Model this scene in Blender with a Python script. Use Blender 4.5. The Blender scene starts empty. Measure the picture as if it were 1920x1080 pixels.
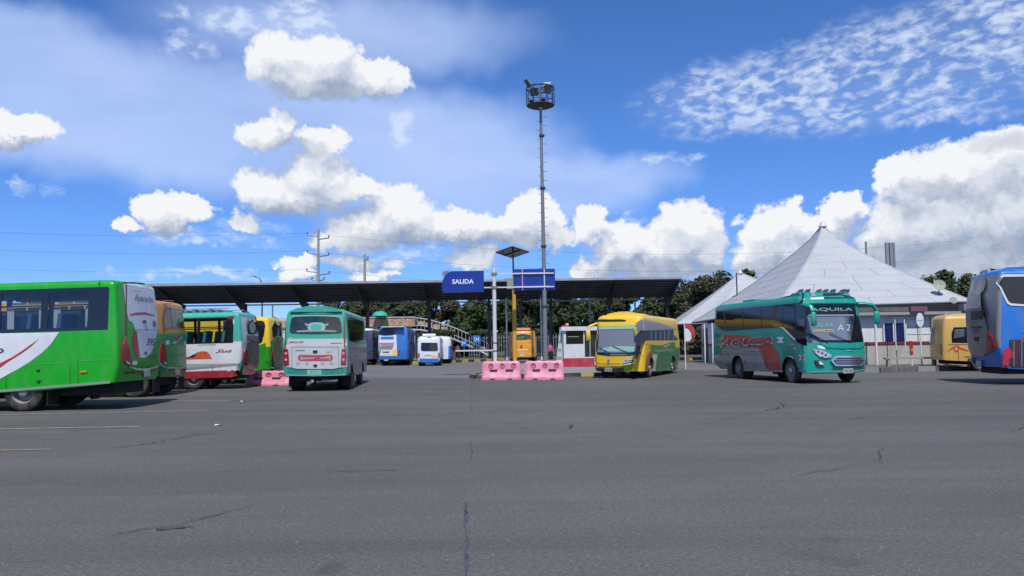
import bpy, bmesh, math, random
from mathutils import Vector, Matrix
from math import radians as R
random.seed(7)
sc = bpy.context.scene
C = sc.collection

# ------------------------------------------------------------------ camera
cam_data = bpy.data.cameras.new('camera')
cam = bpy.data.objects.new('camera', cam_data)
C.objects.link(cam)
cam_data.sensor_width = 36.0
cam_data.lens = 36.0 * 1500.0 / 1920.0
cam_data.clip_start = 0.05
cam_data.clip_end = 6000.0
cam.matrix_world = (Matrix.Translation((0, 0, 1.5)) @ Matrix.Rotation(R(90) + math.atan(108 / 1500), 4, 'X')
                    @ Matrix.Rotation(R(-0.8), 4, 'Z'))
sc.camera = cam

# ------------------------------------------------------------------ exposure
sc.view_settings.view_transform = 'Standard'
sc.view_settings.look = 'None'
sc.view_settings.exposure = 0.42
sc.view_settings.gamma = 1.0
sc.view_settings.use_curve_mapping = False

# ------------------------------------------------------------------ sun
SUN_DIR = Vector((0.04, -0.56, 0.83)).normalized()      # towards the sun
SUN_EL = math.asin(SUN_DIR.z)
sd = bpy.data.lights.new('sun', 'SUN')
sd.energy = 3.1
sd.angle = R(0.53)
sd.color = (1.0, 0.955, 0.89)
sun = bpy.data.objects.new('sun', sd)
sun.rotation_euler = SUN_DIR.to_track_quat('Z', 'Y').to_euler()
C.objects.link(sun)

# ------------------------------------------------------------------ node helpers
class NT:
    def __init__(s, tree): s.t = tree
    def n(s, typ, **kw):
        nd = s.t.nodes.new(typ)
        for k, v in kw.items(): setattr(nd, k, v)
        return nd
    def put(s, sock, v):
        if hasattr(v, 'is_output') or isinstance(v, bpy.types.NodeSocket): s.t.links.new(v, sock)
        else: sock.default_value = v
    def m(s, op, a, b=None, c=None, clamp=False):
        nd = s.n('ShaderNodeMath', operation=op); nd.use_clamp = clamp
        for i, v in enumerate((a, b, c)):
            if v is not None: s.put(nd.inputs[i], v)
        return nd.outputs[0]
    def v(s, op, a, b=None, c=None):
        nd = s.n('ShaderNodeVectorMath', operation=op)
        for i, v in enumerate((a, b, c)):
            if v is not None: s.put(nd.inputs[i], v)
        return nd.outputs['Value'] if op in ('DOT_PRODUCT', 'LENGTH') else nd.outputs['Vector']
    def mix(s, f, a, b, blend='MIX'):
        nd = s.n('ShaderNodeMix', data_type='RGBA', blend_type=blend)
        s.put(nd.inputs[0], f); s.put(nd.inputs[6], a); s.put(nd.inputs[7], b)
        return nd.outputs[2]
    def noise(s, vec, scale, detail=4, rough=0.5, dist=0.0, out='Fac'):
        nd = s.n('ShaderNodeTexNoise')
        if vec is not None: s.t.links.new(vec, nd.inputs['Vector'])
        nd.inputs['Scale'].default_value = scale; nd.inputs['Detail'].default_value = detail
        nd.inputs['Roughness'].default_value = rough; nd.inputs['Distortion'].default_value = dist
        return nd.outputs[out]
    def ramp(s, fac, stops, interp='LINEAR'):
        nd = s.n('ShaderNodeValToRGB'); nd.color_ramp.interpolation = interp
        e = nd.color_ramp.elements
        while len(e) < len(stops): e.new(0.5)
        for i, (p, c) in enumerate(stops):
            e[i].position = p; e[i].color = c if len(c) == 4 else (*c, 1)
        s.put(nd.inputs[0], fac)
        return nd.outputs[0]
    def rng(s, v, a, b, c=0.0, d=1.0, typ='SMOOTHSTEP'):
        nd = s.n('ShaderNodeMapRange', interpolation_type=typ)
        for i, x in enumerate((v, a, b, c, d)): s.put(nd.inputs[i], x)
        return nd.outputs[0]

# ------------------------------------------------------------------ sky: clear blue with cumulus, wisps and a thin veil
CUMULUS = [(-31.85, 13.54, 1.74, 1.33), (-33.51, 13.39, 1.62, 1.4), (-24.06, 9.38, 1.77, 1.32), (-22.26, 9.23, 1.98, 1.12), (-23.49, 8.3, 2.01, 0.84), (-26.09, 8.06, 0.93, 0.68), (-17.15, 10.9, 2.65, 1.8), (-13.92, 12.11, 2.73, 2.0), (-15.0, 10.36, 4.14, 1.24), (-11.34, 11.09, 2.41, 1.18), (-16.11, 15.49, 1.51, 1.2, 0.8), (-17.18, 14.36, 2.66, 1.13, 0.75), (-13.57, 14.41, 2.57, 1.01, 0.7), (-16.5, 19.39, 2.16, 2.05, 0.9), (-13.21, 19.79, 2.59, 1.73), (-13.95, 18.36, 4.77, 1.46), (-9.46, 18.58, 2.85, 1.41), (-7.97, 9.66, 2.84, 1.87), (-10.23, 8.32, 4.1, 1.68), (-5.31, 8.54, 4.19, 1.59), (-2.25, 8.53, 4.99, 1.37), (1.61, 9.24, 2.62, 1.59), (0.06, 8.24, 4.61, 1.6), (3.13, 7.88, 1.92, 1.21), (-12.08, 7.74, 2.76, 1.19), (-2.85, 6.36, 2.3, 1.29), (-18.53, 8.68, 1.32, 1.01, 0.8), (-14.62, 6.15, 1.73, 0.66), (-11.34, 6.07, 2.58, 0.6), (-8.36, 6.0, 1.32, 0.57), (-14.98, 5.11, 1.22, 0.59), (-9.86, 5.06, 2.23, 0.6), (5.74, 8.57, 1.3, 1.36), (7.68, 6.93, 2.56, 1.81), (12.55, 7.87, 2.93, 2.15), (10.3, 6.46, 5.19, 1.72), (6.51, 5.44, 2.84, 1.21), (13.98, 6.7, 1.52, 1.92), (11.0, 5.2, 4.79, 1.2), (17.92, 7.6, 2.02, 1.74), (19.33, 8.24, 1.65, 1.43), (17.51, 5.87, 2.44, 2.18), (19.92, 5.76, 3.22, 2.69), (22.71, 8.71, 1.25, 1.19), (22.0, 7.42, 1.98, 1.48), (32.23, 10.65, 3.46, 2.39), (29.62, 9.99, 3.21, 2.46), (26.76, 9.97, 2.15, 1.75), (25.69, 10.58, 1.07, 1.09), (28.02, 7.65, 4.5, 3.19), (31.8, 7.64, 4.45, 3.55), (25.82, 6.46, 3.42, 2.57), (29.38, 5.03, 5.82, 2.06), (33.0, 4.3, 3.77, 1.92), (36.53, 7.15, 4.73, 4.27), (41.99, 5.38, 4.25, 2.55), (-40.29, 8.33, 3.15, 1.45), (-44.59, 10.04, 3.16, 1.62)]
WISPS = [(-19.01, 21.51, 3.16, 1.15, 0.8), (-15.07, 22.37, 2.93, 1.5, 0.9), (-22.42, 19.81, 2.34, 0.92, 0.7), (-20.57, 7.43, 5.05, 0.57, 0.9), (-18.18, 8.51, 3.13, 0.72, 0.6), (-21.21, 4.95, 7.31, 0.43, 0.8), (-7.95, 15.39, 1.14, 1.64, 0.7), (10.66, 12.92, 0.97, 0.59, 0.8), (12.7, 12.87, 1.47, 0.44, 0.7), (-30.05, 10.17, 0.87, 0.52, 0.8), (-31.62, 10.1, 0.7, 0.52, 0.8), (-23.12, 21.51, 1.33, 0.64, 0.6), (16.11, 16.58, 7.16, 2.44, 1.0), (22.39, 16.75, 8.96, 3.19, 1.0), (28.5, 17.49, 9.04, 3.8, 1.0), (32.88, 17.61, 7.18, 4.23, 0.9), (21.97, 14.93, 9.32, 1.16, 0.8), (28.33, 14.11, 5.12, 0.85, 0.7), (34.34, 19.11, 8.04, 3.52, 0.9), (8.48, 8.86, 1.51, 0.75, 0.5), (-6.85, 6.84, 7.54, 1.14, 0.5), (21.87, 4.23, 9.84, 1.42, 0.6)]
VEIL = [(-28.7, 15.6, 12.57, 4.83), (-18.94, 14.88, 14.74, 5.22), (-7.95, 13.56, 14.17, 5.14), (-31.39, 17.44, 9.99, 3.71), (-0.28, 11.34, 12.55, 3.0), (-11.72, 21.59, 18.23, 4.08, 0.7), (7.42, 11.89, 7.56, 2.23, 0.7), (-39.39, 15.14, 9.42, 5.69)]
BASES = [(30.26, 5.21, 7.44, 1.25), (28.42, 9.63, 1.79, 0.73, 0.9), (32.29, 11.83, 1.94, 0.7, 0.8), (-14.46, 9.65, 3.61, 0.73), (-8.35, 7.74, 4.14, 0.75), (-22.9, 7.97, 1.96, 0.49), (-12.84, 17.65, 4.07, 0.7), (10.26, 5.19, 5.55, 0.9), (-2.26, 7.69, 4.6, 0.68), (18.18, 5.12, 3.11, 0.8), (-15.56, 13.85, 2.88, 0.57), (-32.39, 12.65, 1.66, 0.44), (26.41, 5.73, 2.77, 1.02)]
def blob_group(name, blobs, soft):
    g = bpy.data.node_groups.new(name, 'ShaderNodeTree')
    g.interface.new_socket('Vector', in_out='INPUT', socket_type='NodeSocketVector')
    g.interface.new_socket('Value', in_out='OUTPUT', socket_type='NodeSocketFloat')
    t = NT(g)
    gi = t.n('NodeGroupInput'); go = t.n('NodeGroupOutput')
    acc = None
    for b in blobs:
        a, e, ra, re = b[:4]
        w = b[4] if len(b) > 4 else 1.0
        q = t.v('MULTIPLY_ADD', gi.outputs[0], (1 / ra, 1 / re, 0), (-a / ra, -e / re, 0))
        d = t.v('DOT_PRODUCT', q, q)
        if w != 1.0: d = t.m('ADD', d, 1 - w)
        acc = d if acc is None else (t.m('SMOOTH_MIN', acc, d, soft) if soft else t.m('MINIMUM', acc, d))
    g.links.new(t.m('SUBTRACT', 1.0, acc), go.inputs[0])
    return g

def make_world():
    w = bpy.data.worlds.new('World'); sc.world = w; w.use_nodes = True
    nt = w.node_tree; nt.nodes.clear(); t = NT(nt)
    out = t.n('ShaderNodeOutputWorld'); bg = t.n('ShaderNodeBackground')
    nt.links.new(bg.outputs[0], out.inputs[0])
    sky = t.n('ShaderNodeTexSky', sky_type='NISHITA'); sky.sun_disc = False
    sky.sun_elevation = SUN_EL
    sky.sun_rotation = math.atan2(SUN_DIR.x, SUN_DIR.y)
    sky.altitude = 2600; sky.air_density = 1.0; sky.dust_density = 0.6; sky.ozone_density = 2.2
    co = t.n('ShaderNodeTexCoord'); d = co.outputs['Generated']
    sp = t.n('ShaderNodeSeparateXYZ'); nt.links.new(d, sp.inputs[0])
    az = t.m('MULTIPLY', t.m('ARCTAN2', sp.outputs[0], sp.outputs[1]), 180 / math.pi)
    el = t.m('MULTIPLY', t.m('ARCSINE', sp.outputs[2]), 180 / math.pi)
    cb = t.n('ShaderNodeCombineXYZ'); nt.links.new(az, cb.inputs[0]); nt.links.new(el, cb.inputs[1])
    P = cb.outputs[0]
    el0 = t.m('MAXIMUM', el, 0.0)
    # warp the cloud coordinates so that outlines billow
    big = t.v('MULTIPLY', t.v('SUBTRACT', t.noise(P, 0.32, 3, 0.55, out='Color'), (0.5, 0.5, 0.5)), (3.0, 2.2, 0))
    fine = t.v('MULTIPLY', t.v('SUBTRACT', t.noise(P, 1.3, 7, 0.66, out='Color'), (0.5, 0.5, 0.5)), (1.7, 1.5, 0))
    Pw = t.v('ADD', t.v('ADD', P, big), fine)
    cg = blob_group('cumulus_field', CUMULUS, 0.25)
    def field(vec, raw):
        nd = t.n('ShaderNodeGroup'); nd.node_tree = cg; nt.links.new(vec, nd.inputs[0])
        b = t.noise(raw, 0.8, 5, 0.6)
        return t.m('ADD', nd.outputs[0], t.m('MULTIPLY', t.m('SUBTRACT', b, 0.5), 0.9)), nd.outputs[0]
    F1, base1 = field(Pw, P)
    off = (-0.35, 1.6, 0)
    F2, base2 = field(t.v('ADD', Pw, off), t.v('ADD', P, off))
    lit = t.m('SUBTRACT', F1, F2)                      # >0: faces the sun, <0: turned away
    alpha = t.rng(F1, -0.08, t.rng(lit, -0.4, 0.3, 0.85, 0.36))
    puff = t.noise(Pw, 1.1, 5, 0.6)
    lit = t.m('ADD', lit, t.m('MULTIPLY', t.m('SUBTRACT', puff, 0.5), 0.85))
    ccol = t.ramp(t.rng(lit, -0.75, 0.68, typ='LINEAR'), [(0, (0.26, 0.31, 0.40)), (0.40, (0.38, 0.43, 0.52)),
                   (0.60, (0.50, 0.54, 0.62)), (0.80, (0.57, 0.60, 0.65)), (1, (0.68, 0.69, 0.71))])
    bs = t.n('ShaderNodeGroup'); bs.node_tree = blob_group('cloud_bases', BASES, 0.2); nt.links.new(Pw, bs.inputs[0])
    ccol = t.mix(t.m('MULTIPLY', t.rng(bs.outputs[0], -0.5, 0.8), 0.75), ccol, t.mix(1.0, ccol, (0.62, 0.66, 0.74, 1), 'MULTIPLY'))
    # thin clouds
    def grp(blobs, nm, vec, soft=0.3):
        nd = t.n('ShaderNodeGroup'); nd.node_tree = blob_group(nm, blobs, soft); nt.links.new(vec, nd.inputs[0]); return nd.outputs[0]
    W = grp(WISPS, 'wisp_field', Pw)
    st = t.n('ShaderNodeMapping'); nt.links.new(P, st.inputs[0])
    st.inputs['Rotation'].default_value = (0, 0, R(-24)); st.inputs['Scale'].default_value = (0.75, 1.5, 1)
    cells = t.noise(st.outputs[0], 1.2, 4, 0.52, 0.25)
    wisp = t.m('MULTIPLY', t.rng(W, -0.35, 0.9), t.rng(t.m('ADD', cells, t.m('MULTIPLY', t.m('SUBTRACT', t.noise(P, 0.22, 3, 0.5), 0.5), 0.55)), 0.36, 0.70, 0.15, 1.0))
    wisp = t.m('MULTIPLY', wisp, 0.80)
    V = grp(VEIL, 'veil_field', t.v('ADD', P, big), 0.5)
    sv = t.n('ShaderNodeMapping'); nt.links.new(P, sv.inputs[0]); sv.inputs['Rotation'].default_value = (0, 0, R(18)); sv.inputs['Scale'].default_value = (0.4, 1.3, 1)
    veil = t.m('MULTIPLY', t.rng(V, -0.15, 0.8), t.rng(t.noise(sv.outputs[0], 0.16, 5, 0.5), 0.2, 0.75, 0.5, 0.85))
    # the rest of the sky, beyond the catalogued clouds, carries scattered clouds of the same kinds
    far = t.m('MAXIMUM', t.rng(t.m('ABSOLUTE', az), 42.0, 60.0), t.rng(el, 34.0, 48.0))
    rest = t.m('MULTIPLY', t.rng(t.noise(d, 3.0, 7, 0.58), 0.52, 0.66), far)
    base = t.mix(1.0, sky.outputs[0], (0.50, 0.82, 1.26, 1), 'MULTIPLY')
    lowt = t.rng(el, 0.0, 16.0, typ='LINEAR')
    K = 0.097
    base = t.mix(lowt, t.mix(1.0, base, (0.95, 0.78, 0.82, 1), 'MULTIPLY'), base)
    skyc = t.mix(1.0, base, (K, K, K, 1), 'MULTIPLY')
    c = t.mix(veil, skyc, (0.40, 0.51, 0.77, 1))
    c = t.mix(wisp, c, (0.55, 0.62, 0.75, 1))
    c = t.mix(rest, c, (0.6, 0.63, 0.68, 1))
    c = t.mix(alpha, c, ccol)
    below = t.rng(el, -1.5, -0.2)
    c = t.mix(below, (0.10, 0.10, 0.105, 1), c)
    nt.links.new(c, bg.inputs[0]); bg.inputs[1].default_value = 1.0
    w.cycles.sampling_method = 'NONE'
    cy = sc.cycles; cy.max_bounces = 6; cy.diffuse_bounces = 2; cy.glossy_bounces = 3; cy.transmission_bounces = 4; cy.transparent_max_bounces = 12
    cy.caustics_reflective = False; cy.caustics_refractive = False
make_world()
# ------------------------------------------------------------------ buses: rear-centre point on the ground (x, y), heading, width, length, height
BUS = {
 'green': (-9.98, 21.67, 180, 2.5, 11, 3.36),
 'orange': (-11.45, 27.2, 180, 2.4, 9, 3.22),
 'tealwhite': (-10.25, 31.6, 180, 2.2, 8, 2.98),
 'yg': (-10.5, 36.0, 180, 2.2, 8, 2.98),
 'rear': (-6.9, 28.0, 95, 2.25, 7.6, 2.95),
 'yellow': (7.75, 42.5, -113, 2.3, 8.1, 2.86),
 'aquila': (10.02, 35.8, -78.3, 2.5, 7.5, 3.22),
 'rvan': (20.45, 39.0, -12, 2.1, 6.5, 2.75),
 'coach': (15.85, 27.3, -9, 2.5, 12, 3.84),
 'farblue': (-9.7, 65, 94, 2.45, 11, 3.2),
 'farnavy': (-13.0, 68, 94, 2.45, 11, 3.2),
 'van': (-6.55, 62.5, 93, 1.8, 5.2, 2.4),
 'van2': (-6.35, 70.5, 93, 1.8, 5.2, 2.45),
 'orvan': (0.95, 67, 92, 2.0, 7, 2.85),
}
# z0 skirt, lift of the skirt at the tail, arch bottom level, eave, roof rounding, corner radii, bulges, end profiles (z, inset), side profile (z, inset), axles
def shp(z0=0.45, lift=0.1, z1=1.1, ze=None, Rr=0.22, rr=0.22, rf=0.3, br=0.10, bf=0.16, rp=None, fp=None, wp=None, arch=True, ax=(2.2, 6.2), rw=0.46, ra=0.56, crown=0.06):
    return dict(z0=z0, lift=lift, z1=z1, ze=ze, Rr=Rr, rr=rr, rf=rf, br=br, bf=bf, rp=rp or [(0.4, 0.08), (0.9, 0.0), (2.0, 0.03), (3.3, 0.16)],
                fp=fp or [(0.3, 0.06), (0.7, 0.0), (1.3, 0.03), (3.3, 0.45)], arch=arch, wp=wp or [(0.3, 0.04), (0.7, 0.0), (1.9, 0.0), (3.3, 0.09)], ax=ax, rw=rw, ra=ra, crown=crown)
SHAPE = {
 'green': shp(z0=0.50, lift=0.16, arch=False, rr=0.12, br=0.06, Rr=0.16, ax=(2.5, 8.4), rp=[(0.4, 0.12), (0.9, 0.0), (2.0, 0.02), (3.4, 0.13)], rw=0.5),
 'orange': shp(z0=0.5, lift=0.16, arch=False, rr=0.12, br=0.06, Rr=0.18, ax=(0.85, 6.0), rw=0.48),
 'tealwhite': shp(z0=0.45, lift=0.22, arch=False, ax=(1.9, 5.9), rw=0.42, rp=[(0.4, 0.18), (0.9, 0.0), (1.8, 0.0), (2.98, 0.12)], rr=0.13, br=0.05, Rr=0.18),
 'yg': shp(z0=0.5, lift=0.2, arch=False, ax=(1.9, 5.9), rw=0.42, rr=0.15, br=0.06),
 'rear': shp(z0=0.45, lift=0.1, ax=(1.5, 5.6), rw=0.42, ra=0.5, rr=0.14, br=0.08, rp=[(0.4, 0.05), (0.8, 0.0), (1.6, 0.02), (2.95, 0.16)], wp=[(0.3, 0.05), (0.7, 0.0), (1.5, 0.0), (2.95, 0.12)]),
 'yellow': shp(z0=0.31, lift=0.25, ax=(2.0, 6.75), rw=0.42, ra=0.5, rf=0.28, bf=0.14, fp=[(0.3, 0.08), (0.6, 0.0), (1.15, 0.04), (2.4, 0.26), (2.9, 0.34)], wp=[(0.3, 0.05), (0.7, 0.0), (1.5, 0.0), (2.86, 0.12)]),
 'aquila': shp(z0=0.37, lift=0.28, ax=(2.35, 6.3), rw=0.44, ra=0.54, rf=0.22, bf=0.14, fp=[(0.3, 0.08), (0.6, 0.0), (1.25, 0.04), (2.75, 0.26), (3.3, 0.36)], wp=[(0.3, 0.04), (0.7, 0.0), (1.6, 0.0), (3.3, 0.10)]),
 'rvan': shp(z0=0.42, lift=0.12, ax=(1.7, 5.4), rw=0.38, ra=0.46, z1=0.95, rp=[(0.4, 0.0), (1.2, 0.0), (2.75, 0.16)], rr=0.15, Rr=0.3),
 'coach': shp(z0=0.42, lift=0.15, ax=(2.9, 9.2), rw=0.52, ra=0.62, z1=1.2, rp=[(0.3, 0.25), (0.8, 0.05), (1.6, 0.0), (2.6, 0.0), (3.84, 0.26)], rr=0.12, br=0.08, wp=[(0.3, 0.04), (0.7, 0.0), (2.2, 0.0), (3.9, 0.10)]),
 'farblue': shp(z0=0.42, ax=(2.9, 8.5)), 'farnavy': shp(z0=0.42, ax=(2.9, 8.5)),
 'van': shp(z0=0.36, lift=0.05, z1=0.85, ax=(1.0, 4.1), rw=0.33, ra=0.38, Rr=0.3, rp=[(0.3, 0.0), (1.1, 0.0), (2.4, 0.2)]),
 'van2': shp(z0=0.36, lift=0.05, z1=0.85, ax=(1.0, 4.1), rw=0.33, ra=0.38, Rr=0.3, rp=[(0.3, 0.0), (1.1, 0.0), (2.4, 0.2)]),
 'orvan': shp(z0=0.42, ax=(1.7, 5.3), rw=0.4, ra=0.48, Rr=0.3, rp=[(0.3, 0.0), (1.1, 0.0), (2.85, 0.2)]),
}
def lerp_prof(p, z):
    if z <= p[0][0]: return p[0][1]
    for (z0, a), (z1, b) in zip(p, p[1:]):
        if z <= z1: return a + (b - a) * (z - z0) / (z1 - z0)
    return p[-1][1]
def roof_ins(n, z):
    S = SHAPE[n]; ze = BUS[n][5] - S['crown'] - S['Rr'] * 0.8
    if z <= ze: return 0.0
    t = min((z - ze) / (S['Rr'] * 0.8), 1.0)
    return S['Rr'] * (1 - (1 - t * t) ** 0.5)
def half_w0(n, z): return BUS[n][3] / 2 - lerp_prof(SHAPE[n]['wp'], z)
def half_w(n, z): return half_w0(n, z) - roof_ins(n, z)
def end_off(y, w, r, b):
    y = abs(y); k = b * (min(y, w - r) / w) ** 2
    if y > w - r: k += r - max(r * r - (y - (w - r)) ** 2, 0.0) ** 0.5
    return k
def end_x(n, side, y, z):
    S = SHAPE[n]; w = half_w(n, z); k = roof_ins(n, z)
    if side == 'rear': return lerp_prof(S['rp'], z) + k * 1.15 + end_off(y, w, S['rr'], S['br'])
    return BUS[n][4] - lerp_prof(S['fp'], z) - k * 1.3 - end_off(y, w, S['rf'], S['bf'])

# ------------------------------------------------------------------ materials
MATS = {}
def mat(name, col=(0.5, 0.5, 0.5), rough=0.5, metal=0.0, coat=0.0, var=0.06, vscale=3.0, spec=0.5, bump=0.0, bscale=40.0, dust=0.0, emit=None, alpha=None):
    if name in MATS: return MATS[name]
    m = bpy.data.materials.new(name); m.use_nodes = True
    nt = m.node_tree; b = nt.nodes['Principled BSDF']; t = NT(nt)
    co = t.n('ShaderNodeTexCoord').outputs['Object']
    b.inputs['Roughness'].default_value = rough; b.inputs['Metallic'].default_value = metal
    b.inputs['Coat Weight'].default_value = coat; b.inputs['Coat Roughness'].default_value = 0.08
    b.inputs['Specular IOR Level'].default_value = spec
    c = (*col, 1)
    if var > 0:
        nz = t.noise(co, vscale, 5, 0.6)
        f = t.rng(nz, 0.3, 0.7, 1 - var, 1 + var, 'LINEAR')
        cc = t.n('ShaderNodeCombineColor')
        for i in range(3): nt.links.new(f, cc.inputs[i])
        c = t.mix(1.0, c, cc.outputs[0], 'MULTIPLY')
    if dust > 0:
        mp = t.n('ShaderNodeMapping'); nt.links.new(co, mp.inputs[0]); mp.inputs['Scale'].default_value = (2.0, 2.0, 0.7)
        d = t.rng(t.noise(mp.outputs[0], 1.7, 6, 0.68), 0.42, 0.72, 0.0, dust)
        c = t.mix(d, c, (0.26, 0.24, 0.21, 1))
        nt.links.new(t.m('ADD', t.m('MULTIPLY', d, 0.7), rough, clamp=True), b.inputs['Roughness'])
    t.put(b.inputs['Base Color'], c)
    if bump > 0:
        bp = t.n('ShaderNodeBump'); bp.inputs['Strength'].default_value = bump; bp.inputs['Distance'].default_value = 0.02
        nt.links.new(t.noise(co, bscale, 4, 0.6), bp.inputs['Height']); nt.links.new(bp.outputs[0], b.inputs['Normal'])
    MATS[name] = m
    return m
def paint(name, col, dust=0.35, rough=0.32): return mat(name, col, rough, 0, 0.18, 0.05, 1.2, dust=dust)
for nm, col in dict(white=(0.66, 0.68, 0.72), swoosh_red=(0.42, 0.02, 0.04), dark_teal=(0.02, 0.11, 0.10), emblem_green=(0.02, 0.20, 0.12), strip_grey=(0.26, 0.33, 0.28),
                    seam=(0.05, 0.06, 0.05), seam_light=(0.10, 0.45, 0.12), seam_teal=(0.0, 0.10, 0.08), dark_red=(0.20, 0.015, 0.03), pale_green=(0.30, 0.52, 0.30), plate=(0.60, 0.60, 0.55),
                    dark_grey=(0.07, 0.07, 0.08), bus_green2=(0.045, 0.25, 0.06), bus_green=(0.004, 0.36, 0.008), bus_green3=(0.01, 0.27, 0.01), teal_light=(0.05, 0.42, 0.33),
                    orange_red=(0.55, 0.09, 0.03), band_grey=(0.33, 0.34, 0.36), skirt_red=(0.38, 0.02, 0.04), teal_dark=(0.01, 0.25, 0.22), pale_print=(0.28, 0.33, 0.24),
                    rear_grey=(0.13, 0.13, 0.155), rear_mauve=(0.17, 0.10, 0.13), muted_green=(0.08, 0.17, 0.06), dirty_white=(0.50, 0.52, 0.54), pale_teal=(0.25, 0.48, 0.43),
                    print_red=(0.42, 0.06, 0.08), mid_grey=(0.22, 0.22, 0.23), amber=(0.50, 0.36, 0.10), plate_green=(0.24, 0.58, 0.45), faded_pink=(0.42, 0.20, 0.24),
                    bus_yellow=(0.82, 0.53, 0.02), stripe_coral=(0.45, 0.13, 0.08), awning_grey=(0.30, 0.30, 0.35), pale_yellow=(0.72, 0.58, 0.18), stripe_red=(0.42, 0.05, 0.055),
                    bus_grey=(0.27, 0.27, 0.27), muted_lime=(0.28, 0.34, 0.10), strip_tan=(0.42, 0.34, 0.22), coach_grey=(0.22, 0.21, 0.21), dark_mauve=(0.16, 0.06, 0.10),
                    vent_red=(0.12, 0.012, 0.03), dark_blue=(0.02, 0.03, 0.12), bus_blue=(0.01, 0.16, 0.55), bus_blue_dark=(0.012, 0.09, 0.28), van_yellow=(0.62, 0.38, 0.09), bus_teal=(0.004, 0.30, 0.23),
                    bus_orange=(0.62, 0.27, 0.02), navy=(0.02, 0.03, 0.09), rear_side=(0.24, 0.25, 0.24), van_orange=(0.72, 0.30, 0.01), rear_teal=(0.035, 0.36, 0.26), cream=(0.6, 0.55, 0.42)).items():
    paint(nm, col, 0.1 if nm in ('seam', 'plate', 'dark_grey') else 0.14 if nm == 'bus_green' else 0.2)
mat('black', (0.015, 0.015, 0.017), 0.45)
mat('black_gloss', (0.012, 0.013, 0.016), 0.06, spec=0.7, var=0)
mat('grey_glass', (0.10, 0.12, 0.14), 0.08, spec=0.6, var=0.3)
mat('dark_glass', (0.025, 0.035, 0.036), 0.07, spec=0.7, var=0.7, vscale=1.6)
mat('tail_red', (0.28, 0.008, 0.02), 0.12, coat=0.6); mat('lamp_pink', (0.65, 0.30, 0.32), 0.15, coat=0.5)
mat('orange_lamp', (0.75, 0.22, 0.02), 0.2, coat=0.5); mat('lamp_glass', (0.45, 0.48, 0.52), 0.12, 0.35, coat=0.8, var=0.5, vscale=9)
mat('fog_green', (0.05, 0.20, 0.03), 0.3); mat('grille_dark', (0.03, 0.028, 0.045), 0.4, var=0.3, vscale=20); mat('chrome', (0.60, 0.62, 0.66), 0.18, 0.8)
mat('rubber', (0.022, 0.021, 0.022), 0.8, dust=0.35); mat('rim_metal', (0.32, 0.31, 0.30), 0.45, 0.4, dust=0.5); mat('chassis', (0.012, 0.012, 0.013), 0.8)
mat('interior', (0.30, 0.31, 0.32), 0.8); mat('seat_teal', (0.02, 0.22, 0.22), 0.8); mat('seat_blue', (0.03, 0.07, 0.16), 0.8); mat('curtain', (0.42, 0.45, 0.47), 0.9); mat('seat_grey', (0.12, 0.13, 0.15), 0.8)

def glass_mat(name, tint, gloss=0.12, body=0.0, bcol=(0.1, 0.1, 0.1)):
    m = bpy.data.materials.new(name); m.use_nodes = True
    nt = m.node_tree; nt.nodes.clear(); t = NT(nt)
    o = t.n('ShaderNodeOutputMaterial'); tr = t.n('ShaderNodeBsdfTransparent'); gl = t.n('ShaderNodeBsdfGlossy'); df = t.n('ShaderNodeBsdfDiffuse')
    tr.inputs[0].default_value = (*tint, 1); gl.inputs['Roughness'].default_value = 0.03; gl.inputs[0].default_value = (0.9, 0.95, 1, 1); df.inputs[0].default_value = (*bcol, 1)
    fr = t.n('ShaderNodeFresnel'); fr.inputs[0].default_value = 1.5
    m0 = t.n('ShaderNodeMixShader'); m0.inputs[0].default_value = body
    nt.links.new(tr.outputs[0], m0.inputs[1]); nt.links.new(df.outputs[0], m0.inputs[2])
    ms = t.n('ShaderNodeMixShader'); nt.links.new(t.m('ADD', fr.outputs[0], gloss, clamp=True), ms.inputs[0])
    nt.links.new(m0.outputs[0], ms.inputs[1]); nt.links.new(gl.outputs[0], ms.inputs[2]); nt.links.new(ms.outputs[0], o.inputs[0])
    MATS[name] = m
glass_mat('tint_glass', (0.80, 0.84, 0.85), 0.02)
glass_mat('dark_tint_glass', (0.30, 0.34, 0.36), 0.06)
glass_mat('screen_glass', (0.62, 0.66, 0.68), 0.06, 0.46, (0.38, 0.42, 0.44))

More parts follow.
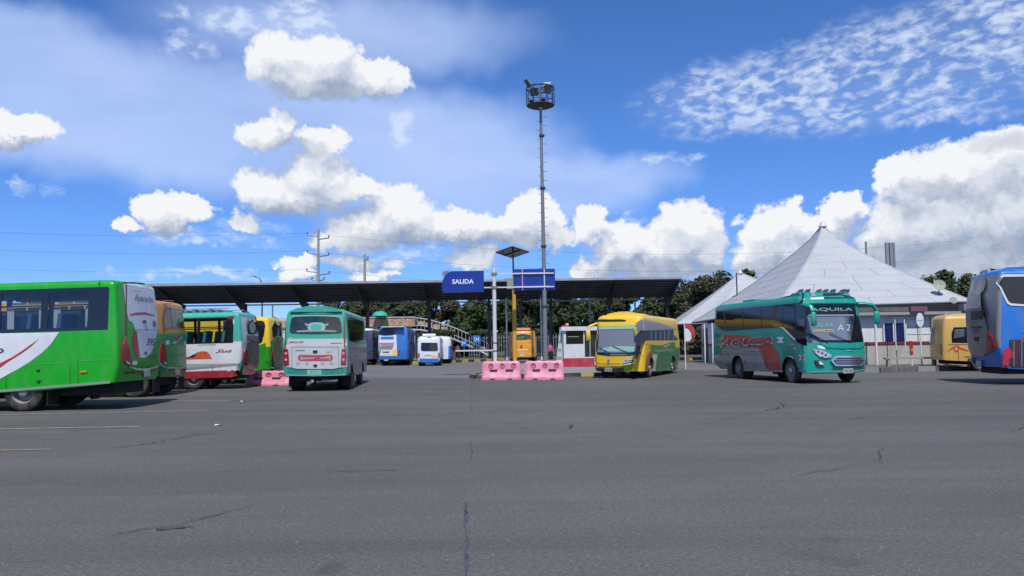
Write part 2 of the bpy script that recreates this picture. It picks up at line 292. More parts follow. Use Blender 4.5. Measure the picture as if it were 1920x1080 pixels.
# ------------------------------------------------------------------ mesh helpers
def link(o, parent=None):
    C.objects.link(o)
    if parent is not None: o.parent = parent
    return o
def finish(name, verts, faces, mats, parent=None, smooth=None, fm=None):
    me = bpy.data.meshes.new(name)
    me.from_pydata([tuple(v) for v in verts], [], faces)
    if not isinstance(mats, (list, tuple)): mats = [mats]
    for m in mats: me.materials.append(MATS[m] if isinstance(m, str) else m)
    if fm: me.polygons.foreach_set('material_index', fm)
    me.validate()
    if smooth is not None:
        me.polygons.foreach_set('use_smooth', [True] * len(me.polygons)); me.set_sharp_from_angle(angle=R(smooth))
    me.update()
    return link(bpy.data.objects.new(name, me), parent)
class MB:
    def __init__(s): s.v = []; s.f = []; s.mi = []
    def add(s, vs, fs, mi=0):
        b = len(s.v); s.v += [Vector(v) for v in vs]; s.f += [tuple(b + i for i in f) for f in fs]; s.mi += [mi] * len(fs); return s
    def box(s, x0, x1, y0, y1, z0, z1, mi=0):
        return s.add([(x0, y0, z0), (x1, y0, z0), (x1, y1, z0), (x0, y1, z0), (x0, y0, z1), (x1, y0, z1), (x1, y1, z1), (x0, y1, z1)],
                     [(0, 3, 2, 1), (4, 5, 6, 7), (0, 1, 5, 4), (1, 2, 6, 5), (2, 3, 7, 6), (3, 0, 4, 7)], mi)
    def prism(s, pts, axis, a, b, mi=0):
        """polygon extruded along an axis: axis 'y': pts are (x,z); 'x': (y,z); 'z': (x,y)"""
        mk = {'y': lambda p, t: (p[0], t, p[1]), 'x': lambda p, t: (t, p[0], p[1]), 'z': lambda p, t: (p[0], p[1], t)}[axis]
        n = len(pts)
        return s.add([mk(p, a) for p in pts] + [mk(p, b) for p in pts],
                     [tuple(range(n))[::-1], tuple(range(n, 2 * n))] + [(i, (i + 1) % n, n + (i + 1) % n, n + i) for i in range(n)], mi)
    def tube(s, path, rad, n=8, mi=0, flat=1.0, cap=True):
        path = [Vector(p) for p in path]; rad = rad if isinstance(rad, (list, tuple)) else [rad] * len(path)
        vs = []; fs = []; up = None
        for i, p in enumerate(path):
            d = (path[min(i + 1, len(path) - 1)] - path[max(i - 1, 0)]).normalized()
            if up is None: up = Vector((0, 0, 1)) if abs(d.z) < 0.9 else Vector((1, 0, 0))
            a = d.cross(up).normalized(); b = a.cross(d).normalized(); up = b
            for k in range(n):
                th = 2 * math.pi * k / n; vs.append(p + (a * math.cos(th) + b * math.sin(th) * flat) * rad[i])
        for i in range(len(path) - 1):
            for k in range(n): fs.append((i * n + k, i * n + (k + 1) % n, (i + 1) * n + (k + 1) % n, (i + 1) * n + k))
        if cap: fs += [tuple(range(n))[::-1], tuple(range(len(path) * n - n, len(path) * n))]
        return s.add(vs, fs, mi)
    def lathe(s, prof, n=20, c=(0, 0, 0), axis='z', mi=0):
        vs = []; fs = []; c = Vector(c)
        for r, h in prof:
            for k in range(n):
                t = 2 * math.pi * k / n; x, y = r * math.cos(t), r * math.sin(t)
                vs.append(c + Vector({'z': (x, y, h), 'y': (x, h, y), 'x': (h, x, y)}[axis]))
        for i in range(len(prof) - 1):
            for k in range(n): fs.append((i * n + k, i * n + (k + 1) % n, (i + 1) * n + (k + 1) % n, (i + 1) * n + k))
        return s.add(vs, fs, mi)
    def build(s, name, mats, parent=None, smooth=None):
        return finish(name, s.v, s.f, mats, parent, smooth, s.mi if isinstance(mats, (list, tuple)) else None)
def empty(name, loc=(0, 0, 0), rz=0.0):
    o = bpy.data.objects.new(name, None); o.location = loc; o.rotation_euler = (0, 0, rz); o.empty_display_size = 0.3
    return link(o)
def tag(o, label=None, cat=None, group=None, kind=None):
    for k, v in (('label', label), ('category', cat), ('group', group), ('kind', kind)):
        if v: o[k] = v
    return o
def copy_tree(o, parent=None):
    c = o.copy(); C.objects.link(c); c.parent = parent
    for ch in [x for x in bpy.data.objects if x.parent == o]: copy_tree(ch, c)
    return c
def text_faces(body, height, width=None, shear=0.0, bold=0.0):
    cu = bpy.data.curves.new('t', 'FONT'); cu.body = body; cu.align_x = 'CENTER'; cu.align_y = 'CENTER'; cu.size = 1; cu.offset = bold; cu.resolution_u = 3
    ob = bpy.data.objects.new('t', cu); C.objects.link(ob)
    bpy.context.view_layer.update()
    me = bpy.data.meshes.new_from_object(ob.evaluated_get(bpy.context.evaluated_depsgraph_get()))
    vs = [v.co.copy() for v in me.vertices]; fs = [tuple(p.vertices) for p in me.polygons]
    bpy.data.objects.remove(ob); bpy.data.curves.remove(cu); bpy.data.meshes.remove(me)
    for v in vs: v.x += shear * v.y
    xs = [v.x for v in vs]; ys = [v.y for v in vs]
    sy = height / (max(ys) - min(ys)); sx = sy if width is None else width / (max(xs) - min(xs))
    cx, cy = (max(xs) + min(xs)) / 2, (max(ys) + min(ys)) / 2
    return [((v.x - cx) * sx, (v.y - cy) * sy) for v in vs], fs
DECALS = [
 ('green', 'L', 'white_panel', 'white', 1, 0.0, [(4.05, 2.007),(1.553, 1.977),(1.616, 1.883),(1.747, 1.699),(1.868, 1.57),(1.989, 1.463),(2.3, 1.242),(2.611, 1.062),(2.878, 0.926),(3.055, 0.832),(3.39, 0.702),(4.004, 0.542)]),
 ('green', 'L', 'red_swoosh', 'swoosh_red', 2, 0.0, [(2.056, 1.826),(2.29, 1.671),(2.489, 1.534),(2.734, 1.384),(3.068, 1.226),(3.403, 1.107),(4.008, 0.947),(4.002, 0.789),(3.399, 0.972),(3.064, 1.102),(2.843, 1.257),(2.51, 1.455),(2.244, 1.643)]),
 ('green', 'L', 'green_emblem', 'dark_teal', 2, 0.0, [(2.938, 1.551),(2.953, 1.52),(2.997, 1.494),(3.064, 1.478),(3.144, 1.473),(3.224, 1.48),(3.292, 1.499),(3.338, 1.526),(3.355, 1.557),(3.34, 1.588),(3.296, 1.614),(3.229, 1.63),(3.149, 1.635),(3.069, 1.628),(3.001, 1.609),(2.955, 1.582)]),
 ('green', 'L', 'emblem_centre', 'white', 3, 0.0, [(3.011, 1.552),(3.02, 1.535),(3.049, 1.521),(3.093, 1.512),(3.145, 1.509),(3.197, 1.513),(3.241, 1.523),(3.271, 1.538),(3.282, 1.556),(3.273, 1.573),(3.244, 1.587),(3.2, 1.596),(3.148, 1.599),(3.096, 1.595),(3.051, 1.585),(3.021, 1.57)]),
 ('green', 'L', 'green_emblem', 'emblem_green', 2, 0.0, [(4.022, 1.352),(3.054, 1.35),(3.047, 1.282),(4.018, 1.239)]),
 ('green', 'L', 'rub_strip', 'strip_grey', 2, 0.015, [(4.005, 0.519),(3.056, 0.562),(0.23, 0.701),(0.232, 0.643),(3.058, 0.499),(4.007, 0.456)]),
 ('green', 'L', 'panel_seam', 'seam', 3, 0.0, [(2.892, 0.886),(2.881, 0.886),(2.882, 0.486),(2.893, 0.486)]),
 ('green', 'L', 'panel_seam', 'seam', 3, 0.0, [(1.268, 1.111),(1.256, 1.111),(1.25, 0.553),(1.261, 0.553)]),
 ('green', 'L', 'panel_seam', 'seam', 3, 0.0, [(1.072, 1.243),(1.061, 1.243),(1.051, 0.564),(1.062, 0.564)]),
 ('green', 'L', 'panel_seam', 'seam_light', 3, 0.0, [(2.343, 1.182),(1.959, 1.181),(1.959, 1.17),(2.343, 1.169)]),
 ('green', 'L', 'panel_seam', 'seam_light', 3, 0.0, [(1.959, 1.204),(1.383, 1.2),(1.383, 1.189),(1.959, 1.19)]),
 ('green', 'L', 'panel_seam', 'seam_light', 3, 0.0, [(1.034, 1.25),(0.265, 1.243),(0.264, 1.232),(1.033, 1.236)]),
 ('green', 'L', 'reflector', 'orange_lamp', 3, 0.015, [(1.0, 0.972),(0.835, 0.984),(0.834, 0.943),(0.999, 0.936)]),
 ('green', 'L', 'latch', 'black', 3, 0.01, [(2.12, 1.04),(2.018, 1.043),(2.04, 1.002),(2.101, 1.003)]),
 ('green', 'L', 'latch', 'black', 3, 0.01, [(2.112, 0.77),(2.011, 0.773),(2.032, 0.733),(2.093, 0.734)]),
 ('green', 'L', 'roof_seam', 'black', 2, 0.0, [(0.611, 3.282),(0.582, 3.281),(0.559, 3.23),(0.566, 3.132),(0.588, 3.132)]),
 ('green', 'L', 'corner_fillet', 'bus_green', 2, 0.0, [(0.407, 3.136),(0.278, 3.128),(0.278, 2.992),(0.311, 3.071),(0.352, 3.107)]),
 ('green', 'rear', 'rear_panel', 'white', 1, 0.0, [(0.795, 3.204),(0.45, 3.238),(-0.085, 3.257),(-0.658, 3.272),(-1.005, 3.247),(-1.056, 3.019),(-1.24, 2.747),(-1.126, 2.402),(-1.072, 2.035),(-0.987, 1.922),(-0.875, 1.726),(-0.73, 1.533),(-0.558, 1.397),(-0.176, 1.261),(0.115, 1.272),(0.387, 1.381),(0.502, 1.616),(0.467, 1.825),(0.336, 1.957),(0.003, 1.989),(-0.056, 2.097),(0.033, 2.215),(0.224, 2.255),(0.47, 2.191),(0.664, 2.251),(0.755, 2.52),(0.783, 2.907)]),
 ('green', 'rear', 'red_arc', 'swoosh_red', 2, 0.0, [(0.597, 2.409),(0.279, 2.473),(-0.244, 2.507),(-0.88, 2.463),(-0.909, 2.417),(-0.234, 2.436),(0.287, 2.407),(0.576, 2.376)]),
 ('green', 'rear', 'red_crescent', 'swoosh_red', 2, 0.0, [(0.309, 1.984),(0.441, 1.877),(0.502, 1.746),(0.491, 1.616),(0.429, 1.46),(0.143, 1.267),(0.27, 1.285),(0.475, 1.434),(0.542, 1.642),(0.548, 1.772),(0.492, 1.882),(0.373, 1.98)]),
 ('green', 'rear', 'rear_strip', 'black', 2, 0.0, [(0.725, 3.26),(0.015, 3.327),(-0.769, 3.36),(-1.24, 3.352),(-1.24, 3.313),(-0.761, 3.315),(0.272, 3.268),(0.791, 3.218)]),
 ('green', 'rear', 'panel_seam', 'seam', 3, 0.0, [(0.835, 2.012),(-1.072, 2.035),(-1.069, 2.021),(0.836, 1.999)]),
 ('green', 'rear', 'corner_trim', 'dark_red', 2, 0.0, [(0.677, 3.28),(0.6, 3.286),(0.755, 2.39),(0.812, 1.822),(0.874, 1.873),(0.802, 2.389)]),
 ('green', 'rear', 'tail_light', 'tail_red', 3, 0.03, [(0.892, 1.809),(1.01, 1.617),(1.054, 1.389),(1.026, 1.187),(0.88, 1.12),(0.665, 1.063),(0.69, 1.23),(0.729, 1.462),(0.812, 1.668)]),
 ('green', 'rear', 'lamp_lens', 'white', 17, 0.0, [(0.926, 1.197),(0.809, 1.156),(0.713, 1.108),(0.785, 1.104),(0.903, 1.146)]),
 ('green', 'rear', 'pale_bumper_line', 'pale_green', 2, 0.0, [(0.713, 1.064),(0.333, 0.988),(-0.237, 0.965),(-1.063, 1.043),(-1.063, 0.988),(-0.238, 0.912),(0.333, 0.936),(0.713, 1.013)]),
 ('green', 'rear', 'bumper_reflector', 'dark_red', 2, 0.01, [(0.514, 0.903),(-0.057, 0.918),(-0.075, 0.869),(0.491, 0.853)]),
 ('green', 'rear', 'bumper_reflector', 'dark_red', 2, 0.01, [(-0.459, 0.923),(-1.063, 0.946),(-1.063, 0.904),(-0.467, 0.888)]),
 ('green', 'rear', 'licence_plate', 'plate', 3, 0.015, [(-0.087, 0.917),(-0.427, 0.924),(-0.519, 0.751),(-0.177, 0.743)]),
 ('green', 'rear', 'sticker', 'white', 3, 0.0, [(0.566, 1.176),(0.307, 1.191),(0.307, 1.092),(0.565, 1.078)]),
 ('green', 'rear', 'sticker', 'seam', 3, 0.0, [(-0.74, 2.278),(-0.963, 2.29),(-0.937, 2.138),(-0.716, 2.125)]),
 ('green', 'rear', 'badge', 'dark_grey', 3, 0.02, [(-0.276, 2.248),(-0.251, 2.219),(-0.193, 2.199),(-0.125, 2.198),(-0.074, 2.214),(-0.057, 2.242),(-0.081, 2.271),(-0.138, 2.29),(-0.205, 2.292),(-0.259, 2.276)]),
 ('green', 'rear', 'badge', 'dark_grey', 3, 0.02, [(-0.255, 1.389),(-0.24, 1.367),(-0.2, 1.354),(-0.152, 1.355),(-0.113, 1.369),(-0.098, 1.391),(-0.113, 1.413),(-0.151, 1.426),(-0.2, 1.426),(-0.24, 1.411)]),
 ('green', 'rear', 'sensor', 'black', 3, 0.01, [(0.7, 0.884),(0.714, 0.861),(0.772, 0.854),(0.838, 0.866),(0.874, 0.89),(0.854, 0.913),(0.794, 0.921),(0.733, 0.909)]),
 ('green', 'rear', 'badge', 'dark_grey', 3, 0.0, [(-0.362, 1.285),(-0.911, 1.321),(-0.911, 1.241),(-0.362, 1.237)]),
 ('orange', 'rear', 'lower_panel', 'bus_green2', 1, 0.0, [(1.04, 2.05),(-1.19, 2.097),(-1.19, 0.572),(0.979, 0.636)]),
 ('orange', 'rear', 'rear_window', 'dark_glass', 2, 0.0, [(0.57, 3.058),(0.176, 3.092),(-0.716, 3.127),(-1.19, 3.131),(-1.19, 2.694),(-1.19, 2.26),(-0.587, 2.297),(-0.232, 2.306),(0.173, 2.286),(0.626, 2.227),(0.626, 2.614)]),
 ('orange', 'rear', 'red_strip', 'dark_red', 3, 0.0, [(0.242, 3.178),(0.142, 3.171),(0.612, 2.615),(0.663, 2.088),(0.769, 2.087),(0.732, 2.61)]),
 ('orange', 'rear', 'red_strip', 'dark_red', 3, 0.0, [(0.239, 3.192),(-0.649, 3.25),(-1.19, 3.273),(-1.19, 3.237),(-1.19, 3.244),(-0.64, 3.214),(0.244, 3.165)]),
 ('orange', 'rear', 'red_emblem', 'swoosh_red', 3, 0.0, [(-0.084, 1.952),(-0.658, 1.972),(-0.162, 1.781)]),
 ('orange', 'rear', 'white_emblem', 'white', 2, 0.0, [(-0.658, 1.972),(-0.806, 1.974),(-0.119, 1.738),(0.196, 1.73),(-0.163, 1.832)]),
 ('orange', 'rear', 'tail_light', 'tail_red', 3, 0.03, [(0.929, 1.777),(1.021, 1.503),(1.052, 1.167),(0.672, 1.029),(0.666, 1.305),(0.713, 1.631)]),
 ('orange', 'rear', 'lamp_lens', 'white', 17, 0.0, [(0.853, 1.146),(0.684, 1.084),(0.672, 1.032),(0.803, 1.074)]),
 ('orange', 'rear', 'pale_bumper_line', 'pale_green', 2, 0.0, [(1.053, 1.112),(0.606, 0.962),(-0.484, 0.917),(-1.19, 0.983),(-1.19, 0.93),(-0.505, 0.855),(0.607, 0.9),(1.054, 1.048)]),
 ('orange', 'rear', 'bumper_reflector', 'dark_red', 3, 0.01, [(0.419, 0.859),(-0.036, 0.852),(-0.053, 0.811),(0.402, 0.816)]),
 ('orange', 'rear', 'bumper_reflector', 'dark_red', 3, 0.01, [(-0.465, 0.843),(-1.117, 0.848),(-1.19, 0.8),(-0.486, 0.798)]),
 ('orange', 'rear', 'licence_plate', 'plate', 3, 0.015, [(-0.064, 0.844),(-0.438, 0.843),(-0.518, 0.672),(-0.136, 0.675)]),
 ('orange', 'rear', 'sticker', 'white', 3, 0.0, [(0.622, 1.827),(0.377, 1.835),(0.381, 1.697),(0.625, 1.69)]),
 ('orange', 'rear', 'sticker', 'white', 3, 0.0, [(-0.85, 1.802),(-1.136, 1.811),(-1.12, 1.692),(-0.846, 1.685)]),
 ('orange', 'rear', 'panel_seam', 'seam', 3, 0.0, [(0.619, 1.958),(-1.19, 1.989),(-1.19, 1.974),(0.619, 1.945)]),
 ('tealwhite', 'L', 'orange_emblem', 'orange_red', 2, 0.0, [(1.873, 1.203),(1.716, 1.398),(1.589, 1.441),(1.366, 1.431),(1.252, 1.312),(1.164, 1.149),(2.159, 1.15),(2.16, 1.188)]),
 ('tealwhite', 'L', 'emblem_edge', 'dark_grey', 3, 0.0, [(2.224, 1.24),(1.873, 1.241),(1.723, 1.417),(1.697, 1.417),(1.854, 1.216),(2.224, 1.214)]),
 ('tealwhite', 'L', 'grey_band', 'band_grey', 1, 0.0, [(3.942, 1.0),(0.18, 0.948),(0.146, 0.678),(3.936, 0.715)]),
 ('tealwhite', 'L', 'red_skirt', 'skirt_red', 2, 0.0, [(3.937, 0.683),(0.336, 0.696),(0.22, 0.481),(0.438, 0.427),(3.944, 0.412)]),
 ('tealwhite', 'L', 'reflector', 'white', 4, 0.0, [(0.598, 0.69),(0.458, 0.695),(0.465, 0.663),(0.592, 0.658)]),
 ('tealwhite', 'L', 'teal_corner', 'teal_dark', 2, 0.0, [(0.18, 0.932),(0.046, 0.943),(0.048, 0.517),(0.143, 0.519)]),
 ('tealwhite', 'L', 'red_sticker', 'dark_red', 4, 0.0, [(0.602, 2.741),(0.346, 2.753),(0.342, 2.625),(0.55, 2.627)]),
 ('tealwhite', 'L', 'white_sticker', 'white', 4, 0.0, [(0.38, 2.625),(0.342, 2.625),(0.32, 2.464),(0.367, 2.416)]),
 ('tealwhite', 'L', 'panel_seam', 'seam', 3, 0.0, [(1.704, 1.684),(1.018, 1.688),(1.018, 1.675),(1.704, 1.672)]),
 ('tealwhite', 'L', 'panel_seam', 'seam', 3, 0.0, [(1.168, 0.946),(1.155, 0.946),(1.146, 0.692),(1.158, 0.692)]),
 ('tealwhite', 'rear', 'rear_cover', 'rear_grey', 1, 0.0, [(0.514, 2.019),(-0.942, 1.969),(-1.09, 0.594),(-0.414, 0.662),(0.337, 0.782),(0.797, 0.987),(0.645, 1.5)]),
 ('tealwhite', 'rear', 'rear_window', 'dark_glass', 2, 0.0, [(-0.095, 2.977),(-1.09, 3.004),(-1.09, 2.947),(-1.09, 2.738),(-1.09, 2.321),(-0.732, 2.136),(-0.17, 2.054),(0.409, 2.085),(0.478, 2.443)]),
 ('tealwhite', 'rear', 'window_emblem', 'pale_print', 3, 0.0, [(-0.65, 2.337),(-0.565, 2.233),(-0.41, 2.148),(-0.222, 2.1),(-0.041, 2.097),(0.1, 2.14),(0.181, 2.219),(0.191, 2.319),(0.127, 2.421),(-0.001, 2.504),(-0.175, 2.554),(-0.366, 2.56),(-0.534, 2.519),(-0.638, 2.44)]),
 ('tealwhite', 'rear', 'rear_band', 'rear_mauve', 3, 0.0, [(0.558, 2.018),(-0.949, 1.986),(-0.876, 1.798),(0.605, 1.823)]),
 ('tealwhite', 'rear', 'panel_seam', 'seam', 3, 0.0, [(0.476, 1.629),(-0.883, 1.608),(-0.883, 1.594),(0.476, 1.616)]),
 ('tealwhite', 'rear', 'panel_seam', 'seam', 3, 0.0, [(0.471, 1.434),(-0.89, 1.405),(-0.891, 1.391),(0.471, 1.421)]),
 ('tealwhite', 'rear', 'panel_seam', 'seam', 3, 0.0, [(0.466, 1.239),(-0.898, 1.201),(-0.898, 1.188),(0.466, 1.226)]),
 ('tealwhite', 'rear', 'panel_seam', 'seam', 3, 0.0, [(0.46, 1.012),(-0.906, 0.964),(-0.907, 0.951),(0.46, 0.999)]),
 ('tealwhite', 'rear', 'tail_light', 'tail_red', 3, 0.03, [(0.834, 1.485),(0.897, 1.374),(0.948, 1.183),(0.938, 0.942),(0.573, 0.885),(0.552, 1.175),(0.627, 1.435)]),
 ('tealwhite', 'rear', 'teal_corner', 'teal_dark', 1, 0.0, [(0.96, 0.94),(0.771, 0.874),(0.337, 0.782),(-0.073, 0.673),(0.011, 0.479),(0.751, 0.507)]),
 ('tealwhite', 'rear', 'pale_bumper_line', 'pale_green', 4, 0.0, [(0.771, 0.874),(-0.015, 0.723),(-1.09, 0.614),(-1.09, 0.581),(-0.058, 0.686),(0.773, 0.833)]),
 ('tealwhite', 'rear', 'red_bumper', 'dark_red', 2, 0.0, [(0.165, 0.664),(-1.09, 0.566),(-1.09, 0.467),(-0.049, 0.47)]),
 ('yg', 'L', 'green_panel', 'bus_green3', 1, 0.0, [(2.1, 1.66),(0.548, 1.674),(0.275, 1.762),(0.071, 1.85),(0.07, 0.177),(2.097, 0.205)]),
 ('yg', 'L', 'side_window', 'black_gloss', 2, 0.0, [(2.133, 2.739),(0.446, 2.741),(0.334, 2.677),(0.293, 2.511),(0.337, 2.146),(0.421, 1.818),(0.53, 1.747),(2.101, 1.732)]),
 ('yg', 'rear', 'green_panel', 'bus_green3', 1, 0.0, [(0.974, 1.833),(0.69, 1.907),(-0.947, 2.016),(-1.09, 0.218),(0.51, 0.304)]),
 ('yg', 'rear', 'rear_window', 'dark_glass', 2, 0.0, [(-0.092, 2.957),(-1.09, 3.011),(-1.09, 2.895),(-0.747, 2.592),(-0.613, 2.089),(0.162, 2.099),(0.734, 1.999),(0.739, 2.443)]),
 ('yg', 'rear', 'outline_ring', 'pale_green', 2, 0.0, [(-0.73, 1.446),(-0.658, 1.243),(-0.495, 1.062),(-0.276, 0.922),(-0.075, 0.834),(0.153, 0.808),(0.395, 0.845),(0.604, 0.94),(0.736, 1.082),(0.813, 1.259),(0.832, 1.455),(0.792, 1.65),(0.696, 1.827),(0.546, 1.968),(0.339, 2.061),(0.102, 2.096),(-0.138, 2.067),(-0.359, 1.976),(-0.562, 1.833),(-0.696, 1.65)]),
 ('yg', 'rear', 'rear_cover', 'muted_green', 3, 0.0, [(-0.609, 1.447),(-0.547, 1.256),(-0.409, 1.086),(-0.22, 0.954),(-0.025, 0.871),(0.173, 0.846),(0.388, 0.88),(0.56, 0.969),(0.678, 1.103),(0.747, 1.27),(0.764, 1.454),(0.727, 1.638),(0.639, 1.805),(0.504, 1.939),(0.324, 2.026),(0.113, 2.058),(-0.096, 2.03),(-0.296, 1.945),(-0.469, 1.81),(-0.581, 1.638)]),
 ('yg', 'rear', 'tail_light', 'tail_red', 3, 0.03, [(0.965, 1.558),(0.933, 1.339),(0.976, 1.048),(0.885, 0.972),(0.832, 1.264)]),
 ('yg', 'rear', 'dark_bumper', 'dark_grey', 2, 0.0, [(0.407, 0.74),(-1.09, 0.738),(-1.09, 0.455),(0.264, 0.459)]),
 ('rear', 'rear', 'white_panel', 'dirty_white', 1, 0.0, [(1.115, 1.85),(-1.075, 1.82),(-1.083, 0.833),(-0.814, 0.818),(-0.637, 0.775),(0.606, 0.796),(0.812, 0.845),(1.115, 0.881)]),
 ('rear', 'rear', 'rear_window', 'dark_glass', 2, 0.0, [(0.846, 2.567),(0.743, 2.602),(0.484, 2.614),(0.021, 2.619),(-0.439, 2.604),(-0.694, 2.586),(-0.808, 2.541),(-0.875, 2.37),(-0.909, 2.082),(-0.855, 2.015),(-0.5, 1.998),(0.008, 1.999),(0.521, 2.011),(0.832, 2.036),(0.907, 2.105),(0.902, 2.312)]),
 ('rear', 'rear', 'window_frame_trim', 'pale_teal', 2, 0.01, [(0.822, 2.637),(0.744, 2.655),(0.022, 2.671),(-0.693, 2.644),(-0.82, 2.601),(-0.808, 2.565),(-0.693, 2.602),(0.021, 2.635),(0.717, 2.623),(0.834, 2.593)]),
 ('rear', 'rear', 'window_emblem', 'pale_teal', 3, 0.0, [(0.258, 2.343),(0.17, 2.394),(0.016, 2.41),(-0.188, 2.403),(-0.316, 2.349),(-0.339, 2.218),(-0.295, 2.102),(-0.016, 2.071),(0.215, 2.108),(0.282, 2.226)]),
 ('rear', 'rear', 'emblem_centre', 'teal_light', 4, 0.0, [(-0.229, 2.24),(-0.214, 2.199),(-0.171, 2.164),(-0.105, 2.141),(-0.027, 2.133),(0.051, 2.143),(0.118, 2.167),(0.163, 2.203),(0.179, 2.245),(0.165, 2.287),(0.121, 2.322),(0.055, 2.345),(-0.023, 2.352),(-0.101, 2.343),(-0.168, 2.318),(-0.213, 2.282)]),
 ('rear', 'rear', 'emblem_wing', 'pale_print', 4, 0.0, [(0.388, 2.389),(0.259, 2.356),(0.245, 2.29),(0.348, 2.305)]),
 ('rear', 'rear', 'emblem_wing', 'pale_print', 4, 0.0, [(-0.456, 2.379),(-0.329, 2.349),(-0.317, 2.284),(-0.419, 2.296)]),
 ('rear', 'rear', 'emblem_base', 'pale_print', 5, 0.0, [(0.653, 2.127),(0.216, 2.147),(-0.295, 2.141),(-0.714, 2.11),(-0.714, 2.068),(-0.296, 2.083),(0.214, 2.082),(0.652, 2.075)]),
 ('rear', 'rear', 'spoiler_slot', 'black', 3, 0.0, [(0.877, 2.819),(0.399, 2.842),(0.039, 2.849),(-0.375, 2.833),(-0.818, 2.8),(-0.821, 2.77),(-0.381, 2.795),(0.03, 2.807),(0.391, 2.803),(0.869, 2.783)]),
 ('rear', 'rear', 'spoiler_slot', 'black', 3, 0.0, [(0.772, 2.728),(-0.755, 2.712),(-0.755, 2.686),(0.771, 2.702)]),
 ('rear', 'rear', 'red_stripe_plate', 'print_red', 2, 0.0, [(0.572, 1.273),(0.521, 1.288),(-0.002, 1.265),(-0.534, 1.272),(-0.597, 1.23),(-0.61, 1.165),(-0.586, 1.07),(-0.523, 1.045),(0.506, 1.061),(0.578, 1.098),(0.602, 1.183)]),
 ('rear', 'rear', 'print_line', 'dirty_white', 3, 0.0, [(0.487, 1.241),(0.467, 1.241),(0.466, 1.179),(0.023, 1.172),(0.022, 1.152),(0.466, 1.158),(0.466, 1.097),(0.486, 1.097)]),
 ('rear', 'rear', 'print_line', 'dirty_white', 3, 0.0, [(-0.489, 1.226),(-0.509, 1.226),(-0.51, 1.082),(-0.49, 1.082),(-0.489, 1.144),(-0.168, 1.149),(-0.168, 1.167),(-0.489, 1.162)]),
 ('rear', 'rear', 'red_lettering_bar', 'print_red', 3, 0.0, [(-0.531, 1.686),(-0.923, 1.686),(-0.931, 1.66),(-0.531, 1.65)]),
 ('rear', 'rear', 'round_vent', 'mid_grey', 2, 0.0, [(0.528, 0.985),(0.536, 0.956),(0.559, 0.936),(0.589, 0.929),(0.62, 0.937),(0.643, 0.958),(0.652, 0.986),(0.644, 1.014),(0.621, 1.035),(0.591, 1.042),(0.56, 1.034),(0.537, 1.013)]),
 ('rear', 'rear', 'vent_centre', 'dirty_white', 3, 0.0, [(0.554, 0.99),(0.561, 0.97),(0.579, 0.959),(0.601, 0.959),(0.619, 0.971),(0.626, 0.991),(0.619, 1.011),(0.601, 1.022),(0.579, 1.022),(0.561, 1.01)]),
 ('rear', 'rear', 'round_vent', 'mid_grey', 2, 0.0, [(0.214, 0.98),(0.222, 0.952),(0.245, 0.931),(0.275, 0.924),(0.306, 0.932),(0.328, 0.953),(0.337, 0.982),(0.329, 1.01),(0.307, 1.03),(0.276, 1.037),(0.245, 1.029),(0.223, 1.008)]),
 ('rear', 'rear', 'vent_centre', 'dirty_white', 3, 0.0, [(0.24, 0.985),(0.247, 0.966),(0.264, 0.954),(0.286, 0.954),(0.304, 0.967),(0.311, 0.986),(0.305, 1.006),(0.287, 1.018),(0.265, 1.018),(0.247, 1.005)]),
 ('rear', 'rear', 'round_vent', 'mid_grey', 2, 0.0, [(-0.318, 0.971),(-0.311, 0.943),(-0.288, 0.923),(-0.258, 0.916),(-0.228, 0.924),(-0.205, 0.945),(-0.197, 0.973),(-0.205, 1.002),(-0.227, 1.022),(-0.257, 1.029),(-0.288, 1.021),(-0.31, 1.0)]),
 ('rear', 'rear', 'vent_centre', 'dirty_white', 3, 0.0, [(-0.293, 0.977),(-0.286, 0.957),(-0.269, 0.946),(-0.247, 0.946),(-0.229, 0.958),(-0.222, 0.978),(-0.229, 0.998),(-0.247, 1.01),(-0.268, 1.009),(-0.286, 0.997)]),
 ('rear', 'rear', 'round_vent', 'mid_grey', 2, 0.0, [(-0.634, 0.966),(-0.626, 0.938),(-0.604, 0.917),(-0.574, 0.91),(-0.544, 0.918),(-0.521, 0.94),(-0.513, 0.968),(-0.521, 0.996),(-0.543, 1.017),(-0.573, 1.024),(-0.604, 1.016),(-0.626, 0.995)]),
 ('rear', 'rear', 'vent_centre', 'dirty_white', 3, 0.0, [(-0.609, 0.972),(-0.602, 0.952),(-0.585, 0.94),(-0.563, 0.941),(-0.545, 0.953),(-0.538, 0.973),(-0.545, 0.992),(-0.563, 1.004),(-0.584, 1.004),(-0.602, 0.991)]),
 ('rear', 'rear', 'handle', 'black', 3, 0.02, [(0.081, 1.426),(-0.082, 1.429),(-0.078, 1.346),(0.075, 1.343)]),
 ('rear', 'rear', 'handle', 'black', 3, 0.02, [(0.059, 0.941),(-0.073, 0.939),(-0.069, 0.867),(0.053, 0.869)]),
 ('rear', 'rear', 'print_line', 'dark_grey', 3, 0.0, [(0.677, 1.439),(0.361, 1.44),(0.361, 1.414),(0.676, 1.414)]),
 ('rear', 'rear', 'sticker', 'amber', 3, 0.0, [(-0.369, 1.388),(-0.521, 1.399),(-0.521, 1.334),(-0.382, 1.336)]),
 ('rear', 'rear', 'sticker', 'amber', 3, 0.0, [(0.927, 1.892),(0.802, 1.896),(0.806, 1.849),(0.915, 1.845)]),
 ('rear', 'rear', 'sticker', 'amber', 3, 0.0, [(-0.844, 1.874),(-0.938, 1.868),(-0.938, 1.821),(-0.857, 1.827)]),
 ('rear', 'rear', 'panel_seam', 'seam', 3, 0.0, [(0.815, 1.56),(0.802, 1.56),(0.794, 0.844),(0.807, 0.845)]),
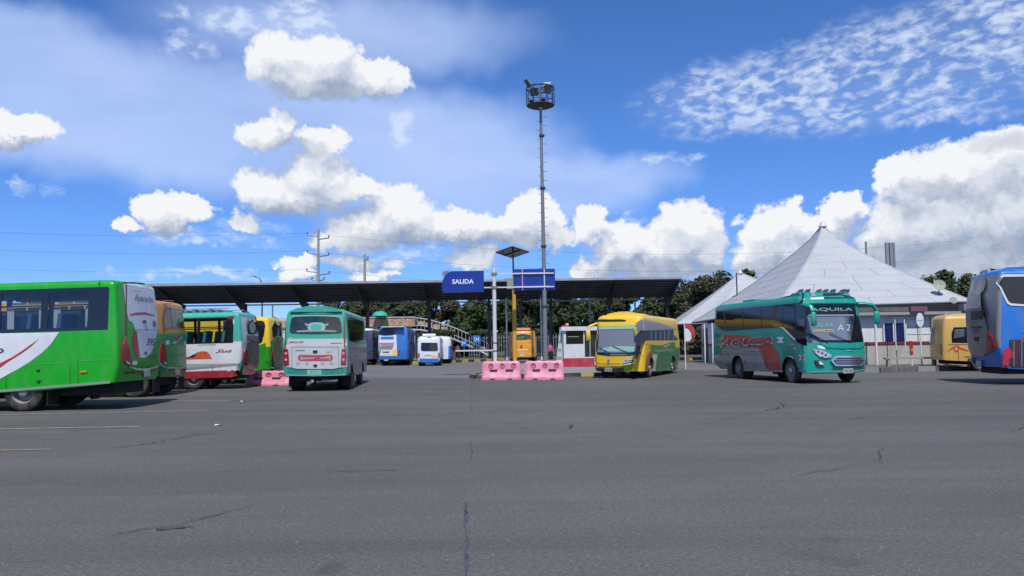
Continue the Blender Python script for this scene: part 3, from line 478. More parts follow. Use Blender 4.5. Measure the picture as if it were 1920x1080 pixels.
 ('rear', 'rear', 'panel_seam', 'seam', 3, 0.0, [(-0.798, 1.537),(-0.811, 1.537),(-0.814, 0.824),(-0.801, 0.824)]),
 ('rear', 'rear', 'panel_seam', 'seam', 3, 0.0, [(0.802, 1.565),(-0.798, 1.542),(-0.798, 1.529),(0.802, 1.552)]),
 ('rear', 'rear', 'corner_trim', 'dark_red', 3, 0.0, [(1.082, 2.606),(1.051, 2.606),(1.011, 1.537),(1.055, 1.537)]),
 ('rear', 'rear', 'corner_trim', 'dark_red', 3, 0.0, [(-0.952, 2.58),(-0.981, 2.58),(-1.023, 1.508),(-0.983, 1.509)]),
 ('rear', 'rear', 'tail_light', 'tail_red', 3, 0.03, [(1.078, 1.512),(0.943, 1.479),(0.91, 1.278),(0.896, 0.949),(1.077, 0.966),(1.097, 1.254)]),
 ('rear', 'rear', 'tail_light', 'tail_red', 3, 0.03, [(-1.043, 1.482),(-0.917, 1.453),(-0.898, 1.251),(-0.874, 0.92),(-1.04, 0.933),(-1.058, 1.222)]),
 ('rear', 'rear', 'lamp_lens', 'lamp_pink', 17, 0.0, [(0.96, 1.343),(0.971, 1.31),(0.998, 1.297),(1.026, 1.311),(1.038, 1.344),(1.027, 1.377),(0.999, 1.39),(0.971, 1.376)]),
 ('rear', 'rear', 'lamp_lens', 'lamp_pink', 17, 0.0, [(0.957, 1.124),(0.968, 1.091),(0.995, 1.078),(1.023, 1.092),(1.036, 1.125),(1.024, 1.158),(0.996, 1.171),(0.969, 1.157)]),
 ('rear', 'rear', 'lamp_lens', 'lamp_pink', 17, 0.0, [(-1.006, 1.314),(-0.995, 1.281),(-0.968, 1.268),(-0.942, 1.282),(-0.93, 1.315),(-0.941, 1.348),(-0.968, 1.361),(-0.995, 1.347)]),
 ('rear', 'rear', 'lamp_lens', 'lamp_pink', 17, 0.0, [(-1.007, 1.094),(-0.996, 1.061),(-0.969, 1.048),(-0.943, 1.062),(-0.931, 1.095),(-0.942, 1.128),(-0.969, 1.141),(-0.996, 1.127)]),
 ('rear', 'rear', 'bumper_line', 'pale_teal', 3, 0.01, [(1.009, 0.605),(-0.002, 0.564),(-1.025, 0.576),(-1.024, 0.544),(-0.001, 0.534),(1.01, 0.569)]),
 ('rear', 'rear', 'licence_plate', 'plate_green', 3, 0.015, [(0.275, 0.75),(-0.22, 0.747),(-0.223, 0.579),(0.278, 0.579)]),
 ('rear', 'rear', 'licence_plate', 'plate', 8, 0.0, [(0.186, 0.727),(-0.131, 0.727),(-0.129, 0.604),(0.188, 0.604)]),
 ('rear', 'R', 'side_window', 'black_gloss', 1, 0.0, [(0.421, 2.666),(6.495, 2.616),(5.779, 1.78),(3.069, 1.689),(0.624, 1.744),(-0.145, 1.791)]),
 ('rear', 'R', 'pink_print', 'faded_pink', 1, 0.0, [(0.006, 1.507),(1.927, 1.559),(3.191, 1.474),(2.92, 1.132),(0.004, 1.119)]),
 ('yellow', 'L', 'green_panel', 'bus_green2', 1, 0.0, [(6.796, 1.456),(4.41, 1.39),(2.467, 1.553),(0.023, 1.602),(0.12, 0.282),(1.009, 0.116),(5.729, 0.249),(5.682, 1.059),(6.835, 1.113)]),
 ('yellow', 'L', 'yellow_band', 'bus_yellow', 1, 0.0, [(7.671, 1.635),(2.421, 1.637),(3.077, 1.513),(4.417, 1.339),(6.796, 1.456),(7.736, 1.489)]),
 ('yellow', 'L', 'red_stripe', 'stripe_coral', 2, 0.0, [(6.999, 1.078),(6.314, 1.106),(6.627, 0.811),(6.717, 0.283),(7.789, 0.32),(7.818, 0.691),(7.487, 0.939)]),
 ('yellow', 'L', 'white_stripe', 'white', 3, 0.0, [(6.389, 1.032),(5.479, 1.037),(5.803, 0.755),(5.813, 0.259),(6.717, 0.283),(6.717, 0.738)]),
 ('yellow', 'L', 'red_stripe', 'stripe_coral', 3, 0.0, [(4.769, 1.4),(3.073, 1.522),(2.571, 1.545),(4.144, 1.325)]),
 ('yellow', 'L', 'white_stripe', 'white', 4, 0.0, [(4.418, 1.327),(2.696, 1.492),(2.5, 1.479),(3.869, 1.307)]),
 ('yellow', 'L', 'awning_panel', 'awning_grey', 3, 0.0, [(9.071, 2.377),(8.313, 2.519),(7.69, 2.571),(4.431, 2.472),(0.16, 2.494),(0.257, 2.215),(4.601, 2.143),(7.461, 2.078),(8.365, 2.085),(9.203, 1.987)]),
 ('yellow', 'L', 'side_window', 'black_gloss', 2, 0.0, [(7.458, 2.085),(-0.043, 2.202),(0.233, 1.659),(7.667, 1.643),(8.135, 1.617),(8.474, 1.528),(8.726, 1.315),(9.039, 1.072),(9.344, 0.867),(9.607, 0.89),(9.408, 1.81),(9.005, 1.953),(8.386, 2.038)]),
 ('yellow', 'L', 'window_post', 'strip_grey', 3, 0.0, [(6.507, 2.081),(6.393, 2.083),(6.597, 1.666),(6.71, 1.666)]),
 ('yellow', 'L', 'window_post', 'strip_grey', 3, 0.0, [(5.587, 2.092),(5.467, 2.093),(5.682, 1.667),(5.801, 1.667)]),
 ('yellow', 'L', 'window_post', 'strip_grey', 3, 0.0, [(4.622, 2.103),(4.496, 2.105),(4.723, 1.668),(4.847, 1.668)]),
 ('yellow', 'L', 'window_post', 'strip_grey', 3, 0.0, [(3.704, 2.114),(3.572, 2.115),(3.81, 1.669),(3.94, 1.668)]),
 ('yellow', 'L', 'window_post', 'strip_grey', 3, 0.0, [(2.743, 2.125),(2.605, 2.127),(2.856, 1.67),(2.992, 1.669)]),
 ('yellow', 'L', 'window_post', 'strip_grey', 3, 0.0, [(1.531, 2.139),(1.386, 2.141),(1.652, 1.671),(1.796, 1.671)]),
 ('yellow', 'L', 'white_pillar', 'white', 4, 0.0, [(7.852, 2.549),(7.729, 2.552),(7.831, 2.073),(7.968, 2.072)]),
 ('yellow', 'L', 'marker_lamp', 'orange_red', 4, 0.01, [(7.181, 1.155),(6.75, 1.149),(6.761, 1.056),(7.192, 1.062)]),
 ('yellow', 'L', 'panel_seam', 'seam', 3, 0.0, [(8.831, 0.998),(7.014, 0.952),(7.015, 0.937),(8.833, 0.984)]),
 ('yellow', 'front', 'visor_slot', 'black', 2, 0.01, [(-1.14, 2.584),(-0.839, 2.615),(-0.355, 2.593),(0.108, 2.589),(0.332, 2.55),(0.296, 2.495),(-0.353, 2.504),(-1.115, 2.519)]),
 ('yellow', 'front', 'headlight', 'lamp_glass', 2, 0.03, [(0.157, 0.684),(0.25, 0.774),(0.435, 0.874),(0.706, 0.886),(0.68, 0.778),(0.506, 0.718),(0.213, 0.647)]),
 ('yellow', 'front', 'headlight', 'lamp_glass', 2, 0.03, [(-1.14, 0.871),(-1.14, 0.795),(-1.14, 0.683),(-1.14, 0.657),(-1.14, 0.673)]),
 ('yellow', 'front', 'lamp_lens', 'dark_grey', 15, 0.0, [(0.408, 0.78),(0.394, 0.755),(0.361, 0.744),(0.327, 0.755),(0.313, 0.781),(0.327, 0.806),(0.361, 0.817),(0.395, 0.806)]),
 ('yellow', 'front', 'lamp_lens', 'dark_grey', 15, 0.0, [(0.554, 0.779),(0.54, 0.753),(0.507, 0.743),(0.473, 0.754),(0.46, 0.78),(0.474, 0.805),(0.507, 0.816),(0.54, 0.805)]),
 ('yellow', 'front', 'lamp_lens', 'dark_grey', 15, 0.0, [(0.669, 0.778),(0.655, 0.752),(0.622, 0.742),(0.589, 0.753),(0.575, 0.779),(0.589, 0.804),(0.623, 0.815),(0.656, 0.804)]),
 ('yellow', 'front', 'fog_lamp', 'fog_green', 2, 0.02, [(0.234, 0.512),(0.431, 0.584),(0.594, 0.583),(0.543, 0.426),(0.411, 0.372),(0.247, 0.38)]),
 ('yellow', 'front', 'fog_lamp', 'fog_green', 2, 0.02, [(-1.14, 0.571),(-1.14, 0.52),(-1.14, 0.362),(-1.14, 0.343),(-1.14, 0.419)]),
 ('yellow', 'front', 'grille', 'grille_dark', 2, 0.01, [(-1.14, 0.482),(-0.414, 0.417),(0.257, 0.49),(0.231, 0.328),(-0.426, 0.291),(-1.14, 0.317)]),
 ('yellow', 'front', 'grille', 'grille_dark', 2, 0.0, [(-1.046, 0.674),(-0.395, 0.646),(0.12, 0.673),(0.101, 0.644),(-0.395, 0.609),(-1.022, 0.645)]),
 ('yellow', 'front', 'bumper_line', 'pale_yellow', 3, 0.03, [(-1.14, 0.673),(-1.049, 0.622),(-0.396, 0.587),(0.213, 0.614),(0.722, 0.698),(0.722, 0.644),(0.209, 0.563),(-0.401, 0.535),(-1.057, 0.562),(-1.14, 0.609)]),
 ('yellow', 'front', 'red_print', 'orange_red', 3, 0.0, [(-1.14, 0.945),(-1.072, 0.926),(-1.045, 0.881),(-1.14, 0.87)]),
 ('yellow', 'front', 'licence_plate', 'plate', 6, 0.015, [(-0.625, 0.476),(-0.291, 0.476),(-0.308, 0.306),(-0.643, 0.305)]),
 ('yellow', 'front', 'badge', 'dark_grey', 4, 0.0, [(-0.386, 0.795),(-0.402, 0.767),(-0.441, 0.755),(-0.48, 0.767),(-0.496, 0.796),(-0.48, 0.824),(-0.441, 0.836),(-0.402, 0.824)]),
 ('aquila', 'R', 'grey_panel', 'bus_grey', 1, 0.0, [(-0.085, 1.952),(1.254, 1.843),(2.74, 1.609),(4.14, 1.347),(4.254, 1.224),(4.527, 0.797),(4.772, 0.401),(4.508, 0.415),(3.128, 0.4),(0.814, 0.366),(0.054, 0.66),(-0.094, 1.217)]),
 ('aquila', 'R', 'red_panel', 'stripe_red', 2, 0.0, [(1.254, 1.843),(2.529, 1.806),(4.031, 1.689),(5.23, 1.644),(5.244, 1.374),(5.486, 1.166),(5.716, 0.844),(5.884, 0.525),(5.848, 0.442),(4.777, 0.422),(4.589, 0.828),(4.198, 1.301),(1.1, 1.354),(0.999, 1.49)]),
 ('aquila', 'R', 'grey_panel', 'bus_grey', 3, 0.0, [(0.949, 1.313),(4.147, 1.27),(4.365, 1.07),(4.241, 1.039),(0.93, 1.048)]),
 ('aquila', 'R', 'side_window', 'black_gloss', 1, 0.0, [(0.281, 2.919),(0.457, 3.043),(0.716, 3.079),(1.934, 3.07),(3.159, 3.07),(4.489, 3.103),(5.248, 3.144),(5.709, 3.199),(6.958, 3.255),(7.402, 2.734),(7.493, 2.033),(7.559, 1.339),(7.262, 1.374),(7.014, 1.453),(6.789, 1.554),(6.392, 1.774),(5.952, 2.009),(5.673, 2.04),(4.327, 2.039),(2.724, 2.003),(1.32, 2.0),(0.795, 2.107),(0.365, 2.325),(0.218, 2.643)]),
 ('aquila', 'R', 'white_line', 'white', 3, 0.0, [(5.661, 2.058),(6.017, 2.037),(6.391, 1.831),(6.868, 1.562),(6.788, 1.534),(6.339, 1.775),(5.941, 1.992)]),
 ('aquila', 'R', 'window_post', 'black', 2, 0.0, [(1.0, 3.156),(1.115, 3.15),(1.456, 2.062),(1.39, 2.057)]),
 ('aquila', 'R', 'window_post', 'black', 2, 0.0, [(2.693, 3.13),(2.768, 3.126),(2.983, 2.049),(2.923, 2.044)]),
 ('aquila', 'R', 'window_post', 'black', 2, 0.0, [(4.23, 3.11),(4.294, 3.106),(4.442, 2.036),(4.388, 2.031)]),
 ('aquila', 'R', 'window_post', 'black', 2, 0.0, [(5.846, 3.089),(5.901, 3.086),(6.001, 2.022),(5.952, 2.018)]),
 ('aquila', 'R', 'window_post', 'black', 2, 0.0, [(6.724, 3.078),(6.775, 3.075),(6.855, 2.015),(6.808, 2.011)]),
 ('aquila', 'R', 'driver_window', 'grey_glass', 2, 0.0, [(6.904, 2.298),(7.388, 2.282),(7.419, 2.035),(6.962, 2.076)]),
 ('aquila', 'R', 'sticker', 'white', 2, 0.0, [(5.583, 1.681),(6.016, 1.681),(6.018, 1.62),(5.936, 1.606),(5.931, 1.533),(6.013, 1.518),(6.008, 1.459),(5.575, 1.456),(5.578, 1.506),(5.681, 1.526),(5.686, 1.609),(5.584, 1.625)]),
 ('aquila', 'R', 'sticker', 'faded_pink', 2, 0.0, [(6.768, 1.398),(6.739, 1.367),(6.665, 1.344),(6.564, 1.336),(6.464, 1.345),(6.392, 1.368),(6.367, 1.4),(6.396, 1.431),(6.472, 1.454),(6.573, 1.462),(6.672, 1.453),(6.743, 1.429)]),
 ('aquila', 'R', 'sticker', 'pale_teal', 2, 0.0, [(6.665, 1.284),(6.874, 1.29),(6.869, 1.228),(6.661, 1.222)]),
 ('aquila', 'R', 'emblem_cross', 'white', 2, 0.0, [(6.959, 1.045),(7.235, 0.999),(7.528, 1.057),(7.371, 0.937),(7.497, 0.819),(7.226, 0.871),(6.957, 0.805),(7.104, 0.934)]),
 ('aquila', 'R', 'emblem_disc', 'orange_red', 3, 0.0, [(7.351, 0.937),(7.327, 0.89),(7.27, 0.861),(7.201, 0.86),(7.148, 0.888),(7.13, 0.934),(7.154, 0.98),(7.212, 1.009),(7.28, 1.01),(7.333, 0.982)]),
 ('aquila', 'R', 'underline_print', 'muted_lime', 5, 0.0, [(0.544, 1.451),(1.037, 1.507),(2.597, 1.48),(2.592, 1.409),(1.613, 1.386),(0.614, 1.362)]),
 ('aquila', 'R', 'sill_strip', 'strip_grey', 4, 0.01, [(2.861, 0.386),(4.503, 0.393),(5.996, 0.423),(5.986, 0.382),(4.492, 0.35),(2.851, 0.348)]),
 ('aquila', 'R', 'sill_strip', 'strip_grey', 4, 0.01, [(6.882, 0.479),(7.465, 0.495),(7.452, 0.439),(6.948, 0.433)]),
 ('aquila', 'R', 'sticker', 'dark_red', 2, 0.0, [(0.389, 1.857),(0.771, 1.84),(0.773, 1.785),(0.391, 1.805)]),
 ('aquila', 'R', 'latch', 'dark_grey', 3, 0.0, [(1.356, 0.548),(1.329, 0.516),(1.279, 0.502),(1.236, 0.514),(1.225, 0.545),(1.252, 0.576),(1.303, 0.59),(1.346, 0.578)]),
 ('aquila', 'R', 'latch', 'dark_grey', 3, 0.0, [(3.735, 0.541),(3.711, 0.512),(3.667, 0.499),(3.63, 0.51),(3.62, 0.538),(3.645, 0.568),(3.688, 0.581),(3.725, 0.569)]),
 ('aquila', 'R', 'latch', 'dark_grey', 3, 0.0, [(3.103, 0.728),(3.083, 0.698),(3.038, 0.685),(2.999, 0.696),(2.984, 0.726),(3.004, 0.755),(3.047, 0.768),(3.088, 0.757)]),
 ('aquila', 'front', 'visor_slot', 'grille_dark', 3, 0.02, [(-0.063, 3.245),(1.24, 3.265),(1.233, 3.062),(-0.265, 3.046)]),
 ('aquila', 'front', 'visor_highlight', 'white', 3, 0.0, [(-0.759, 3.068),(-0.249, 3.093),(-0.301, 3.0),(-0.773, 2.997)]),
 ('aquila', 'front', 'visor_highlight', 'white', 3, 0.0, [(1.24, 3.111),(1.24, 3.08),(1.24, 3.025),(1.24, 3.023)]),
 ('aquila', 'front', 'roof_lamp', 'lamp_glass', 4, 0.03, [(-0.41, 3.174),(-0.535, 3.128),(-0.608, 3.103),(-0.658, 3.103),(-0.665, 3.129),(-0.575, 3.176),(-0.554, 3.212),(-0.51, 3.234),(-0.459, 3.234),(-0.421, 3.211)]),
 ('aquila', 'front', 'roof_lamp', 'lamp_glass', 4, 0.03, [(1.24, 3.2),(1.24, 3.163),(1.24, 3.13),(1.24, 3.13),(1.24, 3.163),(1.24, 3.201),(1.24, 3.238),(1.24, 3.261),(1.24, 3.261),(1.24, 3.238)]),
 ('aquila', 'front', 'headlight', 'lamp_glass', 2, 0.03, [(-0.953, 1.227),(-0.719, 1.204),(-0.484, 1.131),(-0.274, 1.012),(-0.306, 0.93),(-0.53, 0.91),(-0.738, 0.97),(-0.864, 1.08)]),
 ('aquila', 'front', 'headlight', 'lamp_glass', 2, 0.03, [(1.24, 0.969),(1.24, 1.068),(1.24, 1.188),(1.24, 1.097),(1.24, 0.931),(1.24, 0.911)]),
 ('aquila', 'front', 'lamp_lens', 'dark_grey', 15, 0.0, [(-0.711, 1.134),(-0.727, 1.104),(-0.762, 1.092),(-0.794, 1.105),(-0.806, 1.136),(-0.79, 1.166),(-0.755, 1.178),(-0.723, 1.165)]),
 ('aquila', 'front', 'lamp_lens', 'dark_grey', 15, 0.0, [(-0.585, 1.076),(-0.602, 1.046),(-0.637, 1.034),(-0.67, 1.047),(-0.681, 1.078),(-0.665, 1.108),(-0.63, 1.12),(-0.597, 1.107)]),
 ('aquila', 'front', 'lamp_lens', 'dark_grey', 15, 0.0, [(-0.451, 1.015),(-0.468, 0.985),(-0.504, 0.973),(-0.537, 0.986),(-0.549, 1.016),(-0.532, 1.046),(-0.497, 1.059),(-0.463, 1.045)]),
 ('aquila', 'front', 'lamp_lens', 'dark_grey', 15, 0.0, [(1.24, 0.999),(1.24, 0.969),(1.24, 0.956),(1.24, 0.97),(1.24, 1.001),(1.24, 1.032),(1.24, 1.044),(1.24, 1.031)]),
 ('aquila', 'front', 'lamp_lens', 'dark_grey', 15, 0.0, [(1.24, 1.065),(1.24, 1.034),(1.24, 1.022),(1.24, 1.035),(1.24, 1.066),(1.24, 1.097),(1.24, 1.11),(1.24, 1.096)]),
 ('aquila', 'front', 'grille_frame', 'chrome', 2, 0.03, [(-0.317, 0.808),(-0.11, 0.983),(0.983, 0.965),(1.146, 0.78),(0.924, 0.598),(-0.164, 0.62)]),
 ('aquila', 'front', 'grille', 'grille_dark', 16, 0.0, [(-0.227, 0.806),(-0.08, 0.91),(0.932, 0.892),(1.036, 0.783),(0.886, 0.652),(-0.123, 0.672)]),
 ('aquila', 'front', 'grille_bar', 'chrome', 18, 0.0, [(-0.143, 0.858),(0.969, 0.838),(0.967, 0.821),(-0.145, 0.841)]),
 ('aquila', 'front', 'grille_bar', 'chrome', 18, 0.0, [(-0.148, 0.798),(0.963, 0.778),(0.961, 0.761),(-0.15, 0.782)]),
 ('aquila', 'front', 'grille_bar', 'chrome', 18, 0.0, [(-0.153, 0.739),(0.956, 0.718),(0.954, 0.701),(-0.155, 0.722)]),
 ('aquila', 'front', 'hood_highlight', 'white', 3, 0.0, [(-0.778, 1.344),(-0.616, 1.355),(-0.498, 1.281),(-0.477, 1.207),(-0.598, 1.222),(-0.747, 1.267)]),  # bright glint on the hood, painted as a white patch
 ('aquila', 'front', 'fog_lamp', 'grille_dark', 2, 0.015, [(-0.91, 0.83),(-0.748, 0.838),(-0.55, 0.66),(-0.763, 0.637),(-0.86, 0.698)]),
 ('aquila', 'front', 'fog_lens', 'white', 8, 0.0, [(-0.783, 0.822),(-0.701, 0.787),(-0.573, 0.68),(-0.726, 0.682)]),
 ('aquila', 'front', 'fog_lamp', 'grille_dark', 2, 0.015, [(1.24, 0.674),(1.24, 0.744),(1.24, 0.709),(1.24, 0.623),(1.24, 0.619)]),
 ('aquila', 'front', 'fog_lens', 'white', 8, 0.0, [(1.24, 0.697),(1.24, 0.727),(1.24, 0.67),(1.24, 0.652)]),
 ('aquila', 'front', 'bumper_line', 'pale_teal', 3, 0.0, [(1.188, 0.786),(1.24, 0.979),(1.24, 0.938),(1.172, 0.719)]),
 ('aquila', 'front', 'bumper_line', 'dark_teal', 3, 0.0, [(-0.292, 0.549),(1.185, 0.55),(1.24, 0.494),(-0.286, 0.499)]),
 ('aquila', 'front', 'bumper_line', 'pale_teal', 3, 0.0, [(-1.015, 0.445),(0.142, 0.458),(0.735, 0.461),(1.24, 0.487),(1.24, 0.463),(0.74, 0.428),(0.147, 0.421),(-1.011, 0.412)]),
 ('aquila', 'front', 'hood_seam', 'seam_teal', 3, 0.0, [(-0.673, 1.449),(-0.4, 1.279),(0.296, 1.236),(0.948, 1.243),(1.24, 1.355),(1.24, 1.331),(0.945, 1.213),(0.293, 1.203),(-0.411, 1.246),(-0.694, 1.416)]),
 ('aquila', 'front', 'badge', 'chrome', 3, 0.01, [(0.31, 1.176),(0.6, 1.178),(0.588, 1.138),(0.318, 1.136)]),
 ('aquila', 'front', 'licence_plate', 'plate', 6, 0.015, [(0.152, 0.524),(0.562, 0.526),(0.587, 0.357),(0.175, 0.353)]),
 ('rvan', 'R', 'side_window', 'black_gloss', 1, 0.0, [(0.621, 2.071),(1.092, 2.074),(3.278, 2.082),(3.231, 1.276),(0.498, 1.339),(0.51, 1.8)]),
 ('rvan', 'R', 'window_glass', 'grey_glass', 2, 0.0, [(0.653, 1.979),(1.075, 1.984),(1.056, 1.639),(0.598, 1.556)]),
 ('rvan', 'R', 'red_wing_emblem', 'orange_red', 2, 0.0, [(0.09, 0.945),(0.488, 1.122),(0.591, 1.193),(0.688, 1.24),(0.796, 1.19),(0.864, 1.117),(1.038, 1.054),(1.199, 0.974),(1.196, 0.914),(0.979, 0.977),(0.816, 1.039),(0.682, 1.119),(0.55, 1.042),(0.256, 0.925),(0.087, 0.885)]),
 ('rvan', 'R', 'emblem_ring', 'orange_red', 3, 0.0, [(0.801, 1.057),(0.78, 0.979),(0.733, 0.922),(0.671, 0.902),(0.611, 0.924),(0.569, 0.982),(0.557, 1.06),(0.577, 1.139),(0.625, 1.196),(0.687, 1.216),(0.746, 1.194),(0.788, 1.136)]),
 ('rvan', 'R', 'emblem_centre', 'van_yellow', 4, 0.0, [(0.74, 1.058),(0.726, 1.009),(0.694, 0.978),(0.656, 0.979),(0.627, 1.01),(0.618, 1.06),(0.632, 1.109),(0.664, 1.14),(0.702, 1.139),(0.731, 1.108)]),
 ('rvan', 'R', 'dirty_sill', 'strip_tan', 2, 0.0, [(-0.208, 0.366),(2.109, 0.274),(2.104, 0.19),(-0.21, 0.281)]),
 ('rvan', 'R', 'panel_seam', 'seam', 2, 0.0, [(-0.201, 0.706),(2.117, 0.693),(2.116, 0.669),(-0.202, 0.682)]),
 ('rvan', 'R', 'panel_seam', 'seam', 2, 0.0, [(0.328, 1.269),(2.146, 1.268),(2.145, 1.25),(0.327, 1.245)]),
 ('rvan', 'R', 'tail_light', 'dark_red', 2, 0.02, [(-0.196, 1.289),(0.017, 1.292),(-0.009, 0.753),(-0.22, 0.767)]),
 ('rvan', 'rear', 'rear_window', 'dark_glass', 1, 0.0, [(1.04, 1.964),(0.115, 2.072),(-0.076, 1.322),(1.04, 1.294)]),
 ('coach', 'R', 'window_frame', 'white', 1, 0.0, [(0.213, 3.342),(0.347, 3.572),(0.427, 3.599),(1.943, 3.569),(1.851, 2.485),(0.953, 2.546),(0.552, 2.575),(0.449, 2.641),(0.369, 2.853)]),
 ('coach', 'R', 'side_window', 'black_gloss', 2, 0.0, [(0.277, 3.319),(0.394, 3.52),(1.938, 3.502),(1.858, 2.568),(0.958, 2.608),(0.584, 2.646),(0.5, 2.703),(0.422, 2.894)]),
 ('coach', 'R', 'dark_vent', 'grille_dark', 1, 0.0, [(0.432, 1.464),(1.785, 1.472),(1.74, 0.547),(0.447, 0.576),(0.391, 0.684)]),
 ('coach', 'R', 'vent_bar', 'vent_red', 4, 0.0, [(0.489, 1.45),(0.512, 1.45),(0.47, 0.592),(0.447, 0.592)]),
 ('coach', 'R', 'vent_bar', 'mid_grey', 4, 0.0, [(0.566, 1.449),(0.589, 1.449),(0.547, 0.591),(0.524, 0.592)]),
 ('coach', 'R', 'vent_bar', 'vent_red', 4, 0.0, [(0.643, 1.448),(0.666, 1.448),(0.623, 0.591),(0.601, 0.591)]),
 ('coach', 'R', 'vent_bar', 'vent_red', 4, 0.0, [(0.719, 1.447),(0.742, 1.447),(0.7, 0.59),(0.677, 0.59)]),
 ('coach', 'R', 'vent_bar', 'mid_grey', 4, 0.0, [(0.796, 1.446),(0.819, 1.445),(0.776, 0.589),(0.753, 0.589)]),
 ('coach', 'R', 'vent_bar', 'vent_red', 4, 0.0, [(0.872, 1.445),(0.895, 1.444),(0.853, 0.588),(0.83, 0.589)]),
 ('coach', 'R', 'vent_bar', 'vent_red', 4, 0.0, [(0.948, 1.444),(0.971, 1.443),(0.929, 0.588),(0.906, 0.588)]),
 ('coach', 'R', 'vent_bar', 'mid_grey', 4, 0.0, [(1.025, 1.442),(1.047, 1.442),(1.005, 0.587),(0.982, 0.587)]),
 ('coach', 'R', 'vent_bar', 'vent_red', 4, 0.0, [(1.101, 1.441),(1.124, 1.441),(1.081, 0.586),(1.058, 0.586)]),
 ('coach', 'R', 'vent_bar', 'vent_red', 4, 0.0, [(1.177, 1.44),(1.2, 1.44),(1.157, 0.585),(1.134, 0.586)]),
 ('coach', 'R', 'vent_bar', 'mid_grey', 4, 0.0, [(1.253, 1.439),(1.276, 1.439),(1.233, 0.585),(1.21, 0.585)]),
 ('coach', 'R', 'vent_bar', 'vent_red', 4, 0.0, [(1.329, 1.438),(1.352, 1.438),(1.309, 0.584),(1.286, 0.584)]),
 ('coach', 'R', 'vent_bar', 'vent_red', 4, 0.0, [(1.405, 1.437),(1.427, 1.436),(1.385, 0.583),(1.362, 0.584)]),
 ('coach', 'R', 'vent_bar', 'mid_grey', 4, 0.0, [(1.481, 1.436),(1.503, 1.435),(1.46, 0.583),(1.438, 0.583)]),
 ('coach', 'R', 'vent_bar', 'vent_red', 4, 0.0, [(1.556, 1.435),(1.579, 1.434),(1.536, 0.582),(1.513, 0.582)]),
 ('coach', 'R', 'vent_bar', 'vent_red', 4, 0.0, [(1.632, 1.433),(1.655, 1.433),(1.612, 0.581),(1.589, 0.581)]),
 ('coach', 'R', 'vent_bar', 'mid_grey', 4, 0.0, [(1.708, 1.432),(1.73, 1.432),(1.687, 0.58),(1.664, 0.581)]),
 ('coach', 'R', 'red_print', 'swoosh_red', 2, 0.0, [(0.222, 1.122),(0.321, 1.183),(0.418, 1.202),(0.564, 1.055),(0.516, 0.89),(0.399, 0.85),(0.39, 0.601),(0.21, 0.611)]),
 ('coach', 'R', 'red_print', 'swoosh_red', 3, 0.0, [(0.759, 1.467),(0.89, 1.569),(1.796, 1.658),(1.772, 1.246),(0.878, 1.341)]),
 ('coach', 'R', 'sill_strip', 'strip_grey', 3, 0.0, [(0.217, 0.603),(1.739, 0.514),(1.739, 0.481),(0.217, 0.561)]),
 ('coach', 'R', 'dark_print', 'dark_blue', 2, 0.0, [(-0.357, 0.754),(-0.069, 0.722),(-0.051, 0.668),(-0.244, 0.649),(-0.379, 0.671)]),
 ('coach', 'R', 'panel_seam', 'seam', 2, 0.0, [(-0.038, 1.667),(0.885, 1.673),(0.884, 1.656),(-0.039, 1.65)]),
 ('coach', 'rear', 'rear_cover', 'coach_grey', 1, 0.0, [(1.24, 3.967),(0.256, 3.857),(-0.705, 1.864),(-0.55, 1.097),(-0.247, 0.922),(0.767, 0.951),(1.085, 1.263),(1.123, 1.899),(1.24, 2.736),(0.891, 3.07)]),
 ('coach', 'rear', 'rear_window', 'grey_glass', 2, 0.0, [(0.789, 3.671),(-0.284, 3.65),(-0.43, 3.379),(-0.344, 3.16),(-0.106, 3.019),(0.34, 3.037),(0.849, 3.203)]),
 ('coach', 'rear', 'rear_vent', 'black', 2, 0.02, [(0.499, 2.459),(-0.528, 2.448),(-0.521, 2.384),(-0.387, 2.173),(0.504, 2.173)]),
 ('coach', 'rear', 'rear_vent_slat', 'coach_grey', 8, 0.0, [(0.386, 2.383),(-0.384, 2.376),(-0.379, 2.337),(0.392, 2.343)]),
 ('coach', 'rear', 'rear_vent_slat', 'coach_grey', 8, 0.0, [(0.399, 2.295),(-0.373, 2.29),(-0.369, 2.251),(0.405, 2.255)]),
 ('coach', 'rear', 'rear_vent', 'black', 2, 0.01, [(0.579, 1.943),(-0.358, 1.936),(-0.333, 1.88),(0.551, 1.88)]),
 ('coach', 'rear', 'rear_vent', 'dark_mauve', 2, 0.0, [(0.465, 1.865),(-0.195, 1.861),(-0.105, 1.702),(0.368, 1.699)]),
 ('coach', 'rear', 'rear_vent', 'black', 2, 0.01, [(0.355, 1.575),(-0.086, 1.58),(0.034, 1.419),(0.325, 1.416)]),
 ('coach', 'rear', 'tail_light', 'tail_red', 3, 0.03, [(-0.71, 1.758),(-0.907, 1.691),(-1.035, 1.521),(-1.129, 1.269),(-1.101, 1.143),(-0.86, 1.099),(-0.501, 1.011),(-0.61, 1.268)]),
 ('coach', 'rear', 'lower_red', 'dark_mauve', 2, 0.0, [(1.24, 0.846),(0.818, 0.815),(1.101, 0.583),(1.24, 0.608)]),
 ('coach', 'rear', 'licence_plate', 'plate', 3, 0.01, [(0.493, 0.755),(0.043, 0.751),(0.285, 0.552),(0.748, 0.557)]),
 ('farblue', 'rear', 'white_panel', 'white', 1, 0.0, [(1.215, 2.557),(1.04, 2.481),(0.093, 2.468),(-0.242, 2.531),(-0.31, 1.382),(-0.341, 0.776),(1.215, 0.8),(1.215, 1.407)]),
 ('farblue', 'rear', 'rear_window', 'black_gloss', 2, 0.0, [(1.215, 3.02),(-0.307, 2.991),(-0.242, 2.565),(0.093, 2.454),(0.632, 2.435),(1.111, 2.483),(1.215, 2.59)]),
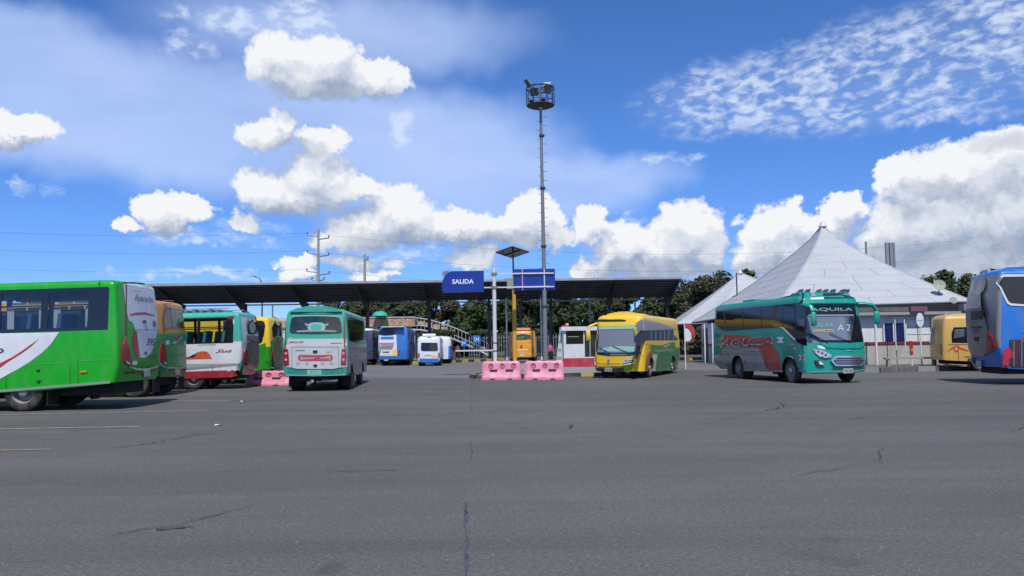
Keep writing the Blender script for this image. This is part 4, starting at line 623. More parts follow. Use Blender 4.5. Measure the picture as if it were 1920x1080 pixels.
 ('farblue', 'rear', 'blue_print', 'bus_blue', 2, 0.0, [(1.11, 2.381),(-0.041, 2.365),(-0.042, 2.128),(1.107, 2.144)]),
 ('farblue', 'rear', 'mauve_panel', 'faded_pink', 2, 0.0, [(1.215, 1.876),(-0.11, 1.87),(-0.043, 1.656),(1.177, 1.673)]),
 ('farblue', 'rear', 'grey_panel', 'mid_grey', 2, 0.0, [(1.193, 1.659),(-0.043, 1.642),(0.092, 1.307),(1.035, 1.32)]),
 ('farblue', 'rear', 'handle', 'dark_grey', 2, 0.0, [(0.9, 1.164),(0.226, 1.168),(0.36, 1.042),(0.798, 1.048)]),
 ('farblue', 'rear', 'green_print', 'fog_green', 2, 0.0, [(1.215, 1.135),(1.001, 1.266),(1.106, 0.796),(1.215, 0.798)]),
 ('farblue', 'rear', 'yellow_print', 'pale_yellow', 2, 0.0, [(0.092, 1.253),(-0.277, 1.383),(-0.308, 0.844),(0.026, 0.849)]),
 ('farblue', 'rear', 'tail_light', 'tail_red', 3, 0.03, [(1.215, 1.375),(1.215, 1.236),(1.215, 1.034),(1.215, 0.923)]),
 ('farblue', 'rear', 'tail_light', 'tail_red', 3, 0.03, [(-0.524, 1.346),(-0.343, 1.213),(-0.363, 1.011),(-0.523, 0.894)]),
 ('farblue', 'rear', 'licence_plate', 'plate', 3, 0.0, [(0.737, 0.522),(0.421, 0.517),(0.422, 0.416),(0.739, 0.421)]),
 ('farblue', 'R', 'side_window', 'black_gloss', 1, 0.0, [(-7.276, 2.591),(6.363, 2.686),(5.356, 1.646),(-7.977, 1.747)]),
 ('farblue', 'R', 'blue_print', 'bus_blue_dark', 1, 0.0, [(-6.655, 1.631),(4.679, 1.356),(4.842, 0.343),(-6.249, 0.504)]),
 ('van', 'rear', 'rear_window', 'black_gloss', 1, 0.0, [(0.596, 1.828),(-0.668, 1.81),(-0.713, 1.277),(-0.603, 1.162),(0.496, 1.178),(0.627, 1.296)]),
 ('van', 'rear', 'blue_skirt', 'bus_blue', 1, 0.0, [(0.74, 0.599),(-0.773, 0.576),(-0.77, 0.272),(0.743, 0.295)]),
 ('van', 'rear', 'yellow_print', 'amber', 2, 0.0, [(0.335, 0.872),(-0.118, 0.885),(-0.247, 0.766),(0.335, 0.775)]),
 ('van', 'rear', 'yellow_print', 'pale_yellow', 2, 0.0, [(-0.15, 0.833),(-0.729, 0.759),(-0.729, 0.662),(-0.246, 0.669)]),
 ('van', 'rear', 'tail_light', 'tail_red', 3, 0.02, [(0.825, 1.007),(0.712, 1.006),(0.713, 0.683),(0.826, 0.716)]),
 ('van', 'rear', 'tail_light', 'tail_red', 3, 0.02, [(-0.827, 1.016),(-0.738, 1.018),(-0.735, 0.661),(-0.824, 0.692)]),
 ('van', 'rear', 'badge', 'dark_grey', 2, 0.0, [(0.114, 2.265),(-0.179, 2.261),(-0.183, 2.168),(0.109, 2.172)]),
 ('van', 'R', 'side_window', 'black_gloss', 1, 0.0, [(-1.621, 1.85),(5.255, 1.851),(5.481, 1.041),(-1.44, 1.091)]),
 ('van', 'R', 'blue_stripe', 'bus_blue', 0, 0.0, [(-1.227, 2.107),(6.302, 2.141),(7.508, 0.302),(-0.756, 0.383)]),
 ('orvan', 'rear', 'rear_window', 'dark_glass', 1, 0.0, [(0.622, 2.388),(0.073, 2.464),(-0.561, 2.372),(-0.609, 1.999),(0.013, 1.958),(0.609, 1.966)]),
 ('orvan', 'rear', 'window_sticker', 'fog_green', 2, 0.0, [(0.498, 2.259),(-0.205, 2.285),(0.081, 2.078),(0.537, 2.063)]),
 ('orvan', 'rear', 'print_line', 'white', 2, 0.0, [(0.658, 1.21),(-0.322, 1.155),(-0.321, 1.099),(0.659, 1.141)]),
 ('orvan', 'rear', 'print_line', 'pale_yellow', 2, 0.0, [(0.451, 1.033),(-0.598, 0.773),(-0.562, 0.718),(0.452, 0.963)]),
 ('orvan', 'rear', 'badge', 'dark_red', 2, 0.0, [(0.137, 1.378),(0.168, 1.27),(0.238, 1.226),(0.307, 1.272),(0.333, 1.381),(0.302, 1.489),(0.232, 1.533),(0.164, 1.487)]),
 ('orvan', 'rear', 'tail_light', 'tail_red', 3, 0.02, [(0.99, 1.217),(0.99, 1.215),(0.99, 0.866),(0.99, 0.902)]),
 ('orvan', 'rear', 'tail_light', 'tail_red', 3, 0.02, [(-0.665, 1.332),(-0.793, 1.33),(-0.799, 0.91),(-0.671, 0.912)]),
 ('orvan', 'rear', 'licence_plate', 'plate', 3, 0.0, [(0.35, 0.787),(0.035, 0.783),(0.037, 0.643),(0.352, 0.648)]),
]

# ------------------------------------------------------------------ bus bodies
def surf(n, side, u, z, e):
    """point on a bus body: u is x on the sides, y on the ends; e is the stand-off"""
    if side in 'LR':
        s = 1 if side == 'L' else -1
        w = half_w(n, z); r = SHAPE[n]['rr']; xa = end_x(n, 'rear', w - r, z) + r
        if u < xa:                                   # wraps round the rear corner
            d = min(xa - u, r); k = d / r
            return Vector((xa - d - e * k, s * (w - r + math.sqrt(max(r * r - d * d, 0)) + e * (1 - k * k) ** 0.5), z))
        return Vector((u, s * (w + e), z))
    w = half_w(n, z) - 0.004; y = max(-w, min(w, u))
    x = end_x(n, side, y, z); S = SHAPE[n]; r = S['rr' if side == 'rear' else 'rf']
    nx, ny = (-1 if side == 'rear' else 1), 0.0
    k = (abs(y) - (w - r)) / r
    if k > 0: ny = min(k, 1) ** 1.0 * (1 if y > 0 else -1); nx *= max(0.15, (1 - min(k, 1) ** 2) ** 0.5)
    return Vector((x + nx * e, y + ny * e, z))
def drape(n, side, name, m, pts, layer=1, th=0.0, parent=None, faces=None, step=0.16):
    """a flat print, pane or plate laid over the body surface"""
    bm = bmesh.new()
    vs = [bm.verts.new((u, z, 0)) for u, z in pts]
    if faces is None:
        f = bm.faces.new(vs)
    else:
        for q in faces:
            try: bm.faces.new([vs[i] for i in q])
            except ValueError: pass
    bmesh.ops.triangulate(bm, faces=bm.faces[:])
    us = [p[0] for p in pts]; zs = [p[1] for p in pts]
    for ax, lo, hi, st in ((0, min(us), max(us), step if side in ('rear', 'front') else 9), (1, min(zs), max(zs), step * 2)):
        k = math.floor(lo / st) + 1
        while k * st < hi:
            nrm = (1, 0, 0) if ax == 0 else (0, 1, 0); co = (k * st, 0, 0) if ax == 0 else (0, k * st, 0)
            bmesh.ops.bisect_plane(bm, geom=bm.verts[:] + bm.edges[:] + bm.faces[:], plane_co=co, plane_no=nrm, dist=1e-5); k += 1
    if side in 'LR' and SHAPE[n]['arch']:
        rw, ra = SHAPE[n]['rw'], SHAPE[n]['ra']
        for a in SHAPE[n]['ax']:
            if min(us) < a + ra and max(us) > a - ra and min(zs) < rw + ra:
                for ax, lo, hi in ((0, a - ra, a + ra), (1, rw - 0.2, rw + ra)):
                    k = 0
                    while lo + k * 0.055 <= hi + 1e-6:
                        c = lo + k * 0.055; k += 1
                        bmesh.ops.bisect_plane(bm, geom=bm.verts[:] + bm.edges[:] + bm.faces[:], plane_co=(c, 0, 0) if ax == 0 else (0, c, 0), plane_no=(1, 0, 0) if ax == 0 else (0, 1, 0), dist=1e-5)
                kill = [f for f in bm.faces if (f.calc_center_median() - Vector((a, rw, 0))).length < ra or (abs(f.calc_center_median().x - a) < ra and f.calc_center_median().y < rw)]
                bmesh.ops.delete(bm, geom=kill, context='FACES')
    e = 0.003 + 0.0025 * layer + th
    base = [v for v in bm.verts]
    if th > 0:
        res = bmesh.ops.extrude_face_region(bm, geom=bm.faces[:])
        new = set(v for v in res['geom'] if isinstance(v, bmesh.types.BMVert))
        for v in bm.verts:
            u, z = v.co.x, v.co.y
            v.co = surf(n, side, u, z, e if v in new else -0.01)
    else:
        for v in base: v.co = surf(n, side, v.co.x, v.co.y, e)
    bmesh.ops.recalc_face_normals(bm, faces=bm.faces[:])
    me = bpy.data.meshes.new(name); bm.to_mesh(me); bm.free(); me.materials.append(MATS[m])
    return link(bpy.data.objects.new(name, me), parent)
def print_text(n, side, name, body, m, u, z, height, width, root, layer=4, shear=0.0, bold=0.0, slope=0.0):
    pts, fs = text_faces(body, height, width, shear, bold)
    sg = {'L': -1, 'R': 1, 'rear': -1, 'front': 1}[side]
    return drape(n, side, name, m, [(u + sg * a, z + b + slope * a) for a, b in pts], layer, 0, root, fs)

def wheel(root, x, y, r, w, outer, dual=False):
    ww = w * (2.1 if dual else 1)
    s = outer
    y0, y1 = y, y - s * ww
    prof = [(r * 0.60, y0 - s * 0.02), (r * 0.70, y0), (r * 0.9, y0 - s * 0.005), (r * 0.98, y0 - s * 0.035), (r, y0 - s * 0.07), (r, y1 + s * 0.07), (r * 0.97, y1 + s * 0.03), (r * 0.6, y1)]
    t = MB().lathe(prof, 24, (x, 0, r), 'y').build('wheel', 'rubber', root, 35)
    m = MB().lathe([(r * 0.61, y0 - s * 0.015), (r * 0.56, y0 - s * 0.05), (r * 0.50, y0 - s * (0.10 if not dual else 0.16)), (r * 0.26, y0 - s * (0.06 if not dual else 0.14)),
                    (r * 0.24, y0 + s * 0.0), (r * 0.16, y0 + s * 0.02), (0.001, y0 + s * 0.02)], 20, (x, 0, r), 'y')
    m.build('rim', 'rim_metal', t, 35)

BUS_ROOTS = {}
def make_bus(n, name, label, cat, colour, panes=(), rake=0.0, dz=0.0, fix=None, extra_x=(), extra_z=(), chassis=True, floor=None):
    X, Y, hd, W, L, H = BUS[n]; S = SHAPE[n]
    root = empty(name, (X, Y, dz), R(hd)); root.rotation_euler = (0, R(rake), R(hd))
    tag(root, label, cat)
    BUS_ROOTS[n] = root
    rr, rf, br, bf = S['rr'], S['rf'], S['br'], S['bf']
    Rr = S['Rr']; ze = H - S['crown'] - Rr * 0.8
    zs = [S['z0'], S['z1']] + [z for p in panes for z in p[3:5]] + list(extra_z) + [1.55, ze]
    zs = sorted(set(round(z, 3) for z in zs if z <= ze + 1e-6))
    lev = [(z, 0.0) for z in zs]
    for i in range(1, 6):
        t = i / 5 * math.pi / 2
        lev.append((ze + Rr * 0.8 * math.sin(t), Rr * (1 - math.cos(t))))
    lev.append((H - S['crown'] * 0.45, Rr + W * 0.14)); lev.append((H, Rr + W * 0.27))
    xs0 = max(lerp_prof(S['rp'], z) for z in zs) + br + rr + 0.02; xe0 = L - max(lerp_prof(S['fp'], z) for z in zs) - bf - rf - 0.02
    sx = {round(xs0, 3), round(xe0, 3)}
    for p in panes:
        if p[0] in 'LR': sx |= {round(p[1], 3), round(p[2], 3)}
    sx |= set(extra_x); ra = S['ra']
    for a in (S['ax'] if S['arch'] else ()):
        sx |= {round(a - ra, 4), round(a + ra, 4), round(a - ra + 0.006, 4), round(a + ra - 0.006, 4)} | {round(a - ra * math.cos(k * math.pi / 10), 4) for k in range(1, 10)}
    sx = sorted(x for x in sx if xs0 - 1e-3 <= x <= xe0 + 1e-3)
    def ends(side, w, r):
        hs = {0.0, w - r, -(w - r)} | {(w - r) * k / 4 for k in range(-4, 5)}
        return sorted(hs)
    yr = sorted(set([round(a, 3) for p in panes if p[0] == 'rear' for a in p[1:3]] + [round((W / 2 - rr) * k / 4, 3) for k in range(-4, 5)]))
    yf = sorted(set([round(a, 3) for p in panes if p[0] == 'front' for a in p[1:3]] + [round((W / 2 - rf) * k / 4, 3) for k in range(-4, 5)]))
    yr = [y for y in yr if abs(y) <= W / 2 - rr + 1e-6]; yf = [y for y in yf if abs(y) <= W / 2 - rf + 1e-6]
    rings = []; NA = 5
    for li, (z, ins) in enumerate(lev):
        w = half_w0(n, z) - ins; xr = lerp_prof(S['rp'], z) + ins * 1.15; xf = L - lerp_prof(S['fp'], z) - ins * 1.3
        r1 = min(rr, w * 0.6); r2 = min(rf, w * 0.6); kr = (w - r1) / (W / 2 - rr); kf = (w - r2) / (W / 2 - rf)
        xa = xr + br * ((w - r1) / w) ** 2 + r1; xb = xf - bf * ((w - r2) / w) ** 2 - r2
        ring = []
        def zz(x, side=True):
            z2 = z
            if li == 0:
                z2 = S['z0'] + S['lift'] * max(0.0, 1 - x / 2.3) ** 1.3
                if side and S['arch']:
                    for a in S['ax']:
                        if abs(x - a) < ra - 0.004: z2 = max(z2, S['rw'] + math.sqrt(max(ra * ra - (x - a) ** 2, 0)))
                        z2 = min(z2, S['z1'] - 0.01)
            return z2
        def xm(x): return xa + (x - sx[0]) / (sx[-1] - sx[0]) * (xb - xa) if z > ze - 0.001 else (max(x, xa + 0.004) if x < L / 2 else min(x, xb - 0.004))
        ring.append(('L', xa, w, zz(xa)))
        for x in sx: ring.append(('L', max(xm(x), xa + 0.004), w, zz(x)))
        ring.append(('L', xb, w, z))
        for k in range(1, NA): t = math.pi / 2 * k / NA; ring.append(('cFL', xb + r2 * math.sin(t), w - r2 + r2 * math.cos(t), z))
        for y in reversed(yf): ring.append(('front', xf - bf * (y * kf / w) ** 2, y * kf, z))
        for k in range(1, NA): t = math.pi / 2 * k / NA; ring.append(('cFR', xb + r2 * math.cos(t), -(w - r2 + r2 * math.sin(t)), z))
        ring.append(('R', xb, -w, z))
        for x in reversed(sx): ring.append(('R', max(xm(x), xa + 0.004), -w, zz(x)))
        ring.append(('R', xa, -w, zz(xa)))
        for k in range(1, NA): t = math.pi / 2 * k / NA; ring.append(('cRR', xa - r1 * math.sin(t), -(w - r1 + r1 * math.cos(t)), zz(0, False)))
        for y in yr: ring.append(('rear', xr + br * (y * kr / w) ** 2, y * kr, zz(0, False)))
        for k in range(1, NA): t = math.pi / 2 * k / NA; ring.append(('cRL', xa - r1 * math.cos(t), w - r1 + r1 * math.sin(t), zz(0, False)))
        rings.append(ring)
    N = len(rings[0]); verts = [Vector(p[1:]) for r in rings for p in r]
    faces = []; fmn = []; pf = {}
    for li in range(len(rings) - 1):
        for k in range(N):
            k2 = (k + 1) % N; a, b = rings[li][k], rings[li][k2]
            q = (li * N + k, li * N + k2, (li + 1) * N + k2, (li + 1) * N + k)
            c = (verts[q[0]] + verts[q[1]] + verts[q[2]] + verts[q[3]]) / 4
            side = a[0] if a[0] == b[0] else (a[0] if a[0][0] == 'c' else b[0])
            if a[0] != b[0] and a[0] in ('L', 'R', 'front', 'rear') and b[0] in ('L', 'R', 'front', 'rear'): side = a[0]
            u = c.x if side in ('L', 'R') else c.y
            zlev = (lev[li][0] + lev[li + 1][0]) / 2
            hit = None
            for i, p in enumerate(panes):
                if (p[0] == side or (p[0] == 'front' and side in ('cFL', 'cFR') and abs(c.y) < p[2])) and p[1] < u < p[2] and p[3] < zlev < p[4]: hit = i
            if hit is not None: pf.setdefault(hit, []).append(q); continue
            faces.append(q); fmn.append(colour(side, u, zlev if li else 0.7, c))
    faces.append(tuple(range((len(rings) - 1) * N, len(rings) * N))); fmn.append(colour('roof', 0, H, Vector((L / 2, 0, H))))
    names = sorted(set(fmn))
    body = finish('body', verts, faces, names, root, 32, [names.index(m) for m in fmn])
    for i, qs in pf.items():
        ids = sorted({v for q in qs for v in q}); mp = {v: j for j, v in enumerate(ids)}
        vs = []
        for v in ids:
            p = verts[v].copy()
            p.y -= 0.014 * (1 if p.y > 0 else -1) * (1 if panes[i][0] in 'LR' else 0)
            if panes[i][0] == 'front': p.x -= 0.015
            if panes[i][0] == 'rear': p.x += 0.015
            vs.append(p)
        finish(panes[i][6] if len(panes[i]) > 6 else 'window', vs, [tuple(mp[v] for v in q) for q in qs], panes[i][5], root, 40)
    # running gear
    if chassis:
        m = MB(); hw = W / 2 - 0.42
        m.box(0.35, L - 0.5, -hw, hw, 0.34, 0.62); m.box(0.25, L - 0.3, -W / 2 + 0.06, W / 2 - 0.06, S['z1'] + 0.02, S['z1'] + 0.06)
        for a in S['ax']: m.box(a - 0.07, a + 0.07, -W / 2 + 0.3, W / 2 - 0.3, S['rw'] - 0.07, S['rw'] + 0.07)
        ax = sorted(S['ax']); m.box(ax[0] + 0.75, ax[0] + 1.6, -W / 2 + 0.12, W / 2 - 0.12, 0.36, 0.8)
        m.box(ax[1] - 1.5, ax[1] - 0.72, -W / 2 + 0.12, W / 2 - 0.12, 0.40, 0.8)
        m.box(0.3, max(ax[0] - 0.7, 0.5), -W / 2 + 0.2, W / 2 - 0.2, S['z0'] + S['lift'] - 0.02, S['z0'] + S['lift'] + 0.2)
        for a in (S['ax'][0] - ra - 0.08,):
            for s in (-1, 1): m.box(a, a + 0.02, s * (W / 2 - 0.10) - 0.24, s * (W / 2 - 0.10) - 0.24 + 0.48 * 1, 0.14, 0.6) if s < 0 else m.box(a, a + 0.02, W / 2 - 0.56, W / 2 - 0.06, 0.14, 0.6)
        m.build('chassis', 'chassis', root)
    ax = sorted(S['ax'])
    for i, a in enumerate(ax):
        for s in (-1, 1): wheel(root, a, s * (W / 2 - 0.06), S['rw'], 0.24, s, dual=(i == 0))
    if floor:
        m = MB(); m.box(0.3, L - 0.35, -W / 2 + 0.08, W / 2 - 0.08, floor - 0.03, floor); m.build('floor', 'interior', root)
    for d in DECALS:
        if d[0] == n: drape(n, d[1], d[2], d[3], d[6], d[4], d[5], root)
    return root
def seats(root, xs, W, floor, m='seat_blue', h=1.15):
    back = None
    for x in xs:
        for s in (-1, 1):
            b = MB(); y0, y1 = (0.25, W / 2 - 0.16) if s > 0 else (-W / 2 + 0.16, -0.25)
            ym = (y0 + y1) / 2
            for a, c in ((y0, ym - 0.02), (ym + 0.02, y1)):
                b.prism([(x, floor + 0.4), (x + 0.12, floor + 0.4), (x + 0.02, floor + h), (x - 0.08, floor + h - 0.03)], 'y', a, c)
                b.box(x + 0.05, x + 0.5, a, c, floor + 0.32, floor + 0.45)
            b.build('seat', m, root)

# ------------------------------------------------------------------ ground
def ground_mat(name, c0, c1, speck, streak=0.12):
    m = bpy.data.materials.new(name); m.use_nodes = True; MATS[name] = m
    nt = m.node_tree; b = nt.nodes['Principled BSDF']; t = NT(nt)
    co = t.n('ShaderNodeTexCoord').outputs['Object']
    big = t.rng(t.noise(co, 0.09, 5, 0.6), 0.3, 0.7)
    mp = t.n('ShaderNodeMapping'); nt.links.new(co, mp.inputs[0]); mp.inputs['Scale'].default_value = (0.10, 0.75, 1); mp.inputs['Rotation'].default_value = (0, 0, R(8))
    st = t.rng(t.noise(mp.outputs[0], 1.0, 6, 0.65, 0.6), 0.3, 0.72)
    mid = t.rng(t.noise(co, 1.1, 6, 0.65), 0.25, 0.75)
    fine = t.rng(t.noise(co, 26, 4, 0.8), 0.32, 0.68)
    grit = t.rng(t.noise(co, 120, 2, 0.6), 0.3, 0.7)
    c = t.mix(t.m('MULTIPLY_ADD', st, 0.5, t.m('MULTIPLY', big, 0.5)), (*c0, 1), (*c1, 1))
    c = t.mix(t.m('MULTIPLY', mid, streak), c, tuple(x * 0.75 for x in c0) + (1,))
    k = t.m('MULTIPLY', t.m('MULTIPLY_ADD', fine, 0.6, 0.7), t.m('MULTIPLY_ADD', grit, 0.8, 0.6))
    cc = t.n('ShaderNodeCombineColor')
    for i in range(3): nt.links.new(k, cc.inputs[i])
    c = t.mix(1.0, c, cc.outputs[0], 'MULTIPLY')
    v = t.n('ShaderNodeTexVoronoi'); nt.links.new(co, v.inputs[0]); v.inputs['Scale'].default_value = 15
    sp = t.m('MULTIPLY', t.m('LESS_THAN', v.outputs['Distance'], 0.10), t.m('GREATER_THAN', t.noise(co, 5, 2), 0.55))
    c = t.mix(t.m('MULTIPLY', sp, speck), c, (0.34, 0.34, 0.35, 1))
    # oil drips and rubber
    oil = t.rng(t.noise(co, 0.55, 4, 0.5, 0.8), 0.66, 0.74)
    c = t.mix(t.m('MULTIPLY', oil, 0.35), c, (0.03, 0.03, 0.034, 1))
    nt.links.new(c, b.inputs['Base Color']); b.inputs['Roughness'].default_value = 0.85; b.inputs['Specular IOR Level'].default_value = 0.35
    bp = t.n('ShaderNodeBump'); bp.inputs['Strength'].default_value = 0.3; bp.inputs['Distance'].default_value = 0.008
    nt.links.new(t.m('ADD', fine, grit), bp.inputs['Height']); nt.links.new(bp.outputs[0], b.inputs['Normal'])
ground_mat('asphalt', (0.089, 0.085, 0.080), (0.142, 0.136, 0.128), 1.0)
ground_mat('concrete_ground', (0.135, 0.132, 0.130), (0.18, 0.177, 0.173), 0.3)
mat('grass_ground', (0.05, 0.065, 0.03), 0.95, var=0.4, vscale=0.3)
def sheet(name, pts, z, m, kind='structure'):
    return tag(finish(name, [(x, y, z) for x, y in pts], [tuple(range(len(pts)))], m), kind=kind)
sheet('ground', [(-900, -60), (900, -60), (900, 1800), (-900, 1800)], 0, 'asphalt')
sheet('concrete_apron', [(-70, 50), (-8.7, 40.9), (-4.2, 38.4), (-1.5, 37.3), (4, 38.2), (8.5, 45), (13.2, 43), (13.5, 68), (10, 100), (-70, 100)], 0.004, 'concrete_ground')
sheet('verge', [(-300, 101), (-5, 101), (14, 106), (300, 106), (300, 500), (-300, 500)], 0.008, 'grass_ground')

mat('line_paint', (0.42, 0.40, 0.36), 0.7, var=0.5, vscale=9, dust=0.7)
mat('line_ochre', (0.34, 0.24, 0.13), 0.7, var=0.5, vscale=9, dust=0.6)
mat('crack_dark', (0.042, 0.043, 0.048), 0.9, var=0.3)
mat('seam_tar', (0.066, 0.068, 0.088), 0.7, var=0.4, vscale=4)
def strip(name, path, w, m, z, wob=0.0, seed=0, kind='structure', sub=1):
    rnd = random.Random(seed); P = [Vector((x, y, 0)) for x, y in path]; Q = []
    for a, b in zip(P, P[1:]):
        for k in range(sub): Q.append(a.lerp(b, k / sub))
    Q.append(P[-1])
    Q = [q + Vector((rnd.uniform(-wob, wob), rnd.uniform(-wob, wob), 0)) for q in Q]
    vs = []; fs = []
    for i, q in enumerate(Q):
        d = (Q[min(i + 1, len(Q) - 1)] - Q[max(i - 1, 0)]).normalized(); nrm = Vector((-d.y, d.x, 0))
        ww = w * (1 if wob == 0 else rnd.uniform(0.25, 1.0)) * (0.2 if wob and i in (0, len(Q) - 1) else 1) / 2
        vs += [(q + nrm * ww) + Vector((0, 0, z)), (q - nrm * ww) + Vector((0, 0, z))]
        if i: fs.append((2 * i - 2, 2 * i - 1, 2 * i + 1, 2 * i))
    return tag(finish(name, vs, fs, m), kind=kind)
strip('painted_line', [(-13, 15.75), (-7.4, 16.0)], 0.09, 'line_paint', 0.008)
strip('painted_line', [(-16, 19.3), (-7.6, 19.95)], 0.08, 'line_paint', 0.008)
strip('painted_line', [(-12, 12.2), (-7.15, 12.48)], 0.09, 'line_ochre', 0.008)
strip('painted_line', [(-12.5, 24.3), (-8.3, 23.55)], 0.10, 'line_paint', 0.008)
strip('painted_line', [(9.0, 31.0), (13.8, 31.4)], 0.10, 'line_paint', 0.008)
for sk, (sp, sw) in enumerate([([(-0.30, 3.0), (-0.33, 5.4), (-0.44, 7.2), (-0.48, 7.8)], 0.034), ([(-0.55, 10.6), (-0.70, 13)], 0.016), ([(-0.95, 18), (-1.1, 21)], 0.02), ([(-1.25, 24), (-1.48, 28.5)], 0.03), ([(-1.5, 29.5), (-1.66, 32), (-1.8, 37)], 0.05)]):
    strip('tar_seam', sp, sw, 'seam_tar', 0.008, 0.016, 3 + sk, sub=9)
strip('tar_seam', [(-25, 44.6), (-8.7, 41.0), (-1.5, 37.4)], 0.10, 'crack_dark', 0.009, 0.04, 9, sub=10)
for k, (p, w) in enumerate([([(-6.3, 12.4), (-5.98, 12.9), (-5.7, 13.6), (-5.62, 14.4)], 0.06), ([(-5.8, 14.25), (-5.2, 14.5)], 0.08), ([(-9.0, 14.0), (-8.2, 15.0), (-7.6, 15.6)], 0.03),
        ([(-3.4, 6.6), (-2.9, 7.0), (-2.5, 7.9)], 0.04), ([(-3.0, 6.75), (-2.75, 6.9)], 0.09), ([(-6.1, 8.8), (-5.3, 9.6)], 0.03), ([(-2.3, 9.8), (-1.4, 9.9)], 0.05), ([(5.4, 17.5), (6.2, 18.6), (6.6, 19.9)], 0.07), ([(1.0, 14.5), (1.15, 15.2)], 0.09),
        ([(2.5, 22), (5, 21), (8, 19.5)], 0.05), ([(8, 13), (9.2, 14.2), (10.5, 14.8)], 0.04), ([(-8, 30), (-4, 31), (0, 30.5)], 0.06), ([(-4.6, 33), (-7.5, 34.5)], 0.06), ([(3, 9), (4.5, 10), (5.2, 11.5)], 0.03)]):
    strip('crack', p, w * 0.6, 'crack_dark', 0.0125 + 0.0004 * k, 0.05, 20 + k, sub=7)
for k, (x, y) in enumerate([(-7.8, 23.0), (-5.9, 15.9)]):
    o = finish('litter', [(x, y, .01), (x + .13, y + .03, .03), (x + .11, y + .14, .012), (x - .02, y + .1, .035)], [(0, 1, 2), (0, 2, 3)], 'white')
    tag(o, 'small scrap of white litter lying on the open asphalt', 'litter', 'scraps of litter on the asphalt')

def tyre_mat():
    m = bpy.data.materials.new('tyre_mark'); m.use_nodes = True; MATS['tyre_mark'] = m; nt = m.node_tree; nt.nodes.clear(); t = NT(nt)
    o = t.n('ShaderNodeOutputMaterial'); tr = t.n('ShaderNodeBsdfTransparent'); df = t.n('ShaderNodeBsdfDiffuse'); df.inputs[0].default_value = (.035, .035, .038, 1)
    ms = t.n('ShaderNodeMixShader'); co = t.n('ShaderNodeTexCoord').outputs['Object']
    nt.links.new(t.m('MULTIPLY', t.rng(t.noise(co, .8, 5, .65), .38, .68), .08), ms.inputs[0]); nt.links.new(tr.outputs[0], ms.inputs[1]); nt.links.new(df.outputs[0], ms.inputs[2]); nt.links.new(ms.outputs[0], o.inputs[0])
tyre_mat()
for k, (cx, cy, rad, a0, a1) in enumerate([(4, 48, 22, 200, 262), (4, 48, 24, 205, 258), (-12, 2, 26, 30, 78), (-12, 2, 28, 32, 75), (10, 60, 34, 236, 280), (10, 60, 36.1, 238, 278), (-30, 40, 26, -62, -20), (-30, 40, 28.1, -60, -22), (20, 5, 17, 95, 160), (20, 5, 19.1, 97, 158)]):
    strip('tyre_mark', [(cx + rad * math.cos(R(a0 + (a1 - a0) * j / 30)), cy + rad * math.sin(R(a0 + (a1 - a0) * j / 30))) for j in range(31)], 0.24, 'tyre_mark', 0.0185 + 0.0006 * k)

# ------------------------------------------------------------------ long canopy
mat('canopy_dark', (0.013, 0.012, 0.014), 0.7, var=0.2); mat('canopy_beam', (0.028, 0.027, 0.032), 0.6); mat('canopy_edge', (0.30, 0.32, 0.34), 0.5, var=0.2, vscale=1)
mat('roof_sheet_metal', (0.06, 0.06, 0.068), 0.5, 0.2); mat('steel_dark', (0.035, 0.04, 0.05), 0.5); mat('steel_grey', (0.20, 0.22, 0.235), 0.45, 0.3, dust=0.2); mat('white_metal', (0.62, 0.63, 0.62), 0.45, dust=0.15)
mat('galvanised', (0.27, 0.30, 0.31), 0.45, 0.4, dust=0.2)
cx0, cx1, fy, by, fz, bz = -52.0, 16.8, 79.0, 86.0, 7.95, 6.5
can = tag(empty('bus_canopy', (-2, 82, 0)), 'long dark steel canopy with sloping roof crossing the whole yard behind the buses', 'canopy')
def P_can(x, y, z): return Vector((x, y, z)) - can.location
m = MB()
n = 40
for i in range(n):                                             # roof sheets, each folded strip running front to back
    xa = cx0 + (cx1 - cx0) * i / n; xb = cx0 + (cx1 - cx0) * (i + 1) / n - 0.02
    a, b_, c, d = P_can(xa, fy, fz), P_can(xb, fy, fz), P_can(xb + (0 if i < n - 1 else 0.1), by, bz), P_can(xa, by, bz)
    up = Vector((0, 0, 0.05 + 0.012 * (i % 2)))
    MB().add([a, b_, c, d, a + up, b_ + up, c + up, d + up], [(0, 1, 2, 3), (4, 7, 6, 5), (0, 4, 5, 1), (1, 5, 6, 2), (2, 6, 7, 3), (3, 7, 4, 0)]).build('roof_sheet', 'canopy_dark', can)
for k in range(8):                                             # purlins
    f = (k + 0.4) / 8; y = fy + (by - fy) * f; z = fz + (bz - fz) * f - 0.01
    p = P_can(cx0, y, z); q = P_can(cx1, y, z)
    MB().box(p.x, q.x, p.y - 0.05, p.y + 0.05, p.z - 0.17, p.z).build('purlin', 'roof_sheet_metal', can)
p = P_can(cx0, fy, fz); q = P_can(cx1, fy, fz)
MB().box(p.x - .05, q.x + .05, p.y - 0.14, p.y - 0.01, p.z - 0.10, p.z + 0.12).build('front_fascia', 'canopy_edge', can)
p = P_can(cx0, by, bz); q = P_can(cx1, by, bz)
MB().box(p.x, q.x + 0.3, p.y + 0.02, p.y + 0.16, p.z - 0.32, p.z - 0.18).build('rear_gutter', 'galvanised', can)
MB().tube([P_can(cx1 + .06, fy, fz), P_can(cx1 + .1, by, bz)], 0.09, 6).build('side_trim', 'steel_grey', can)
xs_post = [-48.4, -41.8, -35.2, -28.6, -22.0, -15.5, -8.9, -2.45, 0.85, 4.1, 10.35, 16.6]
